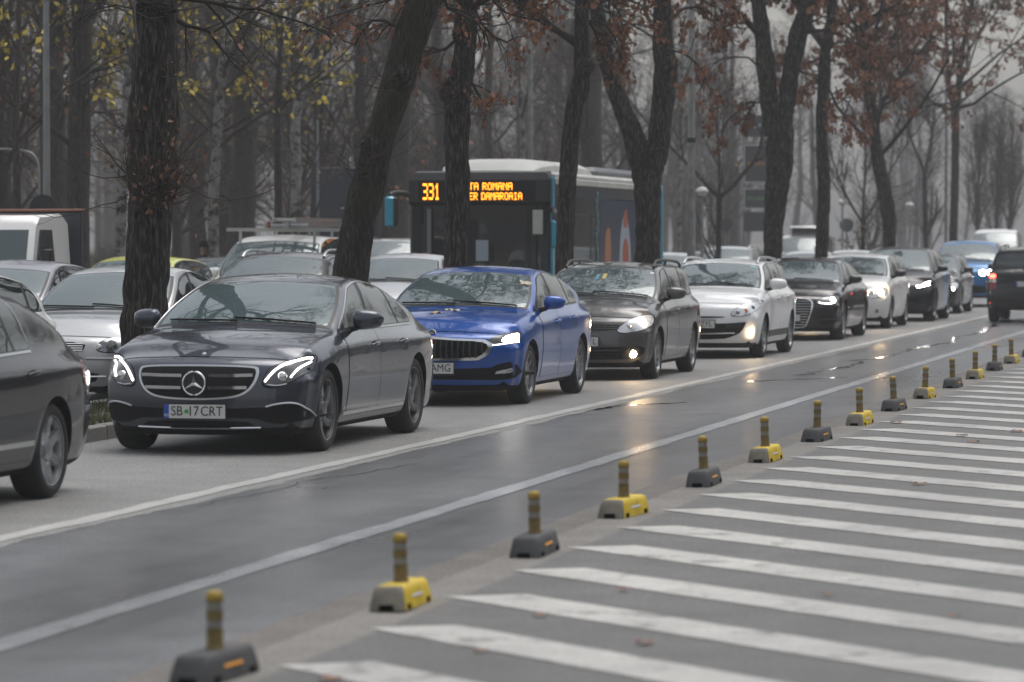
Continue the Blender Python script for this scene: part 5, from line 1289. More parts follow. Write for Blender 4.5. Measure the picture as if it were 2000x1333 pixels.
def batch_tubes(P, Rr, sides):
    """P (N,k,3), Rr (N,k) -> arrays"""
    N_, k, _ = P.shape; t = np.gradient(P, axis=1); t /= np.maximum(np.linalg.norm(t, axis=2, keepdims=True), 1e-9)
    ref = np.where(np.abs(t[:, :1, 2:3]) < .9, np.array([0, 0, 1.]), np.array([1., 0, 0])); ref = np.broadcast_to(ref, t.shape)
    u = np.cross(t, ref); u /= np.maximum(np.linalg.norm(u, axis=2, keepdims=True), 1e-9); w = np.cross(t, u)
    a = np.arange(sides) * 2 * math.pi / sides
    V = P[:, :, None] + Rr[:, :, None, None] * (np.cos(a)[None, None, :, None] * u[:, :, None] + np.sin(a)[None, None, :, None] * w[:, :, None])
    i = np.arange(sides); i2 = (i + 1) % sides; F = []
    for j in range(k - 1): F.append(np.stack([j * sides + i, j * sides + i2, (j + 1) * sides + i2, (j + 1) * sides + i], 1))
    F = np.concatenate(F); F = (F[None] + (np.arange(N_) * k * sides)[:, None, None]).reshape(-1, 4)
    return V.reshape(-1, 3), F

def grow(P, Rr, n, length, angle, g, k=5, start=(.25, .98), rr=.55, up=.15, wig=.16, droop=0.):
    """children for every parent curve: (N,k,3)"""
    N_, kp, _ = P.shape; par = np.repeat(np.arange(N_), n); M_ = len(par)
    t = g.uniform(start[0], start[1], M_) * (kp - 1); i = np.minimum(t.astype(int), kp - 2); f = (t - i)[:, None]
    base = P[par, i] * (1 - f) + P[par, i + 1] * f; rb = Rr[par, i] * (1 - f[:, 0]) + Rr[par, i + 1] * f[:, 0]
    d = P[par, i + 1] - P[par, i]; d /= np.maximum(np.linalg.norm(d, axis=1, keepdims=True), 1e-9)
    q = g.normal(size=(M_, 3)); q -= (q * d).sum(1, keepdims=True) * d; q /= np.maximum(np.linalg.norm(q, axis=1, keepdims=True), 1e-9)
    a = np.radians(g.uniform(angle[0], angle[1], M_))[:, None]; d = d * np.cos(a) + q * np.sin(a)
    L_ = g.uniform(length[0], length[1], M_) * (1 - .45 * (t / (kp - 1) - start[0]).clip(0, 1)); st = (L_ / (k - 1))[:, None]
    C_ = [base]
    for j in range(k - 1):
        d = d + g.normal(0, wig, (M_, 3)) + np.array([0, 0, up - droop * j / k]); d /= np.linalg.norm(d, axis=1, keepdims=True)
        C_.append(C_[-1] + d * st)
    r0 = np.minimum(rb * rr, L_ * .016 + .002)
    return np.stack(C_, 1), r0[:, None] * np.linspace(1, .35, k)[None]

def leaf_quads(P, g, n, size, spread=.05, hang=.6):
    """n hanging leaves near the ends of twigs P (N,k,3)"""
    N_, k, _ = P.shape; par = g.integers(0, N_, n); t = g.uniform(.3, 1, n) * (k - 1); i = np.minimum(t.astype(int), k - 2); f = (t - i)[:, None]
    c = P[par, i] * (1 - f) + P[par, i + 1] * f + g.normal(0, spread, (n, 3))
    s = g.uniform(size[0], size[1], n)[:, None]
    d = g.normal(size=(n, 3)); d[:, 2] -= hang * 2; d /= np.linalg.norm(d, axis=1, keepdims=True)
    w = np.cross(d, g.normal(size=(n, 3))); w /= np.linalg.norm(w, axis=1, keepdims=True); nn = np.cross(d, w)
    V = np.stack([c, c + d * s * .5 + w * s * .36 + nn * s * .1, c + d * s, c + d * s * .5 - w * s * .36 + nn * s * .12], 1).reshape(-1, 3)
    return V, np.arange(4 * n).reshape(-1, 4)

def crown_mesh(levels, sides=(7, 5, 4, 3)):
    V, F, o = [], [], 0
    for (P, Rr), s in zip(levels, sides):
        v, f = batch_tubes(P, Rr, s); V.append(v); F.append(f + o); o += len(v)
    return np.concatenate(V), np.concatenate(F)

def street_tree(name, label, limbs, d, bark, seed, top=12.5, n1=13, n2=7, n3=6, leaves=0, leaf_m='leaf_brown', lsz=(.08, .16), leaf_from=0., low=.30, burls=0, group='bare trees along the median', spread=1., trunk_n=34, clumpy=True, cat='tree'):
    """limbs: first the trunk, then fork limbs, rows (px, py, width px) traced at the tree's own distance d"""
    g = np.random.default_rng(seed)
    base = cam_pt(limbs[0][0][0], 0, d); base[2] = 0
    r = empty(name, tuple(base), label, cat, group)
    curves = []
    for li, L_ in enumerate(limbs):
        pts = []
        for (x, y, w) in L_:
            p = cam_pt(x, y, d) - base; pts.append((*p, w * d / 7000 / 2))
        pts = np.array(pts); pts[:, 1] += g.normal(0, .03, len(pts)).cumsum() * (li > 0)
        if li == 0: pts[0, 2] = -.05; pts[0, 3] *= 1.3
        if pts[-1, 2] < top and (li > 0 or len(limbs) == 1):
            dr = pts[-1, :3] - pts[-3, :3]; dr /= np.linalg.norm(dr); z0 = pts[-1, 2]; q = pts[-1].copy(); ext = []
            while q[2] < top:
                dr = dr + g.normal(0, .10, 3) + (0, 0, .08); dr /= np.linalg.norm(dr); q = q.copy(); q[:3] += dr * .9; q[3] = max(.02, q[3] * .84); ext.append(q)
            if ext: pts = np.concatenate([pts, ext])
        curves.append(pts)
    m = MB()
    for li, pts in enumerate(curves):
        ln = np.linalg.norm(np.diff(pts[:, :3], axis=0), axis=1).sum(); S = spline(pts, max(12, int(ln / .055)))
        v, f = bark_tube(S[:, :3], S[:, 3], trunk_n if li == 0 else 24, seed + li, .11); m.add(v, f)
    mobj('trunk', m.v, m.f, bark, r, None, True)
    tops = curves[1:] if len(curves) > 1 else curves
    P0 = np.stack([spline(c, 14)[:, :3] for c in tops]); R0 = np.stack([spline(c, 14)[:, 3] for c in tops])
    k = len(tops); a = grow(P0, R0, max(4, n1 // k), (2.4 * spread, 4.4 * spread), (40, 80), g, 7, (low, .98), .5, .10, .16)
    b = grow(*a, n2, (1.0 * spread, 2.2 * spread), (28, 62), g, 5, (.22, .98), .55, .06, .2, .12); c = grow(*b, n3, (.4, 1.0), (22, 58), g, 4, (.15, 1), .6, .05, .24, .2)
    d4 = grow(*c, 3, (.12, .42), (22, 58), g, 3, (.2, 1), .7, .04, .2, .1)
    fine = (c[0], np.maximum(c[1], .0035)); d4 = (d4[0], np.maximum(d4[1], .0028))
    V, F = crown_mesh([a, b, fine, d4], (8, 5, 3, 3)); cr = fast_mesh('crown', V, F, M['twig'], r)
    if leaves:
        T = np.concatenate([c[0][:, 1:4], d4[0]])
        if clumpy:
            pick = g.permutation(len(T))[:max(10, len(T) // 4)]; T = T[pick]
        z = T[:, -1, 2]; T = T[z > leaf_from]
        V, F = leaf_quads(T, g, leaves, lsz, .05, .8); lf = fast_mesh('leaves', V, F, M[leaf_m], r, False); lf['kind'] = 'stuff'
    return r

T = [
 ('street_tree', 'thickest dark trunk with a twiggy burl halfway up, behind the graphite saloon', [[(275, 816, 98), (279, 720, 90), (282, 650, 86), (287, 546, 83), (291, 470, 82), (294, 420, 86), (297, 360, 95), (299, 300, 93), (300, 235, 92), (304, 126, 84), (307, 17, 78), (309, -200, 72), (305, -500, 60)]], 35.4, M['bark'], 21, dict(leaves=0, n1=16)),
 ('street_tree', 'mossy trunk leaning to the right over the parked roofs', [[(660, 760, 80), (675, 600, 72), (689, 499, 66), (715, 375, 62), (746, 262, 58), (778, 150, 60), (802, 75, 63), (829, 0, 62), (872, -140, 56), (912, -330, 46)]], 42.2, M['bark_moss'], 32, dict(leaves=350, lsz=(.04, .08), n1=16)),
 ('street_tree', 'knobbly dark trunk in front of the bus destination display', [[(886, 725, 52), (889, 600, 48), (890, 499, 46), (893, 375, 46), (893, 281, 48), (892, 206, 50), (894, 172, 54), (903, 150, 44), (909, 75, 41), (911, 0, 43), (914, -150, 38), (925, -350, 30)]], 47.9, M['bark'], 43, dict(leaves=5200, leaf_from=3.4, n1=20, low=.35)),
 ('street_tree', 'slim crooked trunk beside the near corner of the bus', [[(1098, 693, 42), (1101, 600, 38), (1103, 499, 35), (1107, 375, 34), (1113, 281, 35), (1123, 206, 35), (1137, 131, 34), (1136, 75, 29), (1136, 0, 27), (1140, -150, 24), (1150, -300, 18)]], 54.9, M['bark'], 54, dict(leaves=5200, leaf_from=3.6, n1=20, low=.34)),
 ('street_tree', 'forked trunk splitting into a wide vee, hiding the rear of the bus', [[(1262, 668, 58), (1264, 560, 52), (1266, 499, 47), (1266, 375, 50), (1264, 330, 60), (1263, 290, 66)], [(1252, 320, 46), (1238, 268, 42), (1213, 206, 35), (1193, 150, 32), (1180, 100, 31), (1169, 40, 28), (1160, -60, 24), (1145, -200, 18)], [(1277, 320, 46), (1287, 262, 44), (1291, 206, 42), (1299, 131, 45), (1290, 75, 37), (1290, 0, 34), (1292, -140, 27)]], 61.7, M['bark'], 65, dict(leaves=8000, leaf_from=3.9, n1=22, low=.32)),
 ('street_tree', 'tall forked trunk wide at the fork, behind the white estate', [[(1504, 632, 46), (1506, 560, 40), (1508, 499, 36), (1517, 375, 43), (1524, 311, 51), (1523, 262, 50), (1518, 240, 52)], [(1512, 262, 38), (1504, 225, 36), (1496, 150, 36), (1488, 75, 32), (1480, 0, 28), (1470, -120, 22)], [(1528, 262, 36), (1533, 225, 33), (1542, 150, 34), (1557, 75, 34), (1573, 20, 35), (1586, -40, 33), (1612, -160, 26)]], 75.8, M['bark'], 76, dict(leaves=15000, leaf_from=3.6, n1=34, low=.22)),
 ('street_tree', 'straight slim dark trunk just right of the tall forked one', [[(1603, 610, 28), (1604, 499, 24), (1609, 375, 24), (1604, 260, 23), (1607, 187, 24), (1610, 112, 22), (1613, 85, 22)], [(1610, 95, 14), (1590, 66, 14), (1570, 40, 12), (1550, -10, 10), (1530, -80, 7)], [(1614, 95, 20), (1620, 50, 20), (1625, 0, 18), (1630, -100, 15)]], 83, M['bark'], 87, dict(leaves=11000, leaf_from=3.8, n1=26, low=.10)),
 ('street_tree', 'trunk leaning left with orange shoots at its foot, above the white hatchback', [[(1742, 590, 30), (1737, 469, 25), (1733, 405, 28), (1728, 375, 26), (1712, 300, 24), (1703, 225, 20), (1691, 150, 19), (1687, 75, 18), (1684, 0, 18), (1680, -120, 14)]], 96.5, M['bark'], 98, dict(leaves=13000, leaf_from=3.5, n1=26, low=.30)),
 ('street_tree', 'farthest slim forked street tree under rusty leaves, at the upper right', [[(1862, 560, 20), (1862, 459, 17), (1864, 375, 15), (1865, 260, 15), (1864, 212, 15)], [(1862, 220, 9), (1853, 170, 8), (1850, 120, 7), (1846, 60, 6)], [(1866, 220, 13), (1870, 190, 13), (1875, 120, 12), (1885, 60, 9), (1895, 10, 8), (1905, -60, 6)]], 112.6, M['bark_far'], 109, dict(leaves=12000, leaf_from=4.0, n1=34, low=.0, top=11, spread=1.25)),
]
for nm, lab, limbs, d, bk, sd, kw in T: street_tree(nm, lab, limbs, d, bk, sd, **kw)
# shoots and dead leaves on the burl of the first trunk, runners on the mossy one
def shoots(root_label, centers, seed, n, ln, leaves, d):
    g = np.random.default_rng(seed); root = [o for o in bpy.data.objects if o.get('label') == root_label][0]; b0 = np.array(root.location)
    P, Rr = [], []
    for i in range(n):
        x, y, w = centers[g.integers(len(centers))]; p = cam_pt(x + g.uniform(-w, w), y + g.uniform(-25, 25), d - .22) - b0
        dr = np.array([g.normal(0, .6) + (p[0] - (cam_pt(x, y, d) - b0)[0]) * 3, -.6 + g.normal(0, .3), g.normal(.25, .5)]); dr /= np.linalg.norm(dr); c = [p]; L_ = g.uniform(*ln)
        for j in range(6):
            dr = dr + g.normal(0, .16, 3) + (0, .03, .14); dr /= np.linalg.norm(dr); c.append(c[-1] + dr * L_ / 6)
        P.append(c); Rr.append(np.linspace(.0065, .0025, 7))
    P, Rr = np.array(P), np.array(Rr); tw = grow(P, Rr, 2, (.08, .28), (30, 70), g, 4, (.2, 1), .7)
    V, F = crown_mesh([(P, Rr), (tw[0], np.maximum(tw[1], .002))], (4, 3)); fast_mesh('shoots', V, F, M['twig_shoot'], root)
    if leaves:
        V, F = leaf_quads(np.concatenate([P[:, 1:5], tw[0]]), g, leaves, (.04, .085), .03, .8); q = fast_mesh('dead_leaves', V, F, M['leaf_dead'], root, False); q['kind'] = 'stuff'
def spray(k, paths, leaves, seed, lf=(.05, .12)):
    lab, d = T[k][1], T[k][3]; root = [o for o in bpy.data.objects if o.get('label') == lab][0]; b0 = np.array(root.location); g = np.random.default_rng(seed); P, Rr = [], []
    for q in paths:
        c = np.array([cam_pt(x, y, d + dd) - b0 for (x, y), dd in zip(q, np.linspace(0, g.uniform(-1.2, 1.2), len(q)))]); c = spline(c, 8); c += g.normal(0, .02, c.shape); P.append(c); Rr.append(np.linspace(.028, .008, 8))
    P, Rr = np.array(P), np.array(Rr); a = grow(P, Rr, 9, (.35, .95), (25, 65), g, 5, (.15, 1), .6, -.04, .2); b = grow(*a, 4, (.12, .4), (25, 60), g, 4, (.2, 1), .7, -.05, .2)
    V, F = crown_mesh([(P, Rr), (a[0], np.maximum(a[1], .004)), (b[0], np.maximum(b[1], .003))], (6, 4, 3)); fast_mesh('branch_spray', V, F, M['twig'], root)
    if leaves:
        Q = b[0][g.permutation(len(b[0]))[:max(6, len(b[0]) // 3)]]; V, F = leaf_quads(Q, g, leaves, lf, .05, 1.4); q = fast_mesh('hanging_keys', V, F, M['leaf_brown'], root, False); q['kind'] = 'stuff'
spray(0, [[(330, -10), (420, 8), (530, 25), (640, 60)], [(330, 30), (400, 60), (450, 40), (520, 10)]], 30, 1)
spray(1, [[(845, -40), (770, -5), (690, 20), (600, 50)], [(800, 60), (735, 40), (690, 85), (655, 70)], [(850, -30), (880, 20), (930, 40), (960, 95)]], 140, 2)
spray(2, [[(912, -60), (960, 0), (1010, 35), (1070, 50)], [(908, 10), (950, 60), (985, 80), (1030, 75)], [(905, 60), (870, 100), (840, 90), (815, 150)], [(908, -30), (860, -5), (830, 30), (800, 35)], [(900, 150), (940, 190), (948, 200), (955, 215)]], 460, 3)
spray(3, [[(1137, -50), (1180, -5), (1215, 40), (1240, 95)], [(1136, 40), (1175, 45), (1200, 75), (1215, 110)], [(1137, 0), (1100, -5), (1060, 20), (1030, 35)], [(1138, 20), (1160, 60), (1185, 90), (1200, 85)]], 620, 4)
spray(4, [[(1182, 100), (1230, 45), (1270, 50), (1300, 85)], [(1291, 60), (1350, 10), (1400, 40), (1440, 90)], [(1292, 100), (1330, 105), (1365, 130), (1390, 190)], [(1172, 20), (1215, 0), (1260, 15), (1290, 45)], [(1291, -30), (1340, -10), (1395, 10), (1450, 60)]], 760, 5)
spray(5, [[(1496, 150), (1445, 110), (1400, 120), (1360, 165)], [(1488, 80), (1440, 45), (1400, 60), (1370, 95)], [(1500, 200), (1460, 200), (1430, 230), (1405, 260)], [(1560, 60), (1610, 30), (1650, 60), (1690, 120)], [(1545, 130), (1590, 150), (1625, 190), (1650, 235)]], 1250, 6, (.07, .15))
spray(6, [[(1607, 200), (1640, 190), (1665, 215), (1690, 260)], [(1610, 110), (1570, 130), (1545, 170), (1530, 220)], [(1612, 90), (1660, 80), (1700, 110), (1740, 160)]], 800, 7, (.07, .15))
def burl(root_label, spots_, d):
    root = [o for o in bpy.data.objects if o.get('label') == root_label][0]; b0 = np.array(root.location)
    for x, y, rx, rz in spots_:
        c = cam_pt(x, y, d - .12) - b0; m = MB(); rg = []
        for t in np.linspace(-1, 1, 18):
            ring = []
            for a in np.linspace(0, 2 * math.pi, 25)[:-1]:
                q = math.sqrt(max(0, 1 - t * t)); w = 1 + .35 * noise.noise(Vector((math.cos(a) * 2.2 + x, math.sin(a) * 2.2, t * 3))) + .2 * noise.noise(Vector((math.cos(a) * 6, math.sin(a) * 6 + x, t * 8)))
                ring.append((c[0] + rx * q * math.cos(a) * w, c[1] + rx * .7 * q * math.sin(a) * w, c[2] + rz * t))
            rg.append(ring)
        m.loft(rg, 0, True); m.build('burl', M['bark'], root, sharp=None)
burl(T[0][1], [(300, 372, .20, .26), (300, 20, .20, .10)], 35.4); burl(T[1][1], [(724, 282, .13, .13), (783, 148, .14, .16)], 42.2); burl(T[2][1], [(878, 185, .13, .12), (903, 68, .13, .12)], 47.9); burl(T[3][1], [(1143, 130, .13, .14)], 54.9); burl(T[4][1], [(1306, 128, .16, .16)], 61.7)
shoots(T[0][1], [(300, 360, 42), (300, 395, 38), (303, 335, 40)], 5, 80, (.2, .6), 110, 35.3)
shoots(T[0][1], [(300, 360, 50), (300, 340, 48)], 55, 16, (.8, 1.25), 8, 35.3)
shoots(T[0][1], [(300, 150, 38), (296, 260, 42)], 6, 22, (.2, .6), 20, 35.4)
shoots(T[1][1], [(765, 160, 20), (730, 290, 20), (705, 330, 18)], 7, 34, (.3, .9), 0, 42.2)
shoots(T[2][1], [(893, 200, 24), (905, 60, 24)], 8, 34, (.2, .7), 10, 47.9)
shoots(T[3][1], [(1135, 140, 18), (1110, 270, 18)], 9, 24, (.2, .6), 0, 54.9)
shoots(T[7][1], [(1738, 430, 12), (1732, 380, 12)], 10, 50, (.5, 1.7), 0, 96.5)

# pale birches and young trees
def simple_tree(name, label, limbs, d, bark, seed, group, top, n1, ln, leaves=0, leaf_m='leaf_yellow', lsz=(.06, .12), low=.2, up=.16, ang=(35, 65), twig='twig_far', n2=6, n3=5, sides=14, leaf_from=-1, leaf_to=99):
    g = np.random.default_rng(seed); base = cam_pt(limbs[0][0][0], 0, d); base[2] = 0; r = empty(name, tuple(base), label, 'tree', group); curves = []
    for li, L_ in enumerate(limbs):
        pts = np.array([(*(cam_pt(x, y, d) - base), w * d / 14000) for x, y, w in L_])
        if li == 0: pts[0, 2] = -.08
        if pts[-1, 2] < top and (li > 0 or len(limbs) == 1):
            dr = pts[-1, :3] - pts[-2, :3]; dr /= np.linalg.norm(dr); q = pts[-1].copy(); ext = []
            while q[2] < top:
                dr = dr + g.normal(0, .08, 3) + (0, 0, .1); dr /= np.linalg.norm(dr); q = q.copy(); q[:3] += dr * .6; q[3] = max(.008, q[3] * .86); ext.append(q)
            if ext: pts = np.concatenate([pts, ext])
        curves.append(pts)
    m = MB()
    for c in curves:
        S = spline(c, max(10, int(np.linalg.norm(np.diff(c[:, :3], axis=0), axis=1).sum() / .15))); v, f = bark_tube(S[:, :3], S[:, 3], sides, seed, .05); m.add(v, f)
    mobj('trunk', m.v, m.f, bark, r)
    P0 = np.stack([spline(c, 12)[:, :3] for c in curves]); R0 = np.stack([spline(c, 12)[:, 3] for c in curves])
    a = grow(P0, R0, max(3, n1 // len(curves)), ln, ang, g, 6, (low, .98), .55, up, .10); b = grow(*a, n2, (ln[0] * .4, ln[1] * .5), (25, 55), g, 5, (.15, .98), .6, up * .6, .14); c = grow(*b, n3, (.25, .7), (20, 55), g, 3, (.15, 1), .65, .06, .15)
    lv = [a, (b[0], np.maximum(b[1], .005)), (c[0], np.maximum(c[1], .004))]
    V, F = crown_mesh(lv, (5, 4, 3)); fast_mesh('crown', V, F, M[twig], r)
    if leaves:
        T_ = np.concatenate([b[0][:, -3:], c[0]]); T_ = T_[(T_[:, -1, 2] > leaf_from) & (T_[:, -1, 2] < leaf_to)]
        V, F = leaf_quads(T_, g, leaves, lsz, .06, .7); q = fast_mesh('leaves', V, F, M[leaf_m], r, False); q['kind'] = 'stuff'
    return r
BG = 'pale trunks of the park'
for x_, d_, n_, lb_ in ((30, 60, 180, 'slim dark tree with yellow leaves behind the grey lamp post'), (150, 68, 200, 'slim dark tree with yellow leaves between the lamp post and the thickest trunk'), (540, 74, 120, 'slim dark tree with sparse yellow leaves left of the forked pale trunk')):
    simple_tree('maple_tree', lb_, [[(x_, 560, 18), (x_ + 4, 400, 16), (x_ + 2, 250, 14), (x_ + 8, 100, 11), (x_ + 10, -60, 8)]], d_, M['bark_far'], 400 + x_, 'slim maples of the park', 10.5, 18, (1.8, 3.6), int(n_ * 1.6), 'leaf_lime', (.10, .19), low=.28, leaf_from=4.1, leaf_to=8, up=.02)
simple_tree('birch_tree', 'pale trunk just left of the thickest dark trunk', [[(232, 540, 24), (238, 400, 22), (247, 250, 21), (254, 120, 18), (262, 0, 15), (268, -150, 11)]], 66, M['birch'], 201, BG, 12, 20, (1.8, 3.6), 330, 'leaf_lime', (.10, .18), low=.28, leaf_from=3.9, leaf_to=7.5, up=.02)
simple_tree('birch_tree', 'pale trunk between the thickest dark trunk and the mossy one, near the yellow car', [[(416, 545, 23), (417, 400, 22), (424, 300, 20), (429, 190, 20), (441, 100, 18), (456, 0, 15), (470, -150, 10)]], 72, M['birch'], 202, BG, 12.5, 22, (1.8, 3.6), 380, 'leaf_lime', (.10, .18), low=.28, leaf_from=4.2, leaf_to=7.5, up=.02)
simple_tree('birch_tree', 'pale trunk behind the roof ladders, forking near the top', [[(575, 520, 20), (577, 400, 20), (579, 330, 19), (577, 250, 19), (590, 172, 15)], [(589, 182, 11), (598, 100, 11), (604, 40, 9), (608, -60, 7)], [(590, 180, 7), (612, 140, 7), (630, 100, 6), (640, 40, 5)], [(588, 178, 6), (560, 150, 6), (520, 110, 5), (490, 85, 4)]], 78, M['birch'], 203, BG, 11, 18, (1.6, 3.0), 60, 'leaf_ochre', low=.15)
simple_tree('birch_tree', 'slender pale trunk right of the bus rear', [[(1326, 520, 10), (1327, 420, 10), (1329, 320, 9), (1331, 200, 7), (1333, 80, 5)]], 120, M['birch'], 204, BG, 11, 16, (1.6, 3.0), 260, 'leaf_ochre', low=.3)
simple_tree('birch_tree', 'faint pale trunk above the bus roof', [[(1019, 520, 12), (1020, 400, 12), (1022, 300, 10), (1017, 200, 9), (1012, 100, 7), (1010, 0, 5)]], 105, M['birch'], 205, BG, 12, 18, (1.8, 3.4), 0, low=.2)
YG = 'young trees along the far kerb'
simple_tree('young_tree', 'young tree with bowl shaped branches left of the tall forked trunk', [[(1403, 560, 11), (1403, 495, 11), (1404, 430, 10), (1405, 378, 11)], [(1404, 384, 8), (1388, 370, 8), (1372, 352, 7), (1366, 345, 7)], [(1406, 384, 9), (1430, 364, 9), (1455, 335, 8), (1478, 305, 7), (1488, 270, 6), (1492, 240, 5)], [(1405, 380, 6), (1405, 340, 6), (1403, 290, 5), (1400, 235, 4)]], 91, M['bark_far'], 211, YG, 5.2, 34, (1.0, 2.2), 240, 'leaf_ochre', (.07, .14), low=.25, up=.22, ang=(20, 50))
simple_tree('young_tree', 'young vase shaped tree left of the leaning trunk with shoots', [[(1686, 540, 10), (1685, 480, 9), (1685, 432, 9)], [(1685, 436, 5), (1665, 405, 5), (1645, 365, 4), (1632, 330, 3)], [(1685, 436, 5), (1705, 405, 5), (1722, 370, 4), (1735, 340, 3)], [(1685, 434, 6), (1687, 380, 5), (1690, 310, 4)]], 112, M['bark_far'], 212, YG, 5.0, 40, (1.0, 2.2), 220, 'leaf_ochre', (.07, .14), low=.2, up=.22, ang=(18, 45))
simple_tree('young_tree', 'young tree with mottled stem near the black crossover roof', [[(1809, 540, 11), (1808, 460, 10), (1806, 380, 10), (1805, 330, 9)], [(1805, 335, 6), (1790, 300, 5), (1778, 270, 4)], [(1806, 335, 7), (1815, 290, 6), (1822, 240, 5), (1826, 200, 4)]], 128, M['bark_far'], 213, YG, 6.6, 34, (1.2, 2.6), 160, 'leaf_brown', (.08, .15), low=.2, up=.18, ang=(20, 50))
for i, (x, y, h, lb) in enumerate([(1908, 455, 255, 'young feathery tree left of the two others above the white van'), (1946, 455, 270, 'young feathery tree above the middle of the white van'), (1972, 455, 262, 'young feathery tree at the right of the white van')]):
    simple_tree('young_tree', lb, [[(x, 540, 8), (x, y, 7), (x, 428, 7), (x + 2, 380, 5), (x + 3, 300, 3)]], 150 + 4 * i, M['bark_far'], 214 + i, YG, 6.4, 46, (1.2, 2.8), 240, 'leaf_ochre', (.06, .12), low=.28, up=.26, ang=(14, 38))

# the wood behind: each tree is one of six grown kinds
def wood_kind(seed, h, r0, lean, leaves, leaf_m, nb):
    g = np.random.default_rng(seed); n = 12; z = np.linspace(0, h, n); p = np.zeros((n, 4)); p[:, 2] = z; p[:, 0] = lean * z + g.normal(0, .09, n).cumsum(); p[:, 1] = g.normal(0, .09, n).cumsum(); p[:, 3] = r0 * (1 - .88 * (z / h)**.9)
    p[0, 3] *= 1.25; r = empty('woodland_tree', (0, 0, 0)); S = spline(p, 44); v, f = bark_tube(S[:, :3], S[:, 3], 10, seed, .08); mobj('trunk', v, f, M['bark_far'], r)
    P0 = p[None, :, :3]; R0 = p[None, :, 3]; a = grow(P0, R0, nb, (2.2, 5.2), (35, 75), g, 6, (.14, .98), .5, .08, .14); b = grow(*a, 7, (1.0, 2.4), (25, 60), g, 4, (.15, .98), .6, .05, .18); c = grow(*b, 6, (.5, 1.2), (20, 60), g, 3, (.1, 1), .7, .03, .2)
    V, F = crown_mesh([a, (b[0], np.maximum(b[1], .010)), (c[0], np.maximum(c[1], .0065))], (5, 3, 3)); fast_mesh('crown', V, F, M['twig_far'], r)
    if leaves:
        V, F = leaf_quads(np.concatenate([b[0][:, -3:], c[0]]), g, leaves, (.09, .18), .10, .5); q = fast_mesh('leaves', V, F, M[leaf_m], r, False); q['kind'] = 'stuff'
    return r
kinds = [wood_kind(301, 17, .30, .02, 0, None, 22), wood_kind(302, 15, .22, -.05, 600, 'leaf_brown', 24), wood_kind(303, 18, .42, .05, 0, None, 20), wood_kind(304, 13, .17, .0, 900, 'leaf_ochre', 26), wood_kind(305, 16, .26, .12, 300, 'leaf_brown', 22), wood_kind(306, 11, .12, -.02, 260, 'leaf_ochre', 24)]
KL = ['bare straight woodland tree fading into the fog', 'woodland tree with a few rusty leaves', 'massive bare woodland trunk', 'slender woodland tree with ochre leaves', 'leaning woodland tree with scattered brown leaves', 'thin woodland tree with a few ochre leaves']
KS = ['bare straight tree', 'rusty leaved tree', 'massive bare tree', 'slender ochre leaved tree', 'leaning brown leaved tree', 'thin sparse leaved tree']
def where(x, y):
    d = y * .9755 - x * .2202; p_ = 1000 + (x * .9755 + y * .2202) / d * 7000
    if x > 0: return ' across the street' + (' near the camera' if y < 60 else ' farther down' if y < 180 else ' far down in fog')
    z = [(90, ' left of the grey lamp post'), (235, ' between the lamp post and the pale trunk'), (345, ' around the thickest dark trunk'), (420, ' beside the pale trunk above the yellow car'), (520, ' behind the slate off-roader'), (610, ' around the forked pale trunk'), (760, ' behind the mossy trunk and dark board'), (880, ' above the left of the bus'), (1000, ' above the bus display'), (1110, ' above the middle of the bus'), (1240, ' above the rear of the bus'), (1345, ' between the vee trunk and concrete post'), (1480, ' around the bowl shaped young tree'), (9999, ' far along the road')]
    return [t for a, t in z if p_ < a][0] + (', nearest' if d < 90 else ', in thin fog' if d < 140 else ', in deeper fog' if d < 200 else ', almost lost in fog')
km = kid_map(); g = np.random.default_rng(77); used = set(); count = 0
fixed = [(24, 66, 0), (150, 68, 4), (355, 90, 3), (470, 84, 2), (470, 96, 5), (545, 100, 1), (640, 98, 3), (772, 97, 2), (380, 95, 0), (-20, 64, 4), (120, 75, 0), (700, 99, 1), (1160, 104, 2), (870, 112, 0), (960, 120, 1), (1080, 125, 4)]
spots = [(*cam_pt(x, 0, d)[:2], k) for x, d, k in fixed]
while len(spots) < 88:
    d = 88 + 175 * g.random()**.8; x = g.uniform(-120, 1420); p = cam_pt(x, 0, d)
    if p[0] > -28 or (x > 1300 and d < 150) or (590 < x < 760 and d < 95): continue
    if min((p[0] - q[0])**2 + (p[1] - q[1])**2 for q in spots) < 5: continue
    spots.append((p[0], p[1], int(g.integers(0, 6))))
for i in range(84):     # unseen trees opposite, packed densely to darken reflections in the car flanks
    spots.append((g.uniform(7, 24), -8 + i * 4.1 + g.normal(0, 1), int(g.integers(0, 5))))
for i in range(26):     # both sides of the road far ahead
    sd = -1 if i % 3 else 1; spots.append((g.uniform(-46, -29) if sd < 0 else g.uniform(9, 30), g.uniform(190, 430), int(g.integers(0, 5))))
for i, (x, y, k) in enumerate(spots):
    src = kinds[k]; o = src if k not in used else copy_tree(src, None, km); used.add(k)
    o.location = (x, y, -.08); o.rotation_euler = (0, 0, g.uniform(0, 6.28)); s_ = g.uniform(.82, 1.15); o.scale = (s_, s_, s_); w_ = where(x, y); tag(o, KS[k] + w_, 'tree', 'trees of the foggy wood: ' + KS[k] + w_)
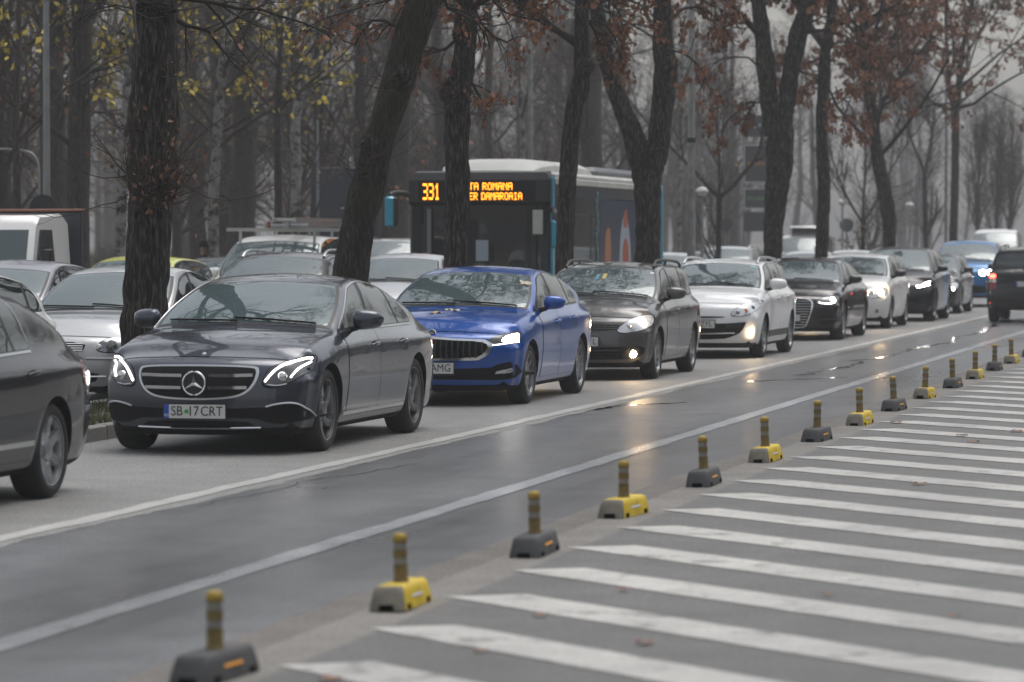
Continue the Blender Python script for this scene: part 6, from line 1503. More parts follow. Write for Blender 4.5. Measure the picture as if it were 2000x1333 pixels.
# the far edge of the wood, one mass
def far_wood():
    g = np.random.default_rng(9); n = 110; P = []; Rr = []
    for i in range(n):
        d = g.uniform(240, 420); x = g.uniform(-300, 1500); p = cam_pt(x, 0, d)
        if p[0] > -40: continue
        h = g.uniform(11, 19); z = np.linspace(0, h, 6); c = np.zeros((6, 3)); c[:, 0] = p[0] + g.normal(0, .25, 6).cumsum(); c[:, 1] = p[1]; c[:, 2] = z - .05; P.append(c); Rr.append(np.linspace(g.uniform(.15, .4), .04, 6))
    for i in range(190):  # unseen trunks opposite, added to darken reflections in the car flanks
        h = g.uniform(10, 17); c = np.zeros((6, 3)); c[:, 0] = g.uniform(36, 90) + g.normal(0, .25, 6).cumsum(); c[:, 1] = g.uniform(-30, 380); c[:, 2] = np.linspace(-.05, h, 6); P.append(c); Rr.append(np.linspace(g.uniform(.15, .4), .04, 6))
    P, Rr = np.array(P), np.array(Rr); a = grow(P, Rr, 9, (2.5, 5.5), (35, 75), g, 4, (.15, .98), .5); b = grow(*a, 6, (1.2, 2.8), (25, 60), g, 3, (.1, 1), .6)
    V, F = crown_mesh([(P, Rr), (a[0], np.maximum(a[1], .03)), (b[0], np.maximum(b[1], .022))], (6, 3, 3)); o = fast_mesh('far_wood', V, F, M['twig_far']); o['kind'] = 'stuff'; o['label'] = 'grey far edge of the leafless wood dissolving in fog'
far_wood()
# low brush in the park
def brush():
    g = np.random.default_rng(15); n = 2600; P = []; Rr = []
    for i in range(n):
        d = g.uniform(72, 170); x = g.uniform(-80, 1350); p = cam_pt(x, 0, d)
        if p[0] > -28: continue
        c = [np.array([p[0], p[1], -.06])]; dr = np.array([g.normal(0, .45), g.normal(0, .3), 1.])
        for j in range(4): dr = dr + g.normal(0, .18, 3); c.append(c[-1] + dr / np.linalg.norm(dr) * g.uniform(.2, .5))
        P.append(c); Rr.append(np.linspace(.016, .006, 5))
    P, Rr = np.array(P), np.array(Rr); a = grow(P, Rr, 5, (.3, .9), (20, 60), g, 3, (.2, 1), .7); V, F = crown_mesh([(P, Rr), (a[0], np.maximum(a[1], .006))], (3, 3)); o = fast_mesh('undergrowth', V, F, M['twig_far']); o['kind'] = 'stuff'; o['label'] = 'tangled leafless undergrowth on the park floor'
brush()
# ------------------------------------------------------------------ poles, lamps, signs
M['concrete'] = mat('concrete_pole', (.26, .26, .25), .8, noise_scale=5, noise_amt=.3)
M['galv'] = mat('galvanised', (.24, .25, .26), .45, .4, noise_scale=3, noise_amt=.2)
M['board'] = mat('board_back', (.028, .033, .048), .5)
M['milk'] = mat('opal_lamp', (.62, .62, .60), .4)
M['panel_dark'] = mat('sign_panel', (.075, .077, .082), .5); M['print'] = mat('pale_print', (.55, .56, .56), .5); M['print_green'] = mat('green_print', (.16, .28, .16), .5); M['print_orange'] = mat('orange_print', (.45, .20, .06), .5)
def pole(label, x, d, w, y_top, m, name='lamp_post', arm=None, group=None, band=None):
    b = cam_pt(x, 0, d); h = 1.75 - (y_top - 470) * d / 7000; r = empty(name, (b[0], b[1], 0), label, 'lamp post', group); q = MB(); rr = w * d / 14000
    q.lathe([(rr * 1.5, -.05), (rr * 1.5, .25), (rr * 1.15, .3), (rr, 2.5), (rr * .72, h), (.0001, h)], 16, 'z'); q.build('pole', m, r)
    if arm:
        a = MB(); a.tube(smooth_line([(0, 0, h - .15), (arm * .3, 0, h + .25), (arm, 0, h + .35)], 2), rr * .5, 8); a.build('bracket', m, r)
        l = MB(); l.loft([[(arm + dx * (1 if k < 1 else .96), dy, h + z) for dx, dy in ((-.1, -.08), (.6, -.14), (.7, 0), (.6, .14), (-.1, .08))] for k, z in enumerate((.30, .36, .43))], 0, True); l.build('lamp_head', M['galv'], r)
    if band: 
        c = MB(); c.lathe([(rr * 1.12, band), (rr * 1.12, band + .09)], 16, 'z'); c.build('clamp', M['black'], r)
    return r
pole('grey lamp post rising out of the frame above the white truck cab', 92, 57, 14, -180, M['galv'], arm=1.6)
p = pole('pale concrete post right of the wide vee trunk', 1350, 66, 15, -160, M['concrete'], arm=1.8, band=3.55)
pole('distant grey lamp post beside the farthest street tree', 1847, 118, 6, -20, M['galv'], arm=1.8)
pole('thin steel mast before the dark board', 621, 80, 6, 235, M['galv'], name='thin_mast')
pole('faint pale post above the bus roof', 1036, 100, 12, 60, M['concrete'], arm=1.6)
pole('faint pale post near the totem sign', 1455, 125, 6, 250, M['galv'])
pole('faint pale post behind the bright blue off-roader', 1800, 150, 6, 300, M['galv'])
# bent pipe at the left edge and the round sign back
b = cam_pt(78, 0, 60); r = empty('bent_pipe_lamp', (b[0], b[1], 0), 'thin bent pipe arching in from the left edge', 'lamp post'); q = MB()
q.tube(smooth_line([(0, 0, -.05), (0, 0, 2.8), (-.02, 0, 3.1), (-.20, 0, 3.27), (-.9, -.1, 3.29)], 3), .022, 8); q.build('pole', M['galv'], r)
b = cam_pt(92, 400, 56.5); r = empty('round_sign', (b[0], b[1], 0), 'back of a round sign on the grey post behind the truck', 'sign'); q = MB(); q.lathe([(.24, -.06), (.24, -.08), (.0001, -.085)], 28, 'y', (0, -.08, b[2] - .08)); q.lathe([(.0001, -.06), (.24, -.06)], 28, 'y', (0, -.08, b[2] - .08)); q.build('sign_back', M['black'], r); q = MB(); q.cyl((0, -.10, 0), (0, -.10, b[2] + .1), .025, n=8); q.build('stem', M['galv'], r)
def park_lamp(label, x, y, d):
    p = cam_pt(x, y, d); r = empty('park_lamp', (p[0], p[1], 0), label, 'lamp', 'park lamps with opal heads'); q = MB(); q.lathe([(.05, 0), (.035, .4), (.03, p[2] - .12)], 10, 'z'); q.build('pole', M['galv'], r)
    h = MB(); z = p[2]; h.lathe([(.0001, z - .14), (.09, z - .13), (.13, z - .03), (.0001, z - .03)], 16, 'z'); h.build('globe', M['milk'], r); c = MB(); c.lathe([(.17, z - .03), (.165, z), (.10, z + .07), (.0001, z + .10)], 16, 'z'); c.build('cap', M['milk'], r)
park_lamp('opal park lamp beside the pale concrete post', 1371, 372, 90); park_lamp('opal park lamp right of the straight slim trunk', 1645, 394, 120); park_lamp('opal park lamp near the mottled young tree', 1776, 400, 135)
# dark advertising board
b0, b1 = cam_pt(608, 327, 85), cam_pt(742, 463, 85); cx = (b0 + b1) / 2; r = empty('dark_board', (cx[0], cx[1], 0), 'large dark board behind the mossy trunk', 'billboard'); q = MB(); w = .82; q.box(-w, w, 0, .12, b1[2], b0[2], 0, .015); q.build('board', M['board'], r); q = MB(); q.box(-w + .04, w - .04, -.012, .0, b1[2] + .05, b0[2] - .05, 0); q.build('panel', M['board'], r, smooth=False)
q = MB(); [q.cyl((s_ * .6, .06, -.05), (s_ * .6, .06, b1[2] + .02), .05, n=8) for s_ in (-1, 1)]; q.build('posts', M['galv'], r); r.rotation_euler = (0, 0, R(12))
q = MB(); [q.box(-.10 + i * .075, -.05 + i * .075, -.02, -.012, .86 + b1[2] - .2, .90 + b1[2] - .2) for i in range(5)]; q.build('print', M['print'], r, smooth=False)
# totem of framed panels
b = cam_pt(1476, 400, 118); r = empty('totem_sign', (b[0], b[1], 0), 'totem of framed sign panels behind the tall forked trunk', 'sign')
for k, (ya, yb, pm) in enumerate([(225, 268, 'print'), (283, 357, 'print_orange'), (368, 408, 'print_green'), (414, 452, None)]):
    za, zb = 1.75 + (470 - ya) * 118 / 7000, 1.75 + (470 - yb) * 118 / 7000; q = MB(); q.box(-.40, .40, 0, .08, zb, za, 0, .01); f = q.build('panel', M['panel_dark'], r)
    if k != 3 and k != 0:
        q = MB(); t = .035
        q.box(-.40, .40, -.02, -.002, za - t, za); q.box(-.40, .40, -.02, -.002, zb, zb + t); q.box(-.40, -.40 + t, -.02, -.002, zb + t, za - t); q.box(.40 - t, .40, -.02, -.002, zb + t, za - t); q.build('frame', M['print'], f, smooth=False)
    if pm:
        q = MB(); [q.box(-.28 + i * .12, -.20 + i * .12, -.014, -.002, (za + zb) / 2 - .05 + .02 * (i % 2), (za + zb) / 2 + .07 - .02 * (i % 3)) for i in range(5)]; q.build('print', M[pm], f, smooth=False)
q = MB(); q.box(-.44, -.40, .01, .07, 0, 5.9); q.box(.40, .44, .01, .07, 0, 5.9); q.build('upright', M['galv'], r, smooth=False)
# blue round road signs seen from behind in the fog
for i, (x, y, d, lb) in enumerate([(1416, 437, 120, 'back of a round road sign right of the bowl shaped young tree'), (1653, 440, 135, 'back of a round road sign right of the straight slim trunk')]):
    p = cam_pt(x, y, d); r = empty('round_sign', (p[0], p[1], 0), lb, 'sign'); q = MB(); q.lathe([(.26, 0), (.26, .02), (.0001, .02)], 24, 'y', (0, 0, p[2])); q.lathe([(.0001, 0), (.26, 0)], 24, 'y', (0, 0, p[2])); q.build('sign_back', M['panel_dark'], r); q = MB(); q.cyl((0, .05, -.05), (0, .05, p[2] + .2), .03, n=8); q.build('stem', M['galv'], r)
# person walking in the park
def person():
    p = cam_pt(398, 0, 72); me = bpy.data.meshes.new('person')
    J = [(0, 0, .98, .15), (0, .01, 1.22, .17), (0, .01, 1.42, .16), (0, .0, 1.52, .06), (0, -.01, 1.60, .085), (0, -.01, 1.70, .095), (0, -.005, 1.77, .06),
         (.17, .01, 1.42, .075), (.25, .02, 1.18, .06), (.24, -.05, .94, .05), (.235, -.08, .84, .045), (-.17, .01, 1.42, .075), (-.25, .02, 1.18, .06), (-.24, -.05, .94, .05), (-.235, -.08, .84, .045),
         (.09, 0, .90, .11), (.10, -.06, .50, .075), (.10, .02, .09, .055), (.10, -.12, .04, .045), (-.09, 0, .90, .11), (-.10, .05, .50, .075), (-.10, .22, .10, .055), (-.10, .10, .04, .045)]
    E_ = [(0, 1), (1, 2), (2, 3), (3, 4), (4, 5), (5, 6), (2, 7), (7, 8), (8, 9), (9, 10), (2, 11), (11, 12), (12, 13), (13, 14), (0, 15), (15, 16), (16, 17), (17, 18), (0, 19), (19, 20), (20, 21), (21, 22)]
    me.from_pydata([j[:3] for j in J], E_, []); o = bpy.data.objects.new('person_tmp', me); C.objects.link(o); md = o.modifiers.new('skin', 'SKIN'); o.modifiers.new('sub', 'SUBSURF').levels = 2
    for i, j in enumerate(J): me.skin_vertices[0].data[i].radius = (j[3], j[3] * .8)
    me.skin_vertices[0].data[0].use_root = True; dg = bpy.context.evaluated_depsgraph_get(); dg.update(); m2 = bpy.data.meshes.new_from_object(o.evaluated_get(dg)); bpy.data.objects.remove(o)
    for m in (mat('dark_coat', (.014, .014, .018), .8), mat('skin', (.36, .20, .14), .6), mat('dark_trousers', (.012, .012, .014), .8)): m2.materials.append(m)
    for f in m2.polygons: z = f.center.z; f.material_index = 1 if 1.53 < z < 1.70 else 2 if z < .9 else 0; f.use_smooth = True
    r = link('person', m2); r.location = (p[0], p[1], -.06); r.rotation_euler = (0, 0, R(70)); tag(r, 'person in dark coat and dark cap walking beyond the yellow car', 'person')
    c = MB(); c.lathe([(.105, 1.68), (.112, 1.70), (.10, 1.77), (.06, 1.81), (.0001, 1.82)], 16, 'z', (0, -.01, 0)); c.box(-.07, .07, -.17, -.08, 1.685, 1.70); c.build('cap', M['matt'], r)
person()

# unseen apartment blocks added across the street to darken reflections in the car flanks
M['render_wall'] = mat('grey_render', (.13, .125, .12), .85, noise_scale=.6, noise_amt=.2); M['window_dark'] = mat('dark_window', (.03, .034, .038), .08)
wm_ = MB(); wm_.box(-.06, .0, -.8, .8, 0, 1.5, 0, .02); wme = None
for k, (y0, y1, h) in enumerate([(-30, 34, 19), (44, 118, 22), (130, 205, 19), (218, 300, 22)]):
    r = empty('added_apartment_block', (40, y0, 0), ['added grey apartment block nearest the camera across the street', 'taller added grey apartment block second along the opposite side', 'added grey apartment block third along the opposite side', 'added grey apartment block farthest along the opposite side'][k], 'building', 'apartment blocks added opposite, out of view')
    q = MB(); q.box(0, 13, 0, y1 - y0, -.06, h, 0, .05); q.build('wall', M['render_wall'], r, sharp=30); q = MB(); q.box(-.35, 13.3, -.3, y1 - y0 + .3, h, h + .4, 0, .03); q.build('roof', M['render_wall'], r, sharp=30)
    for fl in range(int(h / 3)):
        for i in range(int((y1 - y0) / 5)):
            if wme is None: o = wm_.build('window', M['window_dark'], r, smooth=False); wme = o.data
            else: o = link('window', wme, r)
            o.location = (0, 2.6 + i * 5, 1.1 + fl * 3)
# ------------------------------------------------------------------ the bus
M['bus_body'] = mat('bus_dark_body', (.024, .026, .031), .4, spec=.25, noise_scale=2, noise_amt=.2); M['bus_blue'] = mat('bus_blue', (.03, .33, .50), .35, coat=.5); M['bus_white'] = mat('bus_white', (.52, .53, .50), .5, noise_scale=2, noise_amt=.12)
M['bus_grey'] = mat('bus_grey_pod', (.16, .165, .18), .5); M['led'] = mat('orange_led', (1, .4, .02), .5, emit=(1, .30, .015), es=2.6)
M['bus_glass'] = mat('bus_glass', (.010, .011, .012), .05, spec=.35); M['ad_blue'] = mat('wrap_blue', (.035, .05, .085), .4, spec=.15); M['ad_red'] = mat('wrap_red', (.38, .10, .06), .45, spec=.15); M['ad_pale'] = mat('wrap_pale', (.34, .40, .46), .45, spec=.15); M['ad_teal'] = mat('wrap_teal', (.10, .19, .21), .45, spec=.15); M['ad_orange'] = mat('wrap_orange', (.40, .17, .09), .45, spec=.15)
FONT = {'3': '11110 00001 00001 01110 00001 00001 11110', '1': '00100 01100 00100 00100 00100 00100 01110', 'P': '11110 10001 10001 11110 10000 10000 10000', 'I': '01110 00100 00100 00100 00100 00100 01110', 'A': '01110 10001 10001 11111 10001 10001 10001', 'T': '11111 00100 00100 00100 00100 00100 00100', 'R': '11110 10001 10001 11110 10100 10010 10001', 'O': '01110 10001 10001 10001 10001 10001 01110', 'M': '10001 11011 10101 10101 10001 10001 10001', 'N': '10001 11001 10101 10011 10001 10001 10001', 'C': '01111 10000 10000 10000 10000 10000 01111', 'E': '11111 10000 10000 11110 10000 10000 11111', 'D': '11110 10001 10001 10001 10001 10001 11110', ' ': '000 000 000 000 000 000 000', '2': '01110 10001 00001 00110 01000 10000 11111', '5': '11111 10000 11110 00001 00001 10001 01110'}
def led_text(txt, x, z, w, h, y, root, name='led_lettering'):
    """dot matrix lettering: x left end, z bottom, total width w"""
    n_ = sum(len(FONT[c].split(' ')[0]) + 1 for c in txt) - 1; dx = w / n_; dz = h / 7; i0 = 0
    for ch in txt:
        rows = FONT[ch].split(' '); n = len(rows[0]); m = MB()
        for i in range(n):
            for j in range(7):
                if rows[j][i] == '1': x0, z0 = x + (i0 + i) * dx, z + (6 - j) * dz; m.box(x0 + dx * .03, x0 + dx * .97, y - .004, y, z0 + dz * .03, z0 + dz * .97)
        if m.v: m.build('led_letter', M['led'], root, smooth=False)
        i0 += n + 1
def bus():
    r = empty('city_bus', (-14.2, 60.35, 0), 'dark city bus with orange destination display and white roof pod', 'bus'); w = 1.275; L_ = 10.7
    def ring(y, ww, z0, z1, c):
        p = []
        for sx, sz in ((1, 1), (-1, 1), (-1, -1), (1, -1)):
            a0 = math.atan2(sz, sx) - math.pi / 4
            for t in np.linspace(0, math.pi / 2, 6): p.append((sx * (ww - c) + c * math.cos(a0 + t), y, (z1 + z0) / 2 + sz * ((z1 - z0) / 2 - c) + c * math.sin(a0 + t)))
        return p
    b = MB(); b.loft([ring(.10, w - .16, .40, 2.78, .1), ring(.03, w - .07, .36, 2.86, .12), ring(.10, w - .015, .33, 2.91, .14), ring(.25, w, .32, 2.93, .16), ring(L_ - .2, w, .32, 2.93, .16), ring(L_, w - .06, .36, 2.88, .12)], 0, True)
    b.build('body', M['bus_body'], r, sharp=50)
    q = MB(); q.box(-w + .02, w - .02, .3, L_ - .1, 2.80, 2.945, 0, .05); q.build('roof', M['bus_white'], r)
    q = MB(); q.box(w - .05, w + .012, .32, L_ - .1, 2.72, 2.84, 0, .015); q.box(-w - .012, -w + .05, .32, L_ - .1, 2.72, 2.84, 0, .015); q.build('roof_band', M['bus_white'], r)
    # display
    q = MB(); q.loft([[(-w + .03, .06, 2.36), (w - .03, .06, 2.36), (w - .03, .30, 2.36), (-w + .03, .30, 2.36)], [(-w + .02, -.02, 2.42), (w - .02, -.02, 2.42), (w - .02, .30, 2.42), (-w + .02, .30, 2.42)], [(-w + .02, -.02, 2.80), (w - .02, -.02, 2.80), (w - .02, .30, 2.84), (-w + .02, .30, 2.84)], [(-w + .10, .06, 2.93), (w - .10, .06, 2.93), (w - .10, .36, 2.96), (-w + .10, .36, 2.96)]], 0, True); dsp = q.build('display_box', M['black'], r, sharp=30)
    q = MB(); q.box(-1.08, 1.0, -.026, -.018, 2.44, 2.78, 0); q.build('display_glass', M['bus_glass'], dsp, smooth=False)
    led_text('331', -1.00, 2.46, .30, .28, -.030, dsp); led_text('PIATA ROMANA', -.449, 2.625, 1.038, .125, -.030, dsp); led_text('CARTIER DAMAROAIA', -.582, 2.455, 1.343, .125, -.030, dsp)
    # windscreen
    q = MB(); q.loft([[(x, .02 - .0 * abs(x) + .16 * (abs(x) / w)**4, z) for x in np.linspace(-w + .10, w - .10, 15)] for z in (.98, 1.6, 2.36)], 0, False, closed=False); M['bus_screen'] = mat('bus_windscreen', (.014, .015, .016), .03, spec=1.); ws = q.build('windscreen', M['bus_screen'], r)
    for x in (-1.165, 1.165):
        q = MB(); q.cyl((x, .11, .95), (x, .11, 2.36), .035, n=8); q.build('screen_pillar', M['black'], r)
    q = MB(); q.box(-.93, -.86, -.015, .012, 1.0, 2.30); q.build('cab_partition', M['bus_grey'], r, smooth=False)
    q = MB(); q.box(-.06, .16, -.02, .0, 1.40, 1.76); q.build('notice', M['ad_pale'], r, smooth=False)
    q = MB(); q.box(.94, 1.12, -.0, .03, 1.86, 2.28, 0, .01); q.build('sticker', M['bus_white'], r, smooth=False)
    q = MB(); q.tube([(.45, -.03, 1.0), (.1, -.04, 1.25), (-.35, -.03, 1.35)], .014, 6); q.tube([(-.45, -.03, 1.0), (-.8, -.02, 1.2)], .014, 6); q.build('wiper', M['matt'], r)
    q = MB(); q.box(w - .035, w + .016, .05, .20, .5, 2.86, 0, .02); q.build('corner_trim', M['bus_blue'], r)
    q = MB(); q.box(-w + .04, w - .04, -.03, .2, .36, .96, 0, .06); q.build('front_panel', M['bus_body'], r)
    for x in (-.95, .95):
        q = MB(); q.lathe([(.09, -.04), (.08, -.055), (.0001, -.06)], 18, 'y', (x, 0, .66)); q.build('headlight', M['clear'], r)
    # mirrors
    for sg, z1, z0 in ((-1, 2.52, 1.98), (1, 2.10, 1.62)):
        q = MB(); xx = sg * (w + (.24 if sg < 0 else .10)); q.tube(smooth_line([(sg * (w - .1), .06, 2.50), (sg * (w + .06), -.10, 2.58), (xx, -.22, 2.56), (xx, -.26, z1)] if sg < 0 else [(w - .05, .10, 2.3), (w + .06, -.08, 2.28), (xx, -.2, 2.2), (xx, -.22, z1 - .05)], 2), .05, 8); a = q.build('mirror_arm', M['black'], r)
        q = MB(); wd = .092 if sg < 0 else .05; q.box(xx - wd, xx + wd, -.36, -.20, z0, z1, 0, .04); q.build('mirror_housing', M['bus_blue'], r)
        q = MB(); q.box(xx + (wd - .05 if sg < 0 else -wd), xx + (wd + .03 if sg < 0 else -wd + .02), -.345, -.19, z0 + .02, z1 - .02, 0, .02); q.build('mirror_back', M['black'], r)
    # roof pods
    q = MB(); q.loft([[(x * k, y, 2.94 + z * h) for x, z in ((-1.0, 0), (-.98, .12), (-.85, .20), (-.4, .24), (.4, .24), (.85, .20), (.98, .12), (1.0, 0))] for y, k, h in ((.7, .80, .15), (.95, .9, .75), (1.5, 1, 1.05), (4.2, 1, 1.05), (4.8, .98, .9), (5.2, .95, .2))], 0, True); q.build('roof_pod', M['bus_white'], r, sharp=30, smooth=True)
    q = MB(); q.box(-.95, .95, 5.6, 9.8, 2.93, 3.13, 0, .08); q.build('engine_pod', M['bus_grey'], r)
    # flank: window panes, pillars, printed wrap
    for k, (a, c) in enumerate([(.42, 1.75), (1.85, 3.3), (3.4, 4.9), (5.0, 6.5), (6.6, 8.1), (8.2, 9.6)]):
        for sg in (1, -1):
            q = MB(); x0, x1 = sorted((sg * (w - .02), sg * (w + .006))); q.box(x0, x1, a, c, 1.15, 2.52, 0, .002); f = q.build('side_window', M['bus_glass'], r, smooth=False)
            q = MB(); x0, x1 = sorted((sg * (w + .004), sg * (w + .014))); q.box(x0, x1, a, c, 2.20, 2.225); q.build('pane_bar', M['black'], f, smooth=False)
    def wrap(name, poly, m, off):
        v = [(w + off, y, z) for y, z in poly] + [(w - .01, y, z) for y, z in poly]; n = len(poly); f = [tuple(range(n))] + [(i, n + i, n + (i + 1) % n, (i + 1) % n) for i in range(n)]
        mobj(name, v, f, m, r, None, False)
    wrap('wrap_panel', [(4.2, .55), (8.0, .55), (8.0, 2.5), (4.2, 2.5)], M['ad_blue'], .010)
    wrap('wrap_print', round_poly([(4.6, .6), (5.2, .6), (5.25, 1.95), (4.9, 2.0), (4.65, 1.8)], 1), M['ad_orange'], .014)
    wrap('wrap_print', round_poly([(6.0, .6), (7.3, .6), (7.2, 1.6), (6.9, 2.15), (6.6, 2.3), (6.3, 2.1), (6.05, 1.6)], 1), M['ad_pale'], .014)
    wrap('wrap_print', round_poly([(6.35, 2.0), (6.95, 2.0), (6.65, 2.45)], 1), M['ad_red'], .018)
    wrap('wrap_print', round_poly([(6.4, 1.0), (6.9, 1.0), (7.0, 1.6), (6.65, 1.85), (6.35, 1.6)], 1), M['ad_red'], .018)
    q = MB()
    for i in range(16):
        zz = .7 + i * .125; q.lathe([(.0001, w + .002), (.085, w + .010), (.06, w + .03), (.0001, w + .035)], 8, 'x', (0, 3.9 + .06 * math.sin(i * 1.3), zz))
    q.build('wrap_garland', M['ad_teal'], r)
    l = link('fleet_number', text_mesh('1521', .16, M['print'], .0005), r); l.location = (w + .012, 1.0, 2.62); l.rotation_euler = (R(90), R(90), R(90))
    q = MB(); q.box(w - .02, w + .012, .3, L_ - .1, .34, .56, 0, .01); q.box(-w - .012, -w + .02, .3, L_ - .1, .34, .56, 0, .01); q.build('skirt', M['bus_blue'], r)
    q = MB(); q.box(w - .03, w + .016, L_ - .22, L_ - .02, .4, 2.86, 0, .015); q.build('rear_trim', M['bus_blue'], r)
    q = MB(); [q.box(w - .01, w + .014, 9.75, 10.4, .75 + i * .12, .81 + i * .12) for i in range(16)]; q.build('engine_grille', M['black'], r, smooth=False)
    t, rm = wheel_meshes(.48, .28, 'steel'); tm = None
    for yc in (2.6, 8.4):
        for sg in (1, -1):
            e = empty('wheel', (sg * 1.12, yc, .48), rz=0 if sg > 0 else math.pi); e.parent = r
            if tm is None: tm = t.build('tyre', M['tyre_wall'], e, sharp=None).data; rmm = rm.build('rim', [M['steel_wheel'], M['matt'], M['alloy']], e).data
            else: link('tyre', tm, e); link('rim', rmm, e)
    return r
bus()
# ------------------------------------------------------------------ light truck at the left edge
def truck():
    p = cam_pt(-58, 0, 49); r = empty('light_truck', (p[0], p[1], 0), 'white light truck cab with dark headboard, at the left edge behind the parked cars', 'truck')
    prof = [(0, .45), (-.05, .95), (.02, 1.12), (.45, 1.98), (.62, 2.10), (1.55, 2.13), (1.75, 2.02), (1.82, .45)]
    b = MB(); xs = (-.90, -.86, .86, .90); rings = []
    for x, k in ((-.86, .0), (-.80, 1), (.80, 1), (.86, .0)):
        rings.append([(x if z < 1.2 else x * (1 - .11 * (z - 1.2)), y * (1 if k else .985) + (0 if k else .012), z - (0 if k else .035 * (z > 1.9))) for y, z in prof])
    b.loft(rings, 0, True); outward(b.build('cab', P_CREAM, r, sharp=30))
    def quad(name, pts, m, inw=(0, .01, 0)):
        v = [tuple(p) for p in pts] + [tuple(np.array(p) + np.array(inw)) for p in pts]; n = len(pts); mobj(name, v, [tuple(range(n)), *[(i, n + i, n + (i + 1) % n, (i + 1) % n) for i in range(n)]][:], m, r, None, False)
    quad('windscreen', [(-.76, .048, 1.20), (.76, .048, 1.20), (.70, .395, 1.90), (-.70, .395, 1.90)], M['screen_solid'], (0, .03, -.01))
    for sg in (1, -1):
        pts = [(sg * .868, .25, 1.22), (sg * .868, 1.05, 1.18), (sg * .812, 1.02, 1.90), (sg * .815, .58, 1.90)]
        quad('side_window', pts if sg > 0 else pts[::-1], M['glass'], (-sg * .03, 0, 0))
        q = MB(); q.box(sg * .93 - .03, sg * .93 + .14 if sg > 0 else sg * .93 + .03, .28, .36, 1.30, 1.65, 0, .03) if sg > 0 else q.box(-1.07, -.90, .28, .36, 1.30, 1.65, 0, .03); q.build('door_mirror', M['black'], r)
        q = MB(); q.lathe([(.09, -.062), (.08, -.075), (.0001, -.08)], 16, 'y', (sg * .62, 0, .80)); q.build('headlight', M['clear'], r)
    q = MB(); q.box(-.45, .45, -.075, -.04, .70, .92, 0, .01); q.build('grille', M['black'], r)
    q = MB(); q.box(-.92, .92, 1.92, 2.02, .62, 2.16, 0, .02); box = q.build('headboard', M['board'], r); q = MB(); q.box(-.98, .98, 2.36, 5.2, .62, .95, 0, .02); q.build('flatbed', M['board'], r)
    q = MB(); q.box(-.94, .94, 1.90, 2.04, 2.16, 2.20, 0, .01); q.build('headboard_rim', mat('rusty_rim', (.22, .09, .06), .6), box)
    t, rm = wheel_meshes(.33, .2, 'steel'); tm = None
    for yc in (.75, 3.9):
        for sg in (1, -1):
            e = empty('wheel', (sg * .78, yc, .33), rz=0 if sg > 0 else math.pi); e.parent = r
            if tm is None: tm = t.build('tyre', M['tyre_wall'], e, sharp=None).data; rmm = rm.build('rim', [M['steel_wheel'], M['matt'], M['alloy']], e).data
            else: link('tyre', tm, e); link('rim', rmm, e)
    q = MB(); q.box(-.5, .5, .3, 5.0, .42, .60, 0); q.build('chassis', M['matt'], r, smooth=False)
truck()
# ------------------------------------------------------------------ cars of the near lane (front axle positions)
place(car_saloon_tail(), -9.28, 20.35)
place(car_star(), -8.95, 28.75)
lb = car_liftback(); place(lb, -9.17, 37.6)
place(car_wagon_grey(), -9.05, 44.7)
place(car_wagon_white(), -9.00, 53.2)
place(car_dark_saloon(), -9.13, 63.1)
place(car_hatch_white(), -9.23, 71.5)
place(car_crossover(), -9.12, 78.1)
place(car_small_dark(), -9.28, 86.5)
place(car_offroader(), -9.25, 95.5)
d_ = car_duster(); place(d_, -6.12, 80.6, math.pi)
# ------------------------------------------------------------------ far carriageway and parking row
FG = 'cars waiting on the far carriageway'
def at(x, d): p = cam_pt(x, 0, d); return p[0], p[1]
def simple(name, label, spec, paint, px_, d, opt=None, face=None, tail=False, group=FG):
    s = Body(**spec); r = empty(name, (0, 0, 0), label, 'car', group); o = dict(HATCH_O); wb = s.wb
    o.update(doors=[(.48, wb * .53), (wb * .53 + .01, wb - s.ra - .02)], glass=[(.46, wb * .52, .10, .03), (wb * .53 + .04, wb - .28, .03, -.02), (wb - .2, s.rg_y - .15, -.02, -.08)], dlo=(.42, min(s.rg_y - .2, s.re_y + .35)))
    o.update(opt or {}); shell(r, s, paint, o); face_hatch(r, s, face or {}); zt = s.belt(s.yr); rear_lamps(r, s, [(.5 * s.W, zt - .04), (.85 * s.W, zt - .04), (.88 * s.W, zt - .20), (.52 * s.W, zt - .20)])
    x, y = at(px_, d); place(r, x, y + s.fo); return r, s
SAL = dict(fo=.88, wb=2.70, ro=1.07, W=.88, H=1.48, lip=.72, hood=.90, cowl_y=.42, cowl_z=1.0, wst_y=1.18, wst_z=1.40, peak_y=1.6, re_y=2.12, re_z=1.425, rg_y=3.15, rg_z=1.08, tail_z=1.04, belt_f=.95, belt_r=1.0, roof_w=.58, rw=.31, kf=.34, kr=.22, zb=.17)
HAT = dict(fo=.85, wb=2.55, ro=.75, W=.86, H=1.48, lip=.78, hood=.94, cowl_y=.30, cowl_z=1.04, wst_y=1.05, wst_z=1.41, peak_y=1.5, re_y=2.6, re_z=1.40, rg_y=3.05, rg_z=1.06, tail_z=1.0, belt_f=.96, belt_r=1.03, roof_w=.57, rw=.305, kf=.34, kr=.22, zb=.17)
SUVS = dict(HAT, H=1.60, W=.90, wb=2.65, lip=.88, hood=1.02, cowl_z=1.12, wst_z=1.53, re_y=2.8, re_z=1.54, rg_y=3.25, rg_z=1.16, tail_z=1.1, belt_f=1.04, belt_r=1.12, rw=.34, roof_w=.60)
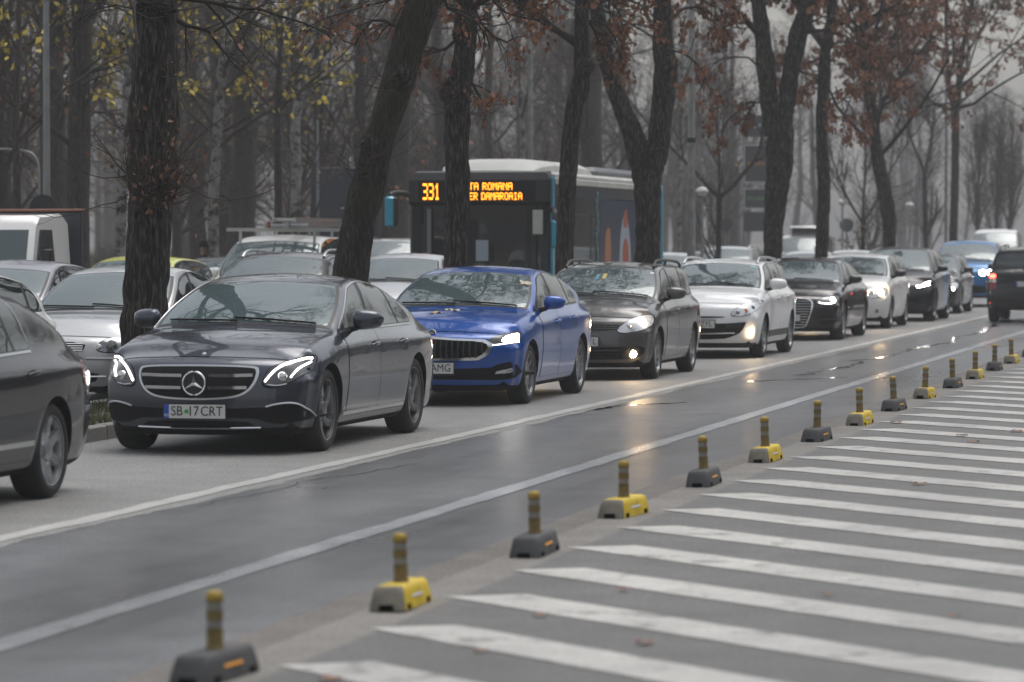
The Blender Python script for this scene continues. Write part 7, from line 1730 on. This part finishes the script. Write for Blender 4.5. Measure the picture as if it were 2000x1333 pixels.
VAN = dict(HAT, H=1.85, W=.91, wb=2.75, ro=.85, lip=.92, hood=1.08, cowl_y=.25, cowl_z=1.22, wst_y=1.0, wst_z=1.74, peak_y=1.5, re_y=3.45, re_z=1.82, rg_y=3.58, rg_z=1.15, tail_z=1.0, belt_f=1.12, belt_r=1.16, roof_w=.68, rw=.32)
# silver saloon behind the thick trunk
r, s = simple('silver_saloon', 'silver saloon with twin round headlight lenses, half hidden by the thickest trunk', SAL, P_SILVER, 112, 37.3, dict(dlo_end=.4, mir=P_SILVER, bonr=6.95), dict(lamp=[(.40, .60), (.44, .70), (.55, .745), (.72, .76), (.83, .74), (.85, .68), (.83, .61), (.62, .58)], lit_at=(.56, .655, .062), grille=(.585, .69, .30), slats=4, slat_mat=M['chrome'], intake=(.25, .40, .46), lens=M['lens']))
strip('bumper_trim', s, [(.30, .525), (.6, .52), (.84, .52)], .018, P_SILVER, r, .006, sides=2); strip('intake_trim', s, [(-.5, .34), (0, .335), (.5, .34)], .010, M['chrome'], r, .012)
# white hatchback whose tail shows above the navy saloon
s0 = Body(**HAT); r0, s = simple('white_hatchback', 'white hatchback at the left edge, its sloping tail above the navy saloon', dict(HAT, rg_y=3.12, re_y=2.35, re_z=1.40), P_CREAM, 60, 33.0); r0.location = (-13.38, 35.0 - 3.35, 0)
simple('lilac_hatchback', 'lilac grey hatchback at the left edge in front of the truck', dict(HAT, H=1.52), P_LILAC, -108, 41.5)
r0, s = simple('estate_with_rails', 'dark slate off-roader with silver roof rails, behind the graphite saloon roof', SUVS, P_SLATE, 470, 47, dict(rails=M['satin']))
simple('pale_people_carrier', 'pale silver car nosing in front of the bus, left of the knobbly trunk', dict(HAT, H=1.56, W=.89, wst_z=1.48, cowl_z=1.12, belt_f=1.02), P_SILVER, 722, 53.5, group=FG)
simple('yellow_hatchback', 'lime yellow hatchback behind the silver saloon', dict(HAT, H=1.525, wst_z=1.455, re_z=1.445), P_YELLOW, 182, 52.5)
simple('dark_saloon', 'dark saloon low between the yellow hatchback and slate off-roader, farther left', SAL, P_SLATE, 360, 60, dict(dlo_end=.4))
simple('dark_saloon', 'dark saloon low beside the slate off-roader, farther right of the pair', SAL, P_NIGHT, 400, 66, dict(dlo_end=.4))
rv, sv = simple('white_van', 'small white van carrying ladders behind the slate off-roader', VAN, P_CREAM, 478, 56, dict(mir_s=1.2))
simple('white_van', 'white van just left of the bus, behind the mossy trunk', dict(VAN, H=1.80), P_CREAM, 712, 80)
simple('silver_estate', 'pale silver car right of the bus rear', SAL, P_SILVER, 1270, 82, dict(dlo_end=.4))
simple('silver_off_roader', 'silver off-roader in the fog behind the bowl shaped young tree', SUVS, P_SILVER, 1398, 96, dict(rails=M['satin']))
simple('dark_hatchback', 'grey car left of the silver off-roader in the fog', HAT, P_LILAC, 1366, 100)
simple('dark_hatchback', 'dark car in the fog left of the tall forked trunk', dict(HAT, H=1.44), P_SLATE, 1470, 104)
simple('white_hatchback', 'white hatchback between the tall forked trunk and the straight slim trunk', HAT, P_CREAM, 1556, 93)
rf, sf = simple('refrigerated_van', 'white van with refrigeration box on its roof, between two dark trunks', dict(VAN, H=1.95, wst_z=1.84, re_z=1.92), P_CREAM, 1553, 112)
q = MB(); q.box(-.5, .5, 1.1, 2.1, 1.93, 2.22, 0, .06); fr = outward(q.build('refrigeration_unit', P_CREAM, rf)); q = MB(); q.box(-.38, .38, 1.07, 1.12, 1.97, 2.16, 0, .01); q.build('vent', M['black'], fr)
simple('white_estate', 'white car half hidden behind the straight slim trunk', HAT, P_WHITE, 1648, 104)
simple('white_van', 'tall white van at the far end of the near lane, above the black off-roader', dict(VAN, H=2.15, wst_z=2.02, re_z=2.1, cowl_z=1.35, belt_f=1.25, belt_r=1.3), P_CREAM, 1935, 122, dict(mir_s=1.2), group='cars queueing in the near lane')
# ladders on the white van roof
M['ladder'] = mat('aluminium_ladder', (.45, .46, .47), .4, .8); M['strap'] = mat('red_strap', (.25, .04, .03), .6)
def ladder(label, x0, w, z, n):
    r = empty('roof_ladder', (rv.location.x, rv.location.y, 0), label, 'ladder', 'ladders on the white van'); q = MB()
    for sx in (0, w): q.box(x0 + sx - .015, x0 + sx + .015, .55, 3.3, z, z + .07)
    q.build('rail', M['ladder'], r, smooth=False); me = None
    for i in range(n):
        b = MB(); b.cyl((x0, .7 + i * .28, z + .035), (x0 + w, .7 + i * .28, z + .035), .017, n=6); b.build('rung', M['ladder'], r)
ladder('aluminium ladder nearest the kerb on the van roof', -.10, .34, 1.96, 9); ladder('aluminium ladder in the middle of the van roof stack', .28, .34, 1.97, 9)
ladder('aluminium ladder lying on top of the others', .05, .36, 2.05, 9)
for y in (.95, 2.0, 3.0):
    q = MB(); q.box(-.85, .80, y - .02, y + .02, 1.90, 1.955); q.box(-.64, -.60, y - .018, y + .018, 1.70, 1.905); q.box(.60, .64, y - .018, y + .018, 1.70, 1.905); q.build('rack_bar', M['ladder'], rv, smooth=False)
q = MB(); q.box(-.05, -.01, .56, .60, 1.95, 2.06); q.build('ladder_strap', M['strap'], rv, smooth=False)
# leaves stuck on the blue car
for i, (p, n, a, sz, root, j) in enumerate(LEAF_AT):
    v, f = leaf_shape(sz); q = Vector((0, 0, 1)).rotation_difference(Vector(n)).to_matrix() @ Matrix.Rotation(a, 3, 'Z')
    v = [tuple(q @ Vector(w) + Vector(p)) for w in v]
    o = mobj('fallen_leaf', v, f, M['leaf_pale'] if j != 1 else M['leaf_yellow'], None, None, True); o.location = root.location
    tag(o, ['pale leaf stuck to the windscreen of the blue liftback', 'yellow leaf near the middle of the blue bonnet', 'pale leaf beside the yellow one on the blue bonnet', 'pale leaf lowest on the blue bonnet', 'small pale leaf high on the blue bonnet'][j], 'leaf', None)
# ------------------------------------------------------------------ the fog
hz = MB(); hz.box(-520, 140, -45, 760, -1.06, 24); hz = hz.build('haze', [], None, smooth=False); hz['kind'] = 'stuff'; hz['label'] = 'thin grey autumn fog filling the whole street'
hm = bpy.data.materials.new('fog'); hm.use_nodes = True; hm.node_tree.nodes.clear(); _pv = hm.node_tree.nodes.new('ShaderNodeVolumePrincipled'); _pv.inputs['Color'].default_value = (.80, .81, .83, 1); _pv.inputs['Density'].default_value = .0012; _pv.inputs['Anisotropy'].default_value = .0
_ho = hm.node_tree.nodes.new('ShaderNodeOutputMaterial'); hm.node_tree.links.new(_pv.outputs[0], _ho.inputs['Volume']); hz.data.materials.append(hm); hz.display_type = 'WIRE'
